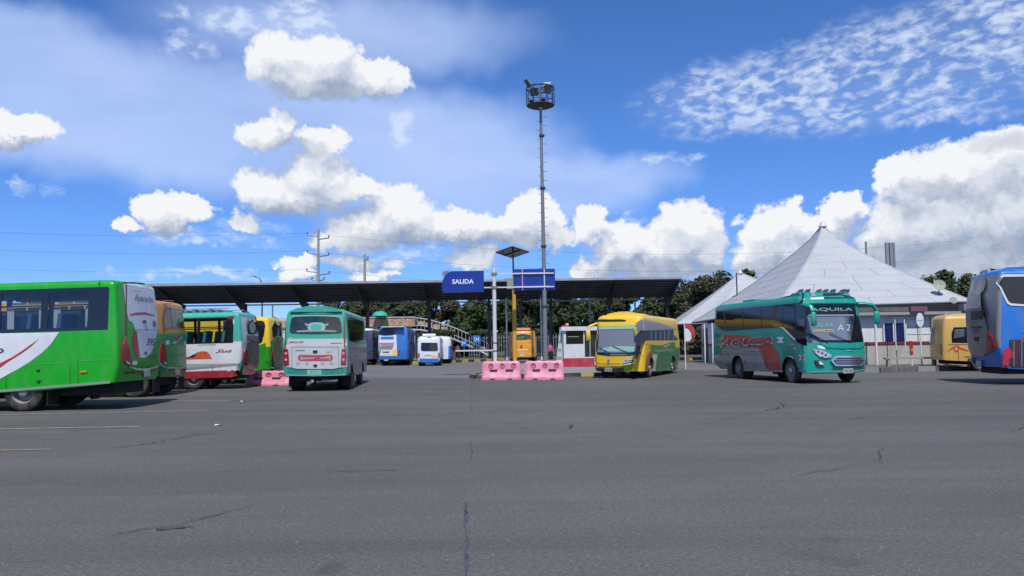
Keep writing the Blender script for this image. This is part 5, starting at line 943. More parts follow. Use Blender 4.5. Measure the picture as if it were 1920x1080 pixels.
for x in xs_post:
    b = P_can(x, by - 0.4, 0)
    MB().box(b.x - 0.17, b.x + 0.17, b.y - 0.17, b.y + 0.17, 0.0, 6.35).box(b.x - .3, b.x + .3, b.y - .3, b.y + .3, 0, .06).build('post', 'steel_dark', can)
    if x == 0.85: continue
    a = P_can(x, fy + 0.1, fz - 0.2); c = P_can(x, by - 0.3, bz - 0.2); k = P_can(x, by - 0.4, bz - 1.3)
    MB().add([a + Vector((-.09, 0, 0)), a + Vector((.09, 0, 0)), a + Vector((.09, 0, -.16)), a + Vector((-.09, 0, -.16)),
              c + Vector((-.09, 0, 0)), c + Vector((.09, 0, 0)), k + Vector((.09, 0, 0)), k + Vector((-.09, 0, 0))],
             [(0, 1, 2, 3), (4, 7, 6, 5), (0, 4, 5, 1), (1, 5, 6, 2), (2, 6, 7, 3), (3, 7, 4, 0)]).build('rafter', 'canopy_beam', can)
for x in (-12.3, 8.3, 14.5):                                   # small fittings on the roof edge
    b = P_can(x, fy + 1.2, 0); MB().box(b.x - 0.7, b.x + 0.5, b.y - .1, b.y + .1, 8.0, 8.12).tube([(b.x, b.y, 7.8), (b.x, b.y, 8.35)], 0.03, 6).build('roof_fitting', 'steel_grey', can)
for x, y, lab in ((-0.62, 84, 'slim white pole under the canopy left of the yellow lamp post'), (3.0, 84, 'slim white pole under the canopy behind the tall mast'), (8.2, 84.3, 'slim pole rising over the left part of the yellow minibus'), (12.95, 84.3, 'slim pole rising over the rear roof of the yellow minibus'), (-27.6, 92, 'slim pole between the canopy posts above the yellow and green minibus')):
    o = MB().tube([(0, 0, 0), (0, 0, 6.5)], 0.085, 8).lathe([(0.2, 0), (0.2, 0.04), (0.08, 0.05)], 8).build('pole', 'white_metal' if x < 4 and x > -5 else 'steel_grey'); o.location = (x, y, 0)
    tag(o, lab, 'pole')

# ------------------------------------------------------------------ tall floodlight mast
r = tag(empty('floodlight_mast', (2.35, 58, 0)), 'tall grey floodlight mast with a round railed basket at its top', 'light mast')
MB().tube([(0, 0, 0), (0, 0, 5), (-.02, 0, 12), (-.06, 0, 20.6)], [0.18, 0.155, 0.125, 0.09], 12).build('mast_pole', 'steel_grey', r, 40)
for z in (4.2, 8.6, 12.9, 16.8): MB().lathe([(0.18, z), (0.20, z + .02), (0.20, z + .16), (0.18, z + .18)], 12).build('joint_collar', 'steel_dark', r, 40)
m = MB()
for k in range(46): z = 3 + k * 0.34; s = 1 if k % 2 else -1; m.box(min(0.1 * s, 0.36 * s), max(0.1 * s, 0.36 * s), -0.012, 0.012, z, z + 0.025)
m.build('climbing_pegs', 'steel_dark', r)
def ring(z, rad, t=0.03, n=20): return [(rad * math.cos(2 * math.pi * k / n) - .06, rad * math.sin(2 * math.pi * k / n), z) for k in range(n + 1)]
MB().lathe([(0.2, 18.97), (0.75, 19.02), (1.02, 19.14), (1.02, 19.18), (0.2, 19.04)], 20, (-.06, 0, 0)).build('basket_floor', 'steel_dark', r, 30)
for z in (19.47, 19.87, 20.42, 20.47): MB().tube(ring(z, 1.03), 0.022 if z < 20.3 else 0.035, 6).build('basket_rail', 'steel_dark', r)
for k in range(12):
    a = 2 * math.pi * k / 12; x, y = 1.03 * math.cos(a) - .06, 1.03 * math.sin(a)
    MB().tube([(x, y, 19.12), (x, y, 20.47)], 0.028, 6).build('basket_upright', 'steel_dark', r)
for k in range(4):
    a = 2 * math.pi * k / 4 + .5; MB().tube([(-.06, 0, 20.42), (1.03 * math.cos(a) - .06, 1.03 * math.sin(a), 20.42)], 0.03, 6).build('spoke', 'steel_dark', r)
def flood(x, y, z, rz, tilt, parent, s=0.3):
    o = MB().prism([(-.08, -.8 * s), (.08, -s), (.08, s), (-.08, .8 * s)], 'y', -s, s).build('floodlight', 'steel_grey', parent)
    o.location = (x, y, z); o.rotation_euler = (0, tilt, rz)
    f = MB().box(.082, .095, -s * .85, s * .85, -s * .85, s * .85).build('lamp_face', 'grey_glass', o)
flood(-.95, -.35, 20.77, R(200), R(35), r); flood(.5, .5, 20.87, R(80), R(20), r, .26); flood(-.5, .2, 20.27, R(250), R(30), r); flood(.45, -.3, 20.27, R(-60), R(30), r); flood(.1, -.8, 19.37, R(-90), R(60), r, .18); flood(-.7, -.3, 19.42, R(-100), R(60), r, .18)

# ------------------------------------------------------------------ sign gantry and solar lamp on the island
mat('sign_blue', (0.004, 0.030, 0.27), 0.4, coat=0.2, var=0.08); mat('sign_letter', (0.75, 0.78, 0.82), 0.5); mat('frame_lilac', (0.42, 0.36, 0.52), 0.5)
r = tag(empty('sign_gantry', (-0.89, 40, 0)), 'white gantry post carrying a blue SALIDA sign and a second blue panel seen from behind', 'sign')
MB().tube([(0, 0, 0), (0, 0, 5.42)], [0.105, 0.09], 12).lathe([(0.26, 0.0), (0.26, 0.14), (0.11, 0.15)], 12).build('gantry_post', 'white_metal', r, 40)
for z in (1.22, 1.62): MB().lathe([(0.106, z), (0.115, z), (0.115, z + .05), (0.106, z + .05)], 12).build('post_band', 'dark_grey', r)
for z in (5.10, 4.42):
    MB().box(-0.6, 3.0, -0.035, 0.035, z - .03, z + .03).build('arm', 'white_metal', r); MB().box(-2.5, -0.601, -0.035 + .06, 0.035 + .06, z - .03, z + .03).build('arm', 'white_metal', r)
    MB().box(-.16, .16, -.12, .12, z - .06, z + .06).build('arm_clamp', 'steel_grey', r)
pts = [(-2.55, 4.18), (-0.51, 4.20), (-0.51, 5.26), (-2.15, 5.26), (-2.32, 5.18), (-2.47, 5.02), (-2.58, 4.80), (-2.62, 4.55), (-2.61, 4.4)]
s_ = MB().prism(pts, 'y', -0.10, -0.055).build('sign_panel', 'sign_blue', r)
vs, fs = text_faces('SALIDA', 0.235, 1.08, bold=0.02)
finish('sign_lettering', [(-1.56 + a, -0.106, 4.735 + b) for a, b in vs], fs, 'sign_letter', s_)
MB().prism([(-2.6, 5.02), (-2.52, 5.02), (-2.2, 5.32), (-2.6, 5.26)], 'y', 0.0, 0.05).build('corner_bracket', 'mid_grey', r)
s_ = MB().box(0.98, 3.06, 0.05, 0.09, 4.26, 5.33).build('back_panel', 'sign_blue', r)
for z in (4.44, 5.12): MB().box(0.98, 2.75, -0.01, 0.045, z - .025, z + .025).build('frame_bar', 'frame_lilac', s_)
for x in (1.42, 2.52): MB().box(x - .025, x + .025, 0.0, 0.046, 4.27, 5.32).build('frame_bar', 'frame_lilac' if x < 2 else 'white_metal', s_)
r = tag(empty('solar_lamp_post', (0.1, 41.5, 0)), 'yellow lamp post with thin dark top and square solar panel seen from below', 'lamp post')
mat('post_yellow', (0.62, 0.33, 0.02), 0.5, dust=0.3)
MB().tube([(0, 0, 0), (0, 0, 4.15)], [0.115, 0.095], 12).lathe([(0.24, 0), (0.24, 0.14), (0.12, 0.15)], 12).build('lower_post', 'post_yellow', r, 40)
MB().tube([(0, 0, 4.15), (-.03, 0, 6.25)], [0.05, 0.04], 8).build('upper_post', 'steel_dark', r, 40)
MB().tube([(-.03, 0, 3.9), (-.05, 0, 4.25), (-.05, 0, 5.1)], 0.05, 8).build('sleeve', 'amber', r, 40)
o = MB().box(-.6, .6, -.6, .6, -.025, .025).build('solar_panel', 'black_gloss', r); o.location = (-.06, 0, 6.36); o.rotation_euler = (R(-13), 0, 0)
o2 = MB().box(-.62, .62, -.62, -.6, -.03, .03).box(-.62, .62, .6, .62, -.03, .03).box(-.62, -.6, -.6, .6, -.03, .03).box(.6, .62, -.6, .6, -.03, .03).box(-.03, .03, -.6, .6, -.06, -.026).build('panel_frame', 'steel_dark', o)
for oo in (o,): 
    oo.rotation_mode = 'XYZ'; oo.matrix_basis = Matrix.Translation(oo.location) @ Matrix.Rotation(R(-13), 4, 'X') @ Matrix.Rotation(R(45), 4, 'Z')
MB().box(-.36, -.04, -.1, .1, 4.45, 5.0).build('control_box', 'pale_print', r)
MB().tube([(-.36, 0, 4.9), (-.5, 0, 5.0), (-.5, 0, 4.8)], 0.015, 5).build('cable', 'black', r)

# ------------------------------------------------------------------ island, kerbs, barriers, booth
mat('kerb_black', (0.03, 0.03, 0.035), 0.7, dust=0.4); mat('kerb_yellow', (0.52, 0.34, 0.04), 0.7, dust=0.6); mat('kerb_grey', (0.24, 0.24, 0.24), 0.8, dust=0.3)
isl = [(-1.7, 37.1), (-1.95, 37.5), (-1.9, 38.2), (-1.2, 47), (0.8, 63), (3.5, 63), (5.4, 52), (5.8, 42), (5.2, 38.9), (4.4, 38.2)]
ci = Vector((sum(p[0] for p in isl) / len(isl), sum(p[1] for p in isl) / len(isl), 0))
tag(MB().prism([(ci.x + (x - ci.x) * .95, ci.y + (y - ci.y) * .985) for x, y in isl], 'z', -0.05, 0.13).build('traffic_island', 'kerb_grey'), kind='structure')
def kerb(name, path, w, h, cols, seg, label, tap=0.0):
    root = empty(name, (path[0][0], path[0][1], 0)); tag(root, label, 'kerb'); o = Vector((*path[0], 0)); k = 0
    for a, b in zip(path, path[1:]):
        a = Vector((*a, 0)) - o; b = Vector((*b, 0)) - o; L = (b - a).length; n = max(1, round(L / seg)); d = (b - a) / L; nn = Vector((-d.y, d.x, 0)) * w / 2
        for i in range(n):
            p, q = a + d * (L * i / n + .012), a + d * (L * (i + 1) / n - .012); hh = h + random.uniform(-.008, .008)
            vs = [p - nn, q - nn, q + nn, p + nn]; up = Vector((0, 0, hh)); ins = nn * .12
            MB().add(vs + [p - nn + ins + up, q - nn + ins + up, q + nn - ins + up, p + nn - ins + up], [(0, 3, 2, 1), (4, 5, 6, 7), (0, 1, 5, 4), (1, 2, 6, 5), (2, 3, 7, 6), (3, 0, 4, 7)]).build('kerb_block', cols[k % len(cols)], root); k += 1
kerb('island_kerb', isl + [isl[0]], 0.2, 0.17, ['kerb_black', 'kerb_black', 'kerb_yellow'], 0.6, 'black and yellow kerb round the island behind the pink barriers')
kerb('bay_kerb', [(-26, 67), (-9.2, 70.8), (-6.5, 72.5), (-2.2, 79.6), (-1.0, 82)], 0.3, 0.24, ['kerb_yellow', 'kerb_black'], 1.1, 'yellow and black block kerb beyond the white vans')
kerb('bay_kerb', [(4.5, 80), (14, 79), (15.5, 70)], 0.3, 0.22, ['kerb_yellow', 'kerb_black'], 1.1, 'yellow and black kerb behind the yellow minibus')

mat('barrier_pink', (0.68, 0.22, 0.33), 0.42, var=0.18, vscale=5, dust=0.3); mat('barrier_mark', (0.30, 0.06, 0.11), 0.5); mat('slot_dark', (0.06, 0.02, 0.035), 0.8)
def barrier():
    root = empty('water_barrier')
    L = 1.70; NX = 34; vs = []; fs = []
    prof = [(0.0, 0.27), (0.10, 0.27), (0.14, 0.25), (0.36, 0.15), (0.44, 0.125), (0.70, 0.10), (0.76, 0.085)]
    for i in range(NX + 1):
        x = -L / 2 + L * i / NX; e = min(1.0, min(i, NX - i) / 2.0)
        top = 0.80 + 0.022 * abs(math.sin((x + L / 2) / L * math.pi * 4)) - (0.10 if min(i, NX - i) == 0 else 0.03 if min(i, NX - i) == 1 else 0)
        z_of = [z for z, _ in prof] + [top]
        hw = [w for _, w in prof] + [0.045]
        foot = 0.05 if (8 <= i <= 11 or 23 <= i <= 26) else 0.0
        for s in (1, -1):
            rr_ = list(zip(z_of, hw))
            if s == -1: rr_ = rr_[::-1]
            for z, w in rr_:
                vs.append((x * (1.0 if z > .2 else 1.02), -s * w * (0.75 + 0.25 * e), max(min(z, top), foot)))
    K = 2 * (len(prof) + 1)
    for i in range(NX):
        for k in range(K): fs.append((i * K + k, (i + 1) * K + k, (i + 1) * K + (k + 1) % K, i * K + (k + 1) % K))
    fs += [tuple(range(K)), tuple(range(NX * K + K - 1, NX * K - 1, -1))]
    b = finish('barrier_body', vs, fs, 'barrier_pink', root, 28)
    for s in (-1, 1):
        for cx in (-0.46, 0.05, 0.55):
            MB().lathe([(0.085, 0), (0.085, -0.022 * 1), (0.115, -0.022), (0.115, 0)], 8, (cx, -s * -0.0 + s * 0.112, 0.61), 'y').build('emblem_ring', 'barrier_mark', root) if s < 0 else None
            if s < 0: MB().prism([(cx - .03, .60), (cx + .03, .58), (cx + .04, .63), (cx - .01, .65)], 'y', -0.128, -0.10).build('emblem_centre', 'barrier_mark', root)
        for cx in (-0.34, 0.36):
            MB().box(cx - 0.17, cx + 0.17, *(sorted((s * 0.146, s * 0.09))), 0.40, 0.455).prism([(cx - .17, .39), (cx + .17, .39), (cx + .15, .345), (cx - .15, .345)], 'y', *sorted((s * .163, s * .1))).build('fork_slot', 'slot_dark', root)
    MB().lathe([(0.05, 0.78), (0.05, 0.84), (0.001, 0.845)], 10, (0.0, 0, 0)).build('filler_cap', 'barrier_mark', root)
    return root
bar = barrier(); grp = 'pink water-filled barriers'
tag(bar, 'pink plastic barrier directly in front of the white gantry post', 'barrier', grp); bar.location = (-0.52, 35.75, 0.0); bar.rotation_euler = (0, 0, R(-3))
b2 = copy_tree(bar); b2.location = (1.36, 35.25, 0); b2.rotation_euler = (0, 0, R(-5)); tag(b2, 'pink plastic barrier between the yellow lamp post and the yellow minibus')
b3 = copy_tree(bar); b3.location = (-10.1, 33.2, 0); b3.rotation_euler = (0, 0, R(-6)); b3.scale = (1.08, 1, 0.74); tag(b3, 'pink plastic barrier behind the tails of the parked buses at left')
tag(MB().tube([(0.38, 35.5, .12), (0.5, 35.45, .16)], .04, 6).build('barrier_link', 'dark_red'), 'short dark red link joining the two front pink barriers', 'barrier link')

mat('booth_white', (0.60, 0.62, 0.64), 0.5, dust=0.2); mat('booth_red', (0.42, 0.02, 0.05), 0.5, dust=0.3)
r = tag(empty('ticket_booth', (4.4, 50.5, 0.12)), 'small white and red booth with dark windows left of the yellow minibus', 'booth')
MB().box(-1.3, 1.5, -.9, .9, 0.0, 0.55).build('base', 'booth_red', r)
MB().box(-1.25, 1.45, -.85, .85, 0.551, 0.62).build('sill', 'booth_white', r)
MB().box(-1.25, .0, -.85, .85, 0.62, 1.42).build('lower_wall', 'booth_white', r)
for x0, x1 in ((-1.25, -1.10), (1.3, 1.45)): MB().box(x0, x1, -.85, .85, 1.421 if x0 < 0 else .621, 2.4).build('corner_post', 'booth_white', r)
MB().box(-1.095, -.02, -.80, -.78, 1.45, 2.25).build('window', 'black_gloss', r); MB().box(-.02, .05, -.84, -.76, .622, 2.28).build('mullion', 'booth_white', r)
MB().box(.05, 1.29, -.80, -.78, .63, 2.25).build('door', 'dark_glass', r); MB().box(.35, .42, -.84, -.80, .63, 2.2).build('door_stile', 'strip_grey', r)
MB().box(-1.0, -.3, -.83, -.801, 1.86, 1.90).build('window_slot', 'strip_grey', r)
MB().box(-1.09, 1.29, -.6, .8, .63, 2.2).build('interior_screen', 'interior', r)
MB().box(-1.4, 1.6, -1.0, 1.0, 2.25, 2.50).build('roof', 'booth_white', r); MB().box(-1.3, -.9, -.8, -.4, 2.5, 2.6).build('roof_lamp', 'booth_red', r)
MB().tube([(-1.0, -.6, 2.6), (-1.0, -.6, 2.72)], .1, 8).build('beacon', 'cream', r)
MB().prism([(-1.3, 0), (-1.75, 0), (-1.45, 2.35), (-1.35, 2.45)], 'y', -.5, -.44).build('side_buttress', 'dirty_white', r)
for z in (.5, 1.0, 1.5, 2.0): MB().box(-1.7 + z * .12, -1.38, -.52, -.501, z, z + .16).build('buttress_stripe', 'strip_grey', r)
# barrier boom at the exit
r = tag(empty('boom_gate', (-6.1, 82, 0)), 'white horizontal boom closing the exit lane beyond the vans', 'boom gate')
MB().box(-.25, .25, -.25, .25, 0, 1.05).build('drive_box', 'dark_grey', r); MB().box(.25, 4.3, -.05, .05, .98, 1.12).build('boom', 'white_metal', r); MB().box(4.0, 4.12, -.06, .06, 0, .97).build('rest_post', 'steel_dark', r)

# ------------------------------------------------------------------ tents
mat('membrane', (0.42, 0.44, 0.455), 0.6, var=0.06, vscale=0.5, dust=0.14); mat('tent_seam', (0.22, 0.23, 0.24), 0.6); mat('ridge_tape', (0.55, 0.57, 0.58), 0.5)
def tent(name, apex, corners, label, rows=10, cols=2, power=0.78, tip=None):
    root = tag(empty(name, (apex[0], apex[1], 0)), label, 'tent'); A = Vector(apex)
    o = Vector((apex[0], apex[1], 0)); n = len(corners)
    Cn = [Vector(c) for c in corners]
    def pt(i, u, rho):
        b = Cn[i].lerp(Cn[(i + 1) % n], u)
        sag = 1.0 - 0.05 * math.sin(math.pi * u) * rho
        xy = A.lerp(b, rho * sag)
        return Vector((xy.x, xy.y, A.z - (A.z - b.z) * rho ** power)) - o
    for i in range(n):
        for r_ in range(rows):
            r0, r1 = r_ / rows + 0.004, (r_ + 1) / rows + 0.004
            nc = max(1, round(cols * (r_ + 1) / rows * 1.6)); off = 0.5 / nc if r_ % 2 and nc > 1 else 0.0
            ed = [0.0] + [k / nc + off for k in range(0 if off else 1, nc)] + [1.0]
            for u0, u1 in zip(ed, ed[1:]):
                g = 0.012 / max(1.0, 12 * r1)
                ns = 3; vs = []; 
                nrm = (pt(i, .6, .6) - pt(i, .4, .6)).cross(pt(i, .5, .5) - pt(i, .5, .7)).normalized()
                if nrm.z < 0: nrm = -nrm
                for rr_, lift in ((max(r0, 0.004), 0.0), (r1 + .003, 0.009)):
                    for k in range(ns + 1): vs.append(pt(i, u0 + g * (k == 0) + (u1 - u0 - g) * k / ns, rr_) + nrm * lift)
                vs += [vs[j] - nrm * 0.014 for j in range(ns + 1, 2 * ns + 2)]
                fs = [(k, k + 1, ns + 2 + k, ns + 1 + k) for k in range(ns)] + [(ns + 1 + k, ns + 2 + k, 2 * ns + 3 + k, 2 * ns + 2 + k) for k in range(ns)]
                finish('roof_panel', vs, fs, 'membrane', root, 60)
        # ridge tape
        path = [pt(i, 0, k / 12) + Vector((0, 0, 0.0)) for k in range(13)]
        MB().tube(path, 0.05, 6).build('ridge', 'membrane', root, 50)
        path = [pt(i, k / 8, 1.0) + Vector((0, 0, -.02)) for k in range(9)]
        MB().tube(path, 0.06, 6).build('eave_cable', 'tent_seam', root, 50)
    MB().lathe([(0.001, A.z + .25), (.12, A.z + .2), (.28, A.z - .12)], 10).build('apex_cap', 'ridge_tape', root, 40)
    return root
tent('tent_roof', (20.4, 52, 9.1), [(14.8, 66, 3.2), (14.25, 43.2, 3.40), (25.7, 44.6, 3.62), (28.5, 62, 3.5)], 'large white pyramid tent roof behind the teal coach')
tent('tent_roof', (20.9, 73, 7.9), [(14.5, 70.5, 3.2), (17, 68.5, 3.2), (32, 69, 3.3), (30, 84, 3.3), (16, 84, 3.3)], 'lower white tent roof peeping out left of the big pyramid tent', rows=9, cols=2, power=0.9)

# ------------------------------------------------------------------ low terminal building under the tent
mat('wall_white', (0.66, 0.67, 0.67), 0.8, var=0.08, vscale=1, dust=0.25, bump=0.1); mat('wall_beige', (0.40, 0.385, 0.34), 0.85, var=0.08, vscale=1, dust=0.3, bump=0.1); mat('stripe_maroon', (0.20, 0.02, 0.035), 0.7); mat('fascia_grey', (0.30, 0.30, 0.30), 0.8, dust=0.3)
mat('window_navy', (0.012, 0.025, 0.10), 0.2, var=0.3); mat('plinth', (0.10, 0.10, 0.10), 0.85, dust=0.4, var=0.2)
r = tag(empty('terminal_building', (19.5, 43.35, 0)), 'low building with white upper wall, beige base, maroon stripe and navy windows under the tent', 'building')
def tb(x0, x1, y0, y1, z0, z1, nm, mt): return MB().box(x0 - 19.5, x1 - 19.5, y0 - 44, y1 - 44, z0, z1).build(nm, mt, r)
tb(14.9, 25.2, 44.2, 64, 0.0, 1.34, 'lower_wall', 'wall_beige'); tb(14.92, 25.18, 44.22, 63.9, 1.341, 2.95, 'upper_wall', 'wall_white')
tb(14.86, 25.24, 44.14, 44.199, 1.30, 1.42, 'stripe', 'stripe_maroon'); tb(14.82, 14.89, 44.14, 64, 1.30, 1.42, 'stripe', 'stripe_maroon')
for x0, x1 in ((20.15, 20.60), (20.72, 21.27), (24.1, 24.5), (15.6, 16.6)): tb(x0, x1, 44.12, 44.20, 1.46, 2.42, 'window', 'window_navy')
for x in (20.1, 20.62, 21.3): tb(x, x + .06, 44.08, 44.18, 1.42, 2.46, 'window_frame', 'white')
for x in (22.0, 22.7, 23.4): tb(x, x + .03, 44.19, 44.215, 1.43, 2.9, 'wall_joint', 'seam')
for z in (1.8, 2.2, 2.6): tb(21.4, 24.0, 44.2, 44.216, z, z + .015, 'wall_joint', 'strip_grey')
tb(14.7, 25.6, 43.75, 44.8, 2.86, 3.02, 'canopy_slab', 'fascia_grey'); tb(15.2, 25.0, 44.6, 63, 3.02, 3.45, 'clerestory', 'black')
tb(18.5, 22.4, 43.8, 44.0, 3.05, 3.28, 'roof_clutter', 'plinth'); tb(21.4, 22.2, 43.6, 43.8, 3.04, 3.3, 'roof_clutter', 'dark_mauve'); tb(24.2, 24.8, 43.5, 44.0, 3.02, 3.4, 'roof_box', 'mid_grey')
for x in (17.0, 19.2, 22.95, 23.9): tb(x, x + .09, 43.1, 43.19, 0.0, 2.86, 'post', 'white_metal')
for x in (20.35, 20.85): tb(x, x + .05, 43.3, 43.35, 1.0, 2.6, 'window_guard', 'white_metal')
# wall facing the yard on the left with doors
for k, (y0, y1) in enumerate(((60.2, 61.6), (57.6, 59.2), (54.8, 56.2))): tb(14.84, 14.915, y0, y1, 1.43, 2.8, 'shutter', 'white')
tb(14.84, 14.915, 62.0, 63.2, 0.1, 2.6, 'door', 'plinth')
for y in (61.8, 59.4, 57): tb(14.6, 14.7, y, y + .1, 0, 2.95, 'post', 'white_metal')
# raised pavement with a plinth
sheet2 = MB().prism([(14.2, 38.6), (17.2, 38.0), (27, 40.2), (27, 44.1), (14.2, 44.1)], 'z', -0.05, 0.20).build('raised_pavement', 'plinth'); tag(sheet2, kind='structure')
kerb('pavement_kerb', [(13.0, 38.9), (17.2, 37.8), (27.0, 40.0)], 0.22, 0.24, ['kerb_grey', 'plinth', 'plinth'], 1.0, 'grey kerb along the raised pavement in front of the terminal building')
o = MB().box(-1.3, 1.3, -.15, .15, .36, .44).box(-1.2, -1.1, -.12, .12, .0, .36).box(1.1, 1.2, -.12, .12, .0, .36).build('bench', 'fascia_grey'); o.location = (19.9, 40.2, .2); tag(o, 'long low grey bench on the raised pavement before the terminal wall', 'bench')
r = tag(empty('oval_sign', (20.95, 41.2, .2)), 'white oval sign on a thin white pole before the terminal wall', 'sign')
MB().tube([(0, 0, 0), (0, 0, 2.1)], .04, 8).build('sign_pole', 'white_metal', r)
vs = [(0.19 * math.cos(t * math.pi / 10), 2.32 + 0.37 * math.sin(t * math.pi / 10)) for t in range(20)]
MB().prism(vs, 'y', -.05, -.02).build('sign_face', 'white', r); MB().box(-.12, .12, -.056, -.051, 2.28, 2.31).build('sign_mark', 'mid_grey', r)
r = tag(empty('marker_post', (20.35, 41.0, .2)), 'short white post with a red and yellow top beside the oval sign', 'post')
MB().tube([(0, 0, 0), (0, 0, .55)], .05, 8).build('lower_post', 'white_metal', r); MB().box(-.06, .06, -.06, .06, .55, 1.25).build('red_top', 'booth_red', r); MB().box(-.15, .15, -.07, .07, 1.02, 1.08).build('cross_piece', 'booth_red', r); MB().box(-.062, .062, -.064, -.06, .75, .85).build('yellow_mark', 'amber', r)
# dishes and aerials
def dish(x, y, z, rad, label):
    r = tag(empty('satellite_dish', (x, y, z)), label, 'satellite dish')
    d = MB().lathe([(0.001, 0), (rad * .4, -.02 * rad), (rad * .75, -.10 * rad), (rad, -.22 * rad), (rad * .98, -.24 * rad), (rad * .7, -.13 * rad), (0.001, -.03 * rad)], 20, (0, 0, 0), 'y').build('reflector', 'pale_print', r, 50)
    d.rotation_euler = (R(-25), 0, R(-15)); d.location = (0, 0, rad * .2)
    MB().tube([(0, .1, -1.2 * rad - .5), (0, .06, 0)], .03, 6).build('stand', 'steel_dark', r)
    MB().tube([(0, -.02, 0), (0, -rad * .7, rad * .3)], .015, 5).build('feed_arm', 'steel_grey', r)
dish(24.2, 45.2, 4.5, 0.33, 'larger satellite dish on the building roof near the right tent corner'); dish(24.6, 44.6, 3.62, 0.20, 'smaller satellite dish lower on the roof edge beside the blue coach')
r = tag(empty('aerial', (25.85, 58, 6.5)), 'single thin aerial behind the right slope of the tent', 'aerial')
MB().tube([(0, 0, 0), (0, 0, 2.2)], .07, 6).build('aerial_mast', 'steel_grey', r); MB().tube([(0, 0, 1.0), (.5, 0, .9), (.55, 0, 1.1)], .04, 6).build('bracket', 'steel_grey', r)
r = tag(empty('antenna_tower', (26.6, 56, 5.5)), 'pair of grey antenna panels rising behind the right slope of the tent', 'antenna')
for x in (-.28, .0): MB().box(x, x + .2, -.1, .1, 0.8, 2.85).build('antenna_panel', 'galvanised', r)
MB().box(.24, .36, -.1, .1, 0.6, 2.85).build('antenna_panel', 'galvanised', r)
MB().tube([(.0, .2, 0), (.0, .2, 2.9)], .05, 6).build('antenna_mast', 'steel_grey', r)
r = tag(empty('aerial', (16.9, 60, 6.0)), 'short dark aerial on the left slope of the tent', 'aerial'); MB().tube([(0, 0, -1.0), (0, 0, .7)], .05, 6).build('aerial_mast', 'steel_dark', r)
r = tag(empty('banner_flag', (10.1, 46.5, 0)), 'red and white curved banner behind the tail of the yellow minibus', 'banner')
MB().tube([(-.12, 0, 0), (-.12, 0, 2.6)], .035, 6).build('banner_pole', 'white_metal', r)
MB().prism([(-.1, 2.65), (.25, 2.6), (.45, 2.35), (.5, 1.9), (.35, 1.7), (.3, 2.1), (.12, 2.35), (-.1, 2.4)], 'y', -.02, .0).build('red_cloth', 'booth_red', r)
MB().prism([(-.1, 2.38), (.1, 2.32), (.26, 2.08), (.28, 1.75), (.1, 1.6), (-.1, 1.6)], 'y', -.01, .01).build('white_cloth', 'white', r)

# ------------------------------------------------------------------ footbridge, stair, fence
mat('mesh_orange', (0.44, 0.27, 0.18), 0.8, var=0.5, vscale=2); mat('mesh_yellow', (0.42, 0.36, 0.14), 0.8, var=0.3); mat('bridge_grey', (0.42, 0.43, 0.45), 0.7, dust=0.2); mat('umbrella_teal', (0.02, 0.40, 0.30), 0.6)
r = tag(empty('footbridge', (-22, 100, 0)), 'grey footbridge with orange mesh side panels crossing behind the canopy posts', 'footbridge')
bx0, bx1 = -14.0, 10.0
MB().box(bx0, bx1, -1.1, 1.1, 3.45, 3.75).build('deck', 'bridge_grey', r)
for z, h in ((5.12, .14), (4.05, .07)): MB().box(bx0, bx1, -1.16, -1.06, z, z + h).build('rail', 'bridge_grey', r)
k = 0; x = bx0
while x < bx1 - .2:
    MB().box(x, x + .10, -1.15, -1.07, 3.75, 5.12).build('rail_post', 'bridge_grey', r)
    MB().box(x + .12, x + 1.58, -1.10, -1.08, 4.16, 5.0).build('mesh_panel', 'mesh_orange' if k % 3 else 'mesh_yellow', r)
    x += 1.6; k += 1
for x in (-11, -3.5, 3.5, 9.6): MB().box(x - .3, x + .3, -.7, .7, 0, 3.45).build('pier', 'bridge_grey', r)
r = tag(empty('bridge_stair', (-12, 100, 0)), 'grey stair with railings descending right from the footbridge', 'stairs')
def zst(x):
    t = max(0.0, min(1.0, (x - 0.3) / 8.9)); return 3.6 - 3.4 * t ** 1.45
px = [0, .6, 1.2, 2, 3, 4, 5, 6, 7, 8, 9.2]
for dz, rad in ((0.0, .12), (.55, .05), (1.45, .08)):
    MB().tube([(x, -1.1, zst(x) + dz) for x in px], rad, 6).build('stringer' if dz == 0 else 'handrail', 'bridge_grey', r)
for k in range(20):
    x = .2 + k * .46
    MB().box(x, x + .05, -1.13, -1.08, zst(x), zst(x) + 1.45).build('baluster', 'bridge_grey', r)
for k in range(22):
    x = 1.2 + k * .36; MB().box(x, x + .36, -1.0, 1.0, zst(x) - .08, zst(x) - .02).build('step', 'bridge_grey', r)
for k in range(5): x = .3 + k * .95; MB().box(x, x + .8, -1.07, -1.05, zst(x + .4) + .5, zst(x + .4) + 1.1).build('mesh_panel', 'mesh_orange', r)
o = tag(empty('teal_umbrella', (-16.2, 98, 0)), 'turquoise domed umbrella showing above the footbridge rail', 'umbrella')
MB().lathe([(0.001, 5.95), (.4, 5.9), (.75, 5.72), (1.0, 5.35), (.96, 5.32), (.7, 5.6), (.001, 5.8)], 16).build('umbrella_canopy', 'umbrella_teal', o, 60); MB().tube([(0, 0, 3.0), (0, 0, 5.8)], .04, 6).build('umbrella_pole', 'steel_grey', o)
r = tag(empty('yard_fence', (0, 105, 0)), 'tall grey fence of vertical bars behind the orange minibus', 'fence')
for z in (.35, 2.5): MB().box(-5.8, 13, -.03, .03, z, z + .08).build('fence_rail', 'steel_grey', r)
b0_ = None
for k in range(58):
    if b0_ is None: b0_ = MB().box(-.045, .045, -.09, -.031, .05, 2.85).build('fence_bar', 'steel_grey', r); o = b0_
    else: o = b0_.copy(); C.objects.link(o); o.parent = r
    o.location = (-5.7 + k * .325, 0, 0)
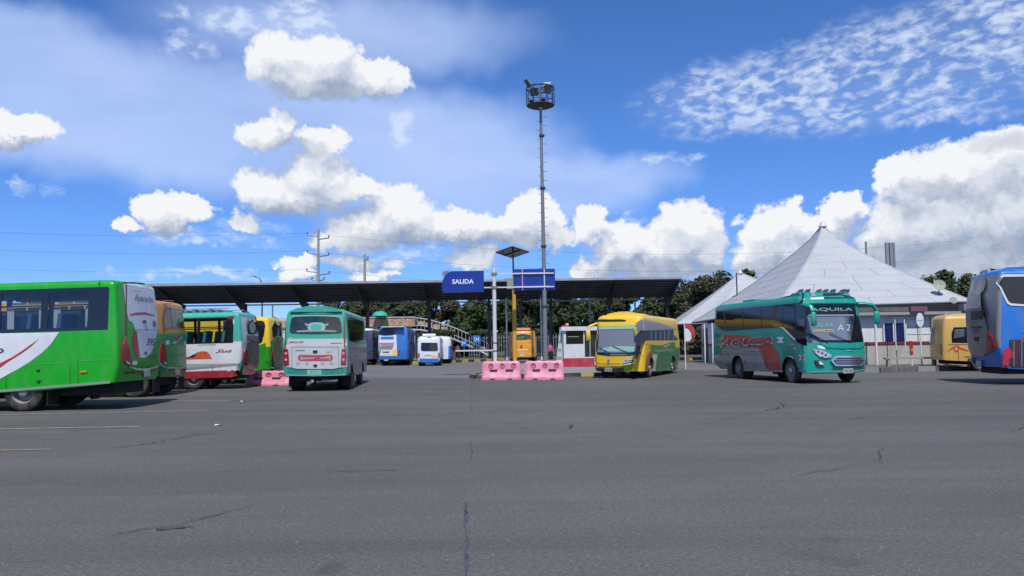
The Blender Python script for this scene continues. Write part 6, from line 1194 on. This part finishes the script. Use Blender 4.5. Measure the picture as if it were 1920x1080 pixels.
def blue_sign(x, y, z, s, txt, label):
    r = tag(empty('blue_sign', (x, y, 0)), label, 'sign')
    MB().box(-s, s, -.04, 0, z - s, z + s).build('sign_face', 'bus_blue', r); MB().tube([(0, .05, 0), (0, .05, z)], .05, 6).build('sign_pole', 'steel_grey', r)
    vs, fs = text_faces(txt, s * 1.1, s * 1.3); finish('sign_symbol', [(a, -.045, z + b) for a, b in vs], fs, 'white', r)
blue_sign(-4.4, 98, 2.35, .46, '04', 'square blue sign with white figures at the left end of the grey fence'); blue_sign(-5.9, 97, 1.85, .36, 'P', 'small pale blue square sign left of the larger blue one')
# low far roof left under the canopy
r = tag(empty('distant_shed', (-36, 116, 0)), 'distant grey roofed shed seen in the gap under the left canopy', 'building'); MB().box(-14, 8, 0, 10, 0, 4.7).build('wall', 'wall_white', r); MB().prism([(-.6, 4.7), (5, 5.7), (10.6, 4.7)], 'x', -14.5, 8.5).build('roof', 'fascia_grey', r)
for k in range(9): MB().box(-13 + k * 2.3, -12 + k * 2.3, -.05, .02, 2.0, 3.4).build('window', 'plinth', r)

# ------------------------------------------------------------------ utility poles and wires
def upole(x, y, h, arms, label):
    r = tag(empty('utility_pole', (x, y, 0)), label, 'utility pole')
    MB().tube([(0, 0, 0), (0, 0, h)], [.30, .16], 10).build('pole_shaft', 'fascia_grey', r, 40)
    for z, l, s in arms:
        MB().tube([(0, 0, z - .2), (s * l, -.1, z)], .10, 6).build('crossarm', 'steel_grey', r); MB().tube([(s * l, -.1, z), (s * l, -.1, z + .4)], .10, 6).build('insulator', 'dark_mauve', r)
    return r
upole(-29.15, 120, 19.5, [(18.6, 1.6, -1), (18.1, 1.6, 1), (15.9, 1.6, -1), (15.5, 1.6, 1), (13.1, 1.7, -1), (12.7, 1.7, 1), (11.8, .9, -1), (11.8, .9, 1)], 'tall utility pole with three tiers of crossarms above the canopy')
upole(-22.15, 120, 15.5, [(14.8, .5, 1)], 'shorter plain utility pole right of the tall one')
upole(28.9, 112, 11.6, [(11, .6, -1)], 'thin pole standing against the dark trees right of the canopy')
r = tag(empty('street_lamp', (-31.3, 100, 0)), 'curved street lamp head peeping over the canopy at left', 'street lamp'); MB().tube([(0, 0, 0), (0, 0, 9.6), (-.3, 0, 10.3), (-1.0, 0, 10.6)], [.12, .09, .06, .05], 8).build('lamp_pole', 'steel_dark', r, 40); MB().tube([(-.8, 0, 10.6), (-1.5, 0, 10.65)], [.1, .06], 6, flat=.5).build('lamp_head', 'steel_grey', r)
mat('wire', (0.06, 0.07, 0.09), 0.6)
def wire(a, b, sag, label):
    a, b = Vector(a), Vector(b); p = [a.lerp(b, k / 24) - Vector((0, 0, sag * 4 * (k / 24) * (1 - k / 24))) for k in range(25)]
    tag(MB().tube(p, .014, 4).build('power_line', 'wire'), label, 'power line', 'power lines strung from the tall utility pole')
for z, nm in ((18.9, 'top'), (16.2, 'middle'), (13.4, 'lowest')):
    wire((-30.7, 120, z), (-130, 118, z + 6), 2.2, f'thin {nm} tier power line running left from the tall utility pole')
    wire((-27.5, 120, z - .4), (75, 132, z - 1), 2.6, f'thin {nm} tier power line running right from the tall utility pole')
wire((-29, 120, 11.9), (-130, 110, 14), 1.5, 'thin lower cable bundle running left below the crossarms')

# ------------------------------------------------------------------ trees
def leaf_mat(name, c0, c1):
    m = bpy.data.materials.new(name); m.use_nodes = True; MATS[name] = m; nt = m.node_tree; b = nt.nodes['Principled BSDF']; t = NT(nt)
    co = t.n('ShaderNodeTexCoord').outputs['Object']; oi = t.n('ShaderNodeObjectInfo')
    f = t.m('ADD', t.m('MULTIPLY', t.rng(t.noise(co, 1.1, 4, .6), .3, .7), .6), t.m('MULTIPLY', oi.outputs['Random'], .4))
    nt.links.new(t.mix(f, (*c0, 1), (*c1, 1)), b.inputs['Base Color']); b.inputs['Roughness'].default_value = .65; b.inputs['Specular IOR Level'].default_value = .25
leaf_mat('leaf_dark', (0.022, 0.036, 0.014), (0.060, 0.082, 0.028)); leaf_mat('leaf_mid', (0.036, 0.056, 0.018), (0.085, 0.105, 0.032)); leaf_mat('leaf_dry', (0.036, 0.044, 0.020), (0.085, 0.080, 0.036))
mat('bark', (0.07, 0.055, 0.04), 0.9)
def tree_proto(kind, seed, h, spread, m, nleaf=6000, leaf=.27):
    rnd = random.Random(seed); root = empty(kind)
    tb_ = MB(); tb_.tube([(0, 0, 0), (rnd.uniform(-.2, .2), 0, h * .3), (rnd.uniform(-.3, .3), rnd.uniform(-.3, .3), h * .75)], [.26, .2, .07], 7)
    blobs = []
    for k in range(22):
        a = rnd.uniform(0, 6.28); q = rnd.random() ** .6; z = h * (rnd.uniform(.34, .92) if k < 15 else rnd.uniform(.06, .3)); wf = 1.15 - .75 * max(0, (z / h - .5) / .5)
        c = Vector((math.cos(a) * spread * q * wf, math.sin(a) * spread * q * wf, z)); blobs.append((c, rnd.uniform(.20, .34) * spread * 1.25))
        tb_.tube([(0, 0, h * rnd.uniform(.25, .5)), c * .5 + Vector((0, 0, h * .22)), c], [.09, .06, .03], 5)
    tb_.build('trunk', 'bark', root)
    vs = []; fs = []
    for i in range(nleaf):
        c, rad = rnd.choice(blobs); d = Vector((rnd.gauss(0, 1), rnd.gauss(0, 1), rnd.gauss(0, 1))).normalized()
        p = c + d * rad * (rnd.random() ** .35) * Vector((1, 1, .78)).length / 1.62; s = leaf * rnd.uniform(.6, 1.4)
        nrm = (d + Vector((rnd.uniform(-.7, .7), rnd.uniform(-.7, .7), rnd.uniform(-.3, .9)))).normalized(); a = nrm.orthogonal().normalized(); b = nrm.cross(a); t = rnd.uniform(0, 6.28)
        a, b = a * math.cos(t) + b * math.sin(t), b * math.cos(t) - a * math.sin(t); n = len(vs)
        vs += [p - a * s, p + b * s * .6, p + a * s, p - b * s * .55]; fs.append((n, n + 1, n + 2, n + 3))
    finish('crown', vs, fs, m, root)
    return root
protos = [tree_proto('leafy_tree', 1, 9.6, 3.4, 'leaf_dark'), tree_proto('leafy_tree', 2, 10.0, 3.0, 'leaf_mid'), tree_proto('leafy_tree', 3, 9.2, 3.8, 'leaf_dry'), tree_proto('leafy_tree', 4, 10.4, 3.1, 'leaf_dark', 6400)]
grp = 'trees in the dark belt beyond the yard'
spots = []
rnd = random.Random(5); x = -27.0; k = 0
while x < 60:
    y = rnd.uniform(113, 120); spots.append((x + rnd.uniform(-.8, .8), y, rnd.uniform(.88, 1.04) * (1.0 if x < 22 else 1.13), k % 4)); x += rnd.uniform(2.6, 3.6); k += 1
x = -24
while x < 62: spots.append((x, rnd.uniform(124, 131), rnd.uniform(.82, 1.0) * (1.0 if x < 22 else 1.2), (k * 7) % 4)); x += rnd.uniform(4.2, 5.4); k += 1
spots += [(46.5, 88, .86, 0), (49.6, 90, .92, 3), (52.5, 90, .9, 1), (56, 90, .9, 2), (60, 92, .95, 0), (25.5, 104, 1.08, 2), (28.5, 107, 1.12, 0), (32, 106, 1.1, 3)]
lab_n = {}; used = set(); kinds = ['dark dense broadleaf tree', 'mid green leafy tree', 'brownish olive spreading tree', 'tall dark narrow tree']
def pos(x): return ['leftmost', 'next from the left', 'middle', 'next to the right', 'rightmost'][x]
def where(x, y):
    if x > 40: return 'behind the tent slope'
    if x > 22: return 'right of the canopy end'
    if x > 9: return 'behind the yellow minibus'
    if x > 2.5: return 'behind the tall mast'
    if x > -3: return 'behind the sign gantry'
    if x > -10: return 'behind the bridge stair'
    return 'behind the footbridge'
for i, (x, y, s, kd) in enumerate(spots):
    o = protos[kd] if kd not in used else copy_tree(protos[kd]); used.add(kd)
    o.location = (x, y, 0); o.scale = (s * rnd.uniform(.95, 1.1), s, s); o.rotation_euler = (0, 0, rnd.uniform(0, 6.28))
    lb = f'{kinds[kd]} {where(x, y)}, ' + ('back row' if y > 122 else 'front row')
    lab_n.setdefault(lb, []).append((x, o)); tag(o, lb, 'tree', grp)
for lb, lst in lab_n.items():
    lst.sort(key=lambda p: p[0]); n_ = len(lst)
    words = {1: [''], 2: ['left one of two, ', 'right one of two, '], 3: ['leftmost, ', 'middle one, ', 'rightmost, ']}.get(n_, ['leftmost, ', 'second from left, ', 'third from left, ', 'fourth from left, ', 'fifth from left, ', 'sixth from left, '])
    for (x_, o_), w_ in zip(lst, words): o_['label'] = w_ + lb
flat = None
for x, y, lab in ((-8.6, 97, 'flat clipped dark green tree just above the white van'), (-3.9, 99.5, 'flat clipped dark green tree left of the white gantry post'), (3.1, 99, 'flat clipped dark green tree between the orange minibus and the mast')):
    if flat is None:
        flat = empty('clipped_tree'); MB().tube([(0, 0, 0), (0, 0, 2.9)], [.14, .09], 7).build('trunk', 'bark', flat)
        rr_ = random.Random(11); vs = []; fs = []
        for i in range(1800):
            a = rr_.uniform(0, 6.28); q = rr_.random() ** .5; z = 3.1 + rr_.uniform(-.45, .5) * (1 - q * q * .7); p = Vector((math.cos(a) * q * 1.7, math.sin(a) * q * 1.7, z)); s = rr_.uniform(.07, .16)
            n = len(vs); u = Vector((rr_.gauss(0, 1), rr_.gauss(0, 1), rr_.gauss(0, 1))).normalized(); v = u.orthogonal().normalized()
            vs += [p - u * s, p + v * s * .7, p + u * s, p - v * s * .7]; fs.append((n, n + 1, n + 2, n + 3))
        finish('crown', vs, fs, 'leaf_dark', flat); o = flat
    else: o = copy_tree(flat)
    o.location = (x, y, 0); tag(o, lab, 'tree', 'flat clipped trees by the exit')

# ------------------------------------------------------------------ people waiting by the exit
mat('skin', (0.30, 0.17, 0.11), 0.6); mat('hair', (0.02, 0.015, 0.012), 0.8)
for nm, c in dict(cloth_black=(.02, .02, .025), cloth_navy=(.02, .03, .09), cloth_pink=(.55, .08, .28), cloth_grey=(.2, .2, .21), cloth_red=(.35, .06, .05), jeans=(.05, .07, .13)).items(): mat(nm, c, .85)
def person(x, y, rz, top, low, label, swing=.08, h=1.7):
    me = bpy.data.meshes.new('person'); k = h / 1.72
    J = [(0, 0, .95), (0, 0, 1.15), (0, 0, 1.38), (0, .01, 1.50), (0, -.01, 1.60), (0, 0, 1.68),
         (.09, 0, .90), (.10, -swing, .50), (.10, swing * .3, .09), (.10, -.13, .04), (-.09, 0, .90), (-.10, swing, .50), (-.10, swing * 1.6, .09), (-.10, swing - .1, .04),
         (.18, 0, 1.38), (.24, .02, 1.12), (.24, -.06, .88), (.24, -.09, .78), (-.18, 0, 1.38), (-.24, .02, 1.12), (-.23, -.10, .90), (-.22, -.14, .80)]
    Ed = [(0, 1), (1, 2), (2, 3), (3, 4), (4, 5), (0, 6), (6, 7), (7, 8), (8, 9), (0, 10), (10, 11), (11, 12), (12, 13), (2, 14), (14, 15), (15, 16), (16, 17), (2, 18), (18, 19), (19, 20), (20, 21)]
    Rd = [.14, .13, .15, .055, .095, .08, .095, .065, .045, .045, .095, .065, .045, .045, .07, .048, .035, .04, .07, .048, .035, .04]
    me.from_pydata([tuple(c * k for c in j) for j in J], Ed, []); o = bpy.data.objects.new('person', me); C.objects.link(o)
    md = o.modifiers.new('s', 'SKIN'); 
    for i, v in enumerate(me.skin_vertices[0].data): v.radius = (Rd[i] * k * (1.25 if i in (1, 2) else 1), Rd[i] * k * (.8 if i in (0, 1, 2) else 1)); v.use_root = (i == 0)
    o.modifiers.new('u', 'SUBSURF').levels = 1
    bpy.context.view_layer.update(); ev = bpy.data.meshes.new_from_object(o.evaluated_get(bpy.context.evaluated_depsgraph_get()))
    bpy.data.objects.remove(o); ev.materials.clear()
    for m in ('skin', top, low, 'black', 'hair'): ev.materials.append(MATS[m])
    for p in ev.polygons:
        c = p.center / k; p.use_smooth = True
        p.material_index = 4 if (c.z > 1.64 or (c.z > 1.56 and c.y > .03)) else 0 if c.z > 1.46 or (abs(c.x) > .17 and c.z < .93) else 1 if (c.z > .97 or abs(c.x) > .18) else 3 if c.z < .1 else 2
    o = link(bpy.data.objects.new('person', ev)); o.location = (x, y, 0); o.rotation_euler = (0, 0, rz); tag(o, label, 'person'); return o
person(-7.35, 98, R(20), 'cloth_black', 'cloth_black', 'person all in black standing by the bridge stair'); person(-6.65, 97, R(-30), 'cloth_red', 'cloth_black', 'person in reddish top and dark trousers by the boom'); person(-0.85, 99, R(90), 'cloth_navy', 'jeans', 'person in navy walking left of the orange minibus', .16)
person(3.55, 76, R(10), 'cloth_pink', 'cloth_black', 'person in a pink top near the foot of the tall mast'); person(-3.6, 99, R(200), 'cloth_grey', 'jeans', 'person in grey standing before the fence')

# ------------------------------------------------------------------ the buses and vans
# green bus, nearest on the left
def col_green(side, u, z, c):
    if side in ('L', 'R') and 2.0 < z < 3.11 and u > 0.3: return 'black_gloss'
    return 'bus_green'
gp = []
for s in 'LR':
    for k in range(8):
        gp.append((s, 0.84 + 1.2 * k, 1.86 + 1.2 * k, 2.08, 3.0, 'tint_glass'))
bus = make_bus('green', 'city_bus', 'bright green bus with a white curved side panel and script lettering on its rear', 'bus', col_green,
               gp, rake=1.0, dz=0.05, extra_x=(0.3,), extra_z=(2.0, 3.11), floor=1.3)
seats(bus, [0.9 + 0.78 * k for k in range(11)], 2.4, 1.3, 'seat_blue', 1.18)
for s in (1, -1):
    m = MB(); m.box(0.5, 10.3, s * 1.06 - 0.012, s * 1.06 + 0.012, 2.66, 2.70); m.build('window_rail', 'black', bus)
    for k in range(5):
        for x0, x1 in ((0.92, 1.30), (1.36, 1.72)):
            if k == 0 and x0 > 1.3: pass
            MB().box(x0 + 1.2 * k, x1 + 1.2 * k, s * 0.98 - 0.01, s * 0.98 + 0.01, 2.70, 2.78).build('luggage_rack', 'pale_yellow', bus)
        for x0, x1 in ((0.86, 1.02), (1.66, 1.84)):
            m = MB()
            pts = [(x0 + 1.2 * k + (x1 - x0) * j / 8, s * (1.0 + 0.02 * (j % 2))) for j in range(9)]
            m.add([(x, y, 2.1) for x, y in pts] + [(x, y, 2.66) for x, y in pts], [(j, j + 1, j + 10, j + 9) for j in range(8)])
            m.build('curtain', 'curtain', bus)
print_text('green', 'rear', 'lettering', 'Ayacucho', 'dark_grey', -0.30, 2.86, 0.25, 1.22, bus, 4, 0.35, 0.0)
print_text('green', 'rear', 'lettering', 'Expreso', 'dark_grey', 0.10, 3.06, 0.05, 0.4, bus, 4)
print_text('green', 'rear', 'lettering', 's.a.', 'dark_grey', -1.02, 2.66, 0.05, 0.15, bus, 4)
print_text('green', 'rear', 'fleet_number', '395', 'dark_grey', -0.55, 1.69, 0.20, 0.62, bus, 4, 0.3, 0.02)
MB().box(5.0, 5.3, -0.15, 0.15, 3.34, 3.42).build('roof_vent', 'black', bus)

def col_orange(side, u, z, c):
    if side in ('L', 'R') and 1.95 < z < 2.95 and u > 0.75: return 'black_gloss'
    return 'bus_green2' if z < 1.9 else 'bus_orange'
bus = make_bus('orange', 'city_bus', 'orange and green bus parked right behind the nearest green bus', 'bus', col_orange, (), extra_x=(0.75,), extra_z=(1.9, 2.9), rake=0.6)
print_text('orange', 'rear', 'lettering', 'A R D O N A', 'dark_grey', -0.28, 1.33, 0.07, 1.35, bus, 4)

def col_tw(side, u, z, c):
    if side in ('L', 'R'):
        if 1.72 < z < 2.72 and u > 0.33: return 'black_gloss'
        if z > 2.72 or (u < 0.33 and z > 1.8): return 'teal_light'
        return 'white'
    if z > (1.8 if side in ('cRL', 'cRR') else 2.72): return 'teal_light'
    return 'white'
tp = []
for s in 'LR':
    for a, b in ((0.66, 1.62), (1.74, 2.6), (2.72, 3.6), (3.72, 4.6), (4.72, 5.6)): tp.append((s, a, b, 1.78, 2.66, 'tint_glass'))
bus = make_bus('tealwhite', 'minibus', 'white minibus with teal roof edge, dark red skirt and orange arch emblem', 'minibus', col_tw, tp, extra_x=(0.33,), extra_z=(1.72, 1.9, 2.72), floor=1.15, rake=0.8, dz=0.03)
seats(bus, [0.8 + 0.72 * k for k in range(8)], 2.2, 1.15, 'seat_teal', 1.08)
for s in (1, -1): MB().box(0.7, 6.6, s * 1.02 - 0.012, s * 1.02 + 0.012, 2.33, 2.37).build('window_rail', 'black', bus)
print_text('tealwhite', 'L', 'lettering', 'Sua', 'print_red', 0.72, 1.44, 0.13, 0.62, bus, 5, 0.5, 0.01)
m = MB()
for k in range(16): m.box(1.0 + k * 0.3, 1.12 + k * 0.3, -0.7 + 0.1 * (k % 3), 0.9, 2.97, 3.03 + 0.02 * (k % 2))
m.box(0.6, 6, 0.86, 0.9, 3.05, 3.08); m.box(0.6, 6, -0.9, -0.86, 3.05, 3.08); m.build('roof_rack', 'mid_grey', bus)

def col_yg(side, u, z, c): return 'bus_yellow' if z > 1.6 else 'bus_green3'
bus = make_bus('yg', 'minibus', 'yellow over green minibus, last of the row parked on the left', 'minibus', col_yg, (), extra_z=(1.6,))

def col_rear(side, u, z, c):
    if side == 'R' and z < 1.55: return 'rear_side'
    return 'rear_teal' if z > 1.0 or side not in ('rear',) else 'teal_dark'
bus = make_bus('rear', 'minibus', 'teal and white minibus seen from behind with a red lettered panel on its tail', 'minibus', col_rear, (), extra_z=(0.95, 1.5))
MB().prism([(-0.9, 2.78), (-0.72, 2.9), (-0.3, 2.985), (0.3, 2.985), (0.72, 2.9), (0.9, 2.78)], 'x', 0.12, 1.7).build('roof_spoiler', 'rear_teal', bus, 30)
print_text('rear', 'rear', 'lettering', 'JMILLAR', 'print_red', 0.67, 1.72, 0.085, 0.52, bus, 5, 0.2, 0.02)
print_text('rear', 'rear', 'plate_number', 'SRY 417', 'dark_grey', 0.03, 0.665, 0.07, 0.26, bus, 9)
MB().tube([(0.1, 0.1, 0.36), (0.9, 0.1, 0.36)], 0.05).build('exhaust_pipe', 'chrome', bus)
m = MB(); m.box(0.15, 0.2, -0.75, -0.2, 0.34, 0.40); m.box(0.15, 0.22, 0.1, 0.2, 0.28, 0.42); m.build('tow_bracket', 'mid_grey', bus)

# horn-shaped mirrors used by the two minibuses that face the camera
def mirror(root, path, rad, head, hm, mm):
    a = MB().tube(path, rad, 10, flat=0.75).build('mirror', mm, root, 40)
    x, y, z = head
    MB().tube([(x, y, z + 0.26), (x, y, z + 0.2), (x, y, z - 0.2), (x, y, z - 0.25)], [0.04, 0.105, 0.115, 0.05], 10, flat=0.7).build('mirror_housing', mm, a, 45)
def windscreen_kit(n, root, zlo, zhi, hw, dash, wip='black'):
    L = BUS[n][4]
    x = end_x(n, 'front', 0, zlo)
    MB().prism([(x - 0.12, zlo - 0.1), (x - 0.15, zlo + 0.06), (x - 0.7, zlo + 0.1), (x - 0.75, zlo - 0.1)], 'y', -hw, hw).build('dashboard', dash, root)
    m = MB(); m.lathe([(0.20, -0.015), (0.23, 0.0), (0.20, 0.015), (0.18, 0.0), (0.20, -0.015)], 18, (0, 0, 0)); 
    o = m.build('steering_wheel', 'black', root); o.location = (x - 0.85, 0.55, zlo + 0.15); o.rotation_euler = (0, R(-40), 0)
    m = MB(); m.prism([(x - 1.7, zlo - 0.3), (x - 1.5, zlo - 0.3), (x - 1.65, zlo + 0.65), (x - 1.8, zlo + 0.65)], 'y', 0.3, 0.8); m.box(x - 1.65, x - 1.15, 0.3, 0.8, zlo - 0.4, zlo - 0.2); m.build('driver_seat', 'seat_grey', root)
    for y0, y1 in ((0.55, -0.25), (-0.35, -0.95)):
        a = surf(n, 'front', y0, zlo - 0.04, 0.03); b = surf(n, 'front', (y0 + y1) / 2, zlo + 0.10, 0.03); c = surf(n, 'front', y1, zlo + 0.28, 0.03)
        MB().tube([a, b, c], 0.014, 6).build('wiper', wip, root)

# yellow minibus
def col_yel(side, u, z, c): return 'bus_yellow'
bus = make_bus('yellow', 'minibus', 'yellow minibus with green and striped side facing the camera beside the pink barriers', 'minibus', col_yel,
               [('front', -0.99, 0.99, 1.10, 2.30, 'screen_glass', 'windscreen')], extra_z=(1.10, 2.30), floor=0.95)
windscreen_kit('yellow', bus, 1.15, 2.3, 0.95, 'seat_teal')
MB().box(6.3, 6.32, -1.0, 1.0, 1.1, 2.45).build('partition_curtain', 'curtain', bus)
drape('yellow', 'front', 'sun_strip', 'pale_green', [(-0.98, 2.16), (0.98, 2.16), (0.96, 2.29), (-0.96, 2.29)], 0, 0, bus)
drape('yellow', 'front', 'black_lower_edge', 'black_gloss', [(-1.0, 1.06), (-0.5, 1.0), (0.5, 1.0), (1.0, 1.06), (1.0, 1.17), (0.5, 1.12), (-0.5, 1.12), (-1.0, 1.17)], 1, 0, bus)
drape('yellow', 'front', 'dash_cloth', 'pale_teal', [(-0.75, 1.18), (0.9, 1.16), (0.92, 1.38), (-0.1, 1.42), (-0.72, 1.34)], -1, 0, bus)
drape('yellow', 'front', 'pillar_seal', 'black_gloss', [(-1.06, 2.34), (-0.97, 2.34), (-0.93, 1.8), (-0.97, 1.2), (-1.06, 1.15)], 1, 0, bus)
print_text('yellow', 'front', 'lettering', 'TRANSPORTES', 'dirty_white', 0.02, 1.045, 0.045, 0.75, bus, 5)
print_text('yellow', 'front', 'plate_number', 'SKZ 208', 'dark_grey', -0.467, 0.39, 0.08, 0.26, bus, 16)
print_text('yellow', 'L', 'lettering', 'Expreso Palmira', 'pale_yellow', 4.0, 1.17, 0.22, 4.0, bus, 5, 0.2)
mirror(bus, [(7.2, -0.9, 2.45), (7.55, -1.15, 2.42), (7.8, -1.38, 2.30), (7.85, -1.42, 2.15)], [0.09, 0.08, 0.07, 0.05], (7.86, -1.42, 1.9), 0, 'bus_yellow')
mirror(bus, [(7.35, 0.80, 2.50), (7.7, 0.86, 2.46), (7.95, 0.86, 2.36), (8.0, 0.84, 2.25)], [0.12, 0.11, 0.11, 0.09], (8.0, 0.84, 2.0), 0, 'bus_yellow')
m = MB(); m.prism([(-0.85, 2.78), (-0.62, 2.88), (-0.3, 2.93), (0.3, 2.93), (0.62, 2.88), (0.85, 2.78)], 'x', 5.4, 7.2); m.build('roof_visor', 'bus_yellow', bus, 30)
MB().prism([(6.1, 2.935), (7.0, 2.935), (6.9, 2.975), (6.2, 2.975)], 'y', -0.3, 0.25).build('roof_hatch', 'mid_grey', bus)

# teal coach with red lettering
def col_aq(side, u, z, c): return 'bus_teal'
bus = make_bus('aquila', 'coach', 'teal coach with grey and red side and horn mirrors in front of the white tent', 'coach', col_aq,
               [('front', -1.12, 1.12, 1.45, 2.42, 'screen_glass', 'windscreen'), ('R', 6.78, 7.02, 1.62, 2.42, 'dark_tint_glass', 'quarter_window')], extra_z=(1.45, 2.42, 2.8), floor=1.1)
windscreen_kit('aquila', bus, 1.5, 2.4, 1.05, 'interior')
drape('aquila', 'front', 'header_panel', 'black_gloss', [(-1.16, 2.42), (1.16, 2.42), (1.13, 2.78), (-1.13, 2.78)], 1, 0, bus)
drape('aquila', 'front', 'pale_strip', 'strip_grey', [(-0.95, 2.40), (0.85, 2.40), (0.85, 2.45), (-0.95, 2.45)], 3, 0, bus)
drape('aquila', 'front', 'lower_edge', 'black_gloss', [(-1.12, 1.72), (-0.6, 1.46), (0.6, 1.44), (1.14, 1.46), (1.14, 1.54), (0.6, 1.53), (-0.6, 1.55), (-1.05, 1.86)], 1, 0, bus)
drape('aquila', 'front', 'dark_corner_glass', 'black_gloss', [(0.62, 1.52), (0.98, 2.42), (1.15, 2.42), (1.17, 1.5)], 1, 0, bus)
print_text('aquila', 'front', 'lettering', 'AQUILA', 'strip_grey', -0.02, 2.63, 0.13, 1.7, bus, 5, 0, 0.02)
print_text('aquila', 'front', 'route_sign', 'A 2', 'white', 0.35, 1.98, 0.22, 0.55, bus, 1, 0.2)
print_text('aquila', 'front', 'route_sign', 'BOG - FUS', 'pale_teal', -0.45, 2.06, 0.13, 0.7, bus, 1, 0, 0.02)
print_text('aquila', 'front', 'route_sign', 'DIRECTO', 'pale_yellow', -0.45, 1.88, 0.09, 0.75, bus, 1, 0, 0.01)
print_text('aquila', 'R', 'lettering', 'AQUILA', 'dirty_white', 3.06, 1.49, 0.37, 4.45, bus, 6, 0.35, 0.045, 0.03)
print_text('aquila', 'R', 'lettering', 'AQUILA', 'dark_red', 3.12, 1.51, 0.31, 4.2, bus, 9, 0.35, 0.012, 0.03)
print_text('aquila', 'front', 'plate_number', 'TFK 362', 'dark_grey', 0.37, 0.44, 0.085, 0.32, bus, 16)
mirror(bus, [(7.0, -1.05, 2.82), (7.35, -1.12, 2.80), (7.62, -1.08, 2.72), (7.7, -1.05, 2.55)], [0.11, 0.10, 0.10, 0.08], (7.7, -1.05, 2.28), 0, 'bus_teal')
mirror(bus, [(7.0, 1.0, 2.84), (7.15, 1.35, 2.84), (7.25, 1.62, 2.78), (7.28, 1.74, 2.6)], [0.10, 0.10, 0.10, 0.08], (7.28, 1.75, 2.33), 0, 'bus_teal')
m = MB(); m.prism([(5.9, 3.12), (6.3, 3.27), (6.7, 3.28), (6.86, 3.19), (6.9, 3.05), (6.2, 3.0)], 'y', -1.0, 1.0); m.build('roof_visor', 'bus_teal', bus, 30)
MB().tube([(7.12, -1.13, 2.86), (7.26, -0.6, 2.87), (7.3, 0, 2.87), (7.26, 0.6, 2.87), (7.12, 1.13, 2.86)], 0.055, 8).build('brow_rail', 'bus_teal', bus, 40)
for y in (-0.86, -0.58, -0.12, 0.15, 0.45, 0.86, 1.02):
    MB().prism([(y - 0.09, 3.27), (y + 0.05, 3.27), (y + 0.10, 3.40), (y + 0.07, 3.41)], 'x', 6.45, 6.7).build('roof_fin', 'dark_grey', bus)
MB().box(1.6, 2.6, -0.5, 0.5, 3.2, 3.28).build('roof_hatch', 'bus_teal', bus)

# yellow minibus behind the blue coach
def col_rv(side, u, z, c): return 'van_yellow'
bus = make_bus('rvan', 'minibus', 'pale yellow minibus with red winged emblem half hidden by the blue coach', 'minibus', col_rv, ())
# blue coach at the right edge
def col_co(side, u, z, c): return 'coach_grey' if side in ('rear', 'cRR', 'cRL') and z < 3.35 and z > 0.8 else 'bus_blue'
bus = make_bus('coach', 'coach', 'large blue coach with grey rear cut off by the right edge of the photo', 'coach', col_co, ())
MB().prism([(0.4, 3.72), (0.7, 3.86), (2.4, 3.9), (3.5, 3.86), (3.6, 3.75)], 'y', -0.8, 0.8).build('roof_unit', 'bus_blue', bus, 30)
# far vehicles
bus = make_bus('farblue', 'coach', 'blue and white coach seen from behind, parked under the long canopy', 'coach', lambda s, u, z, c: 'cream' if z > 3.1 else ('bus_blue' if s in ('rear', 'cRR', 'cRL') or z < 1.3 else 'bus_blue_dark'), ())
MB().box(-0.3, 0.5, -0.9, 0.9, 3.12, 3.2).build('roof_spoiler', 'cream', bus)
bus = make_bus('farnavy', 'coach', 'dark navy coach with pale roof corner between the teal minibus and the blue coach', 'coach', lambda s, u, z, c: 'cream' if z > 2.9 else 'navy', ())
bus = make_bus('van', 'passenger_van', 'white van with blue skirt seen from behind, nearer of the two', 'van', lambda s, u, z, c: 'white', ())
MB().prism([(0.35, 2.36), (0.5, 2.52), (1.6, 2.52), (1.9, 2.36)], 'y', -0.5, 0.5).build('roof_unit', 'white', bus, 30)
bus = make_bus('van2', 'passenger_van', 'white van with blue side standing ahead of the nearer white van', 'van', lambda s, u, z, c: 'bus_blue' if s in ('R', 'cRR') and z < 1.7 else 'white', ())
bus = make_bus('orvan', 'minibus', 'orange minibus seen from behind the yellow lamp post', 'minibus', lambda s, u, z, c: 'van_orange', ())
MB().prism([(0.25, 2.78), (0.4, 2.98), (1.4, 3.0), (1.6, 2.8)], 'y', -0.6, 0.6).build('roof_box', 'orange_red', bus, 30)

# panel joints and hatch lines on the long sides
def seams(root, n, side, xs, z0, z1, rails=()):
    for x in xs: drape(n, side, 'panel_seam', 'seam', [(x, z0), (x + 0.014, z0), (x + 0.014, z1), (x, z1)], 7, 0, root)
    for x0, x1, z in rails: drape(n, side, 'panel_seam', 'seam', [(x0, z), (x1, z), (x1, z + 0.014), (x0, z + 0.014)], 7, 0, root)
roots = {k: o for k, o in BUS_ROOTS.items()}
seams(roots['aquila'], 'aquila', 'R', (0.9, 1.6, 3.1, 3.9, 4.7, 5.6, 6.95), 0.46, 1.12, ((3.1, 5.6, 1.12), (0.6, 1.6, 1.12)))
seams(roots['yellow'], 'yellow', 'L', (0.7, 1.3, 2.8, 3.7, 4.6, 5.5, 6.1), 0.40, 1.0, ((2.8, 6.1, 1.0),))
seams(roots['rear'], 'rear', 'R', (0.9, 2.3, 3.2, 4.1, 5.0), 0.46, 1.2, ((2.3, 5.0, 1.2), (0.2, 7.0, 1.5)))
seams(roots['coach'], 'coach', 'R', (1.9, 3.7, 4.7), 0.5, 1.3, ())
seams(roots['rvan'], 'rvan', 'R', (0.75, 2.3), 0.5, 1.2, ())
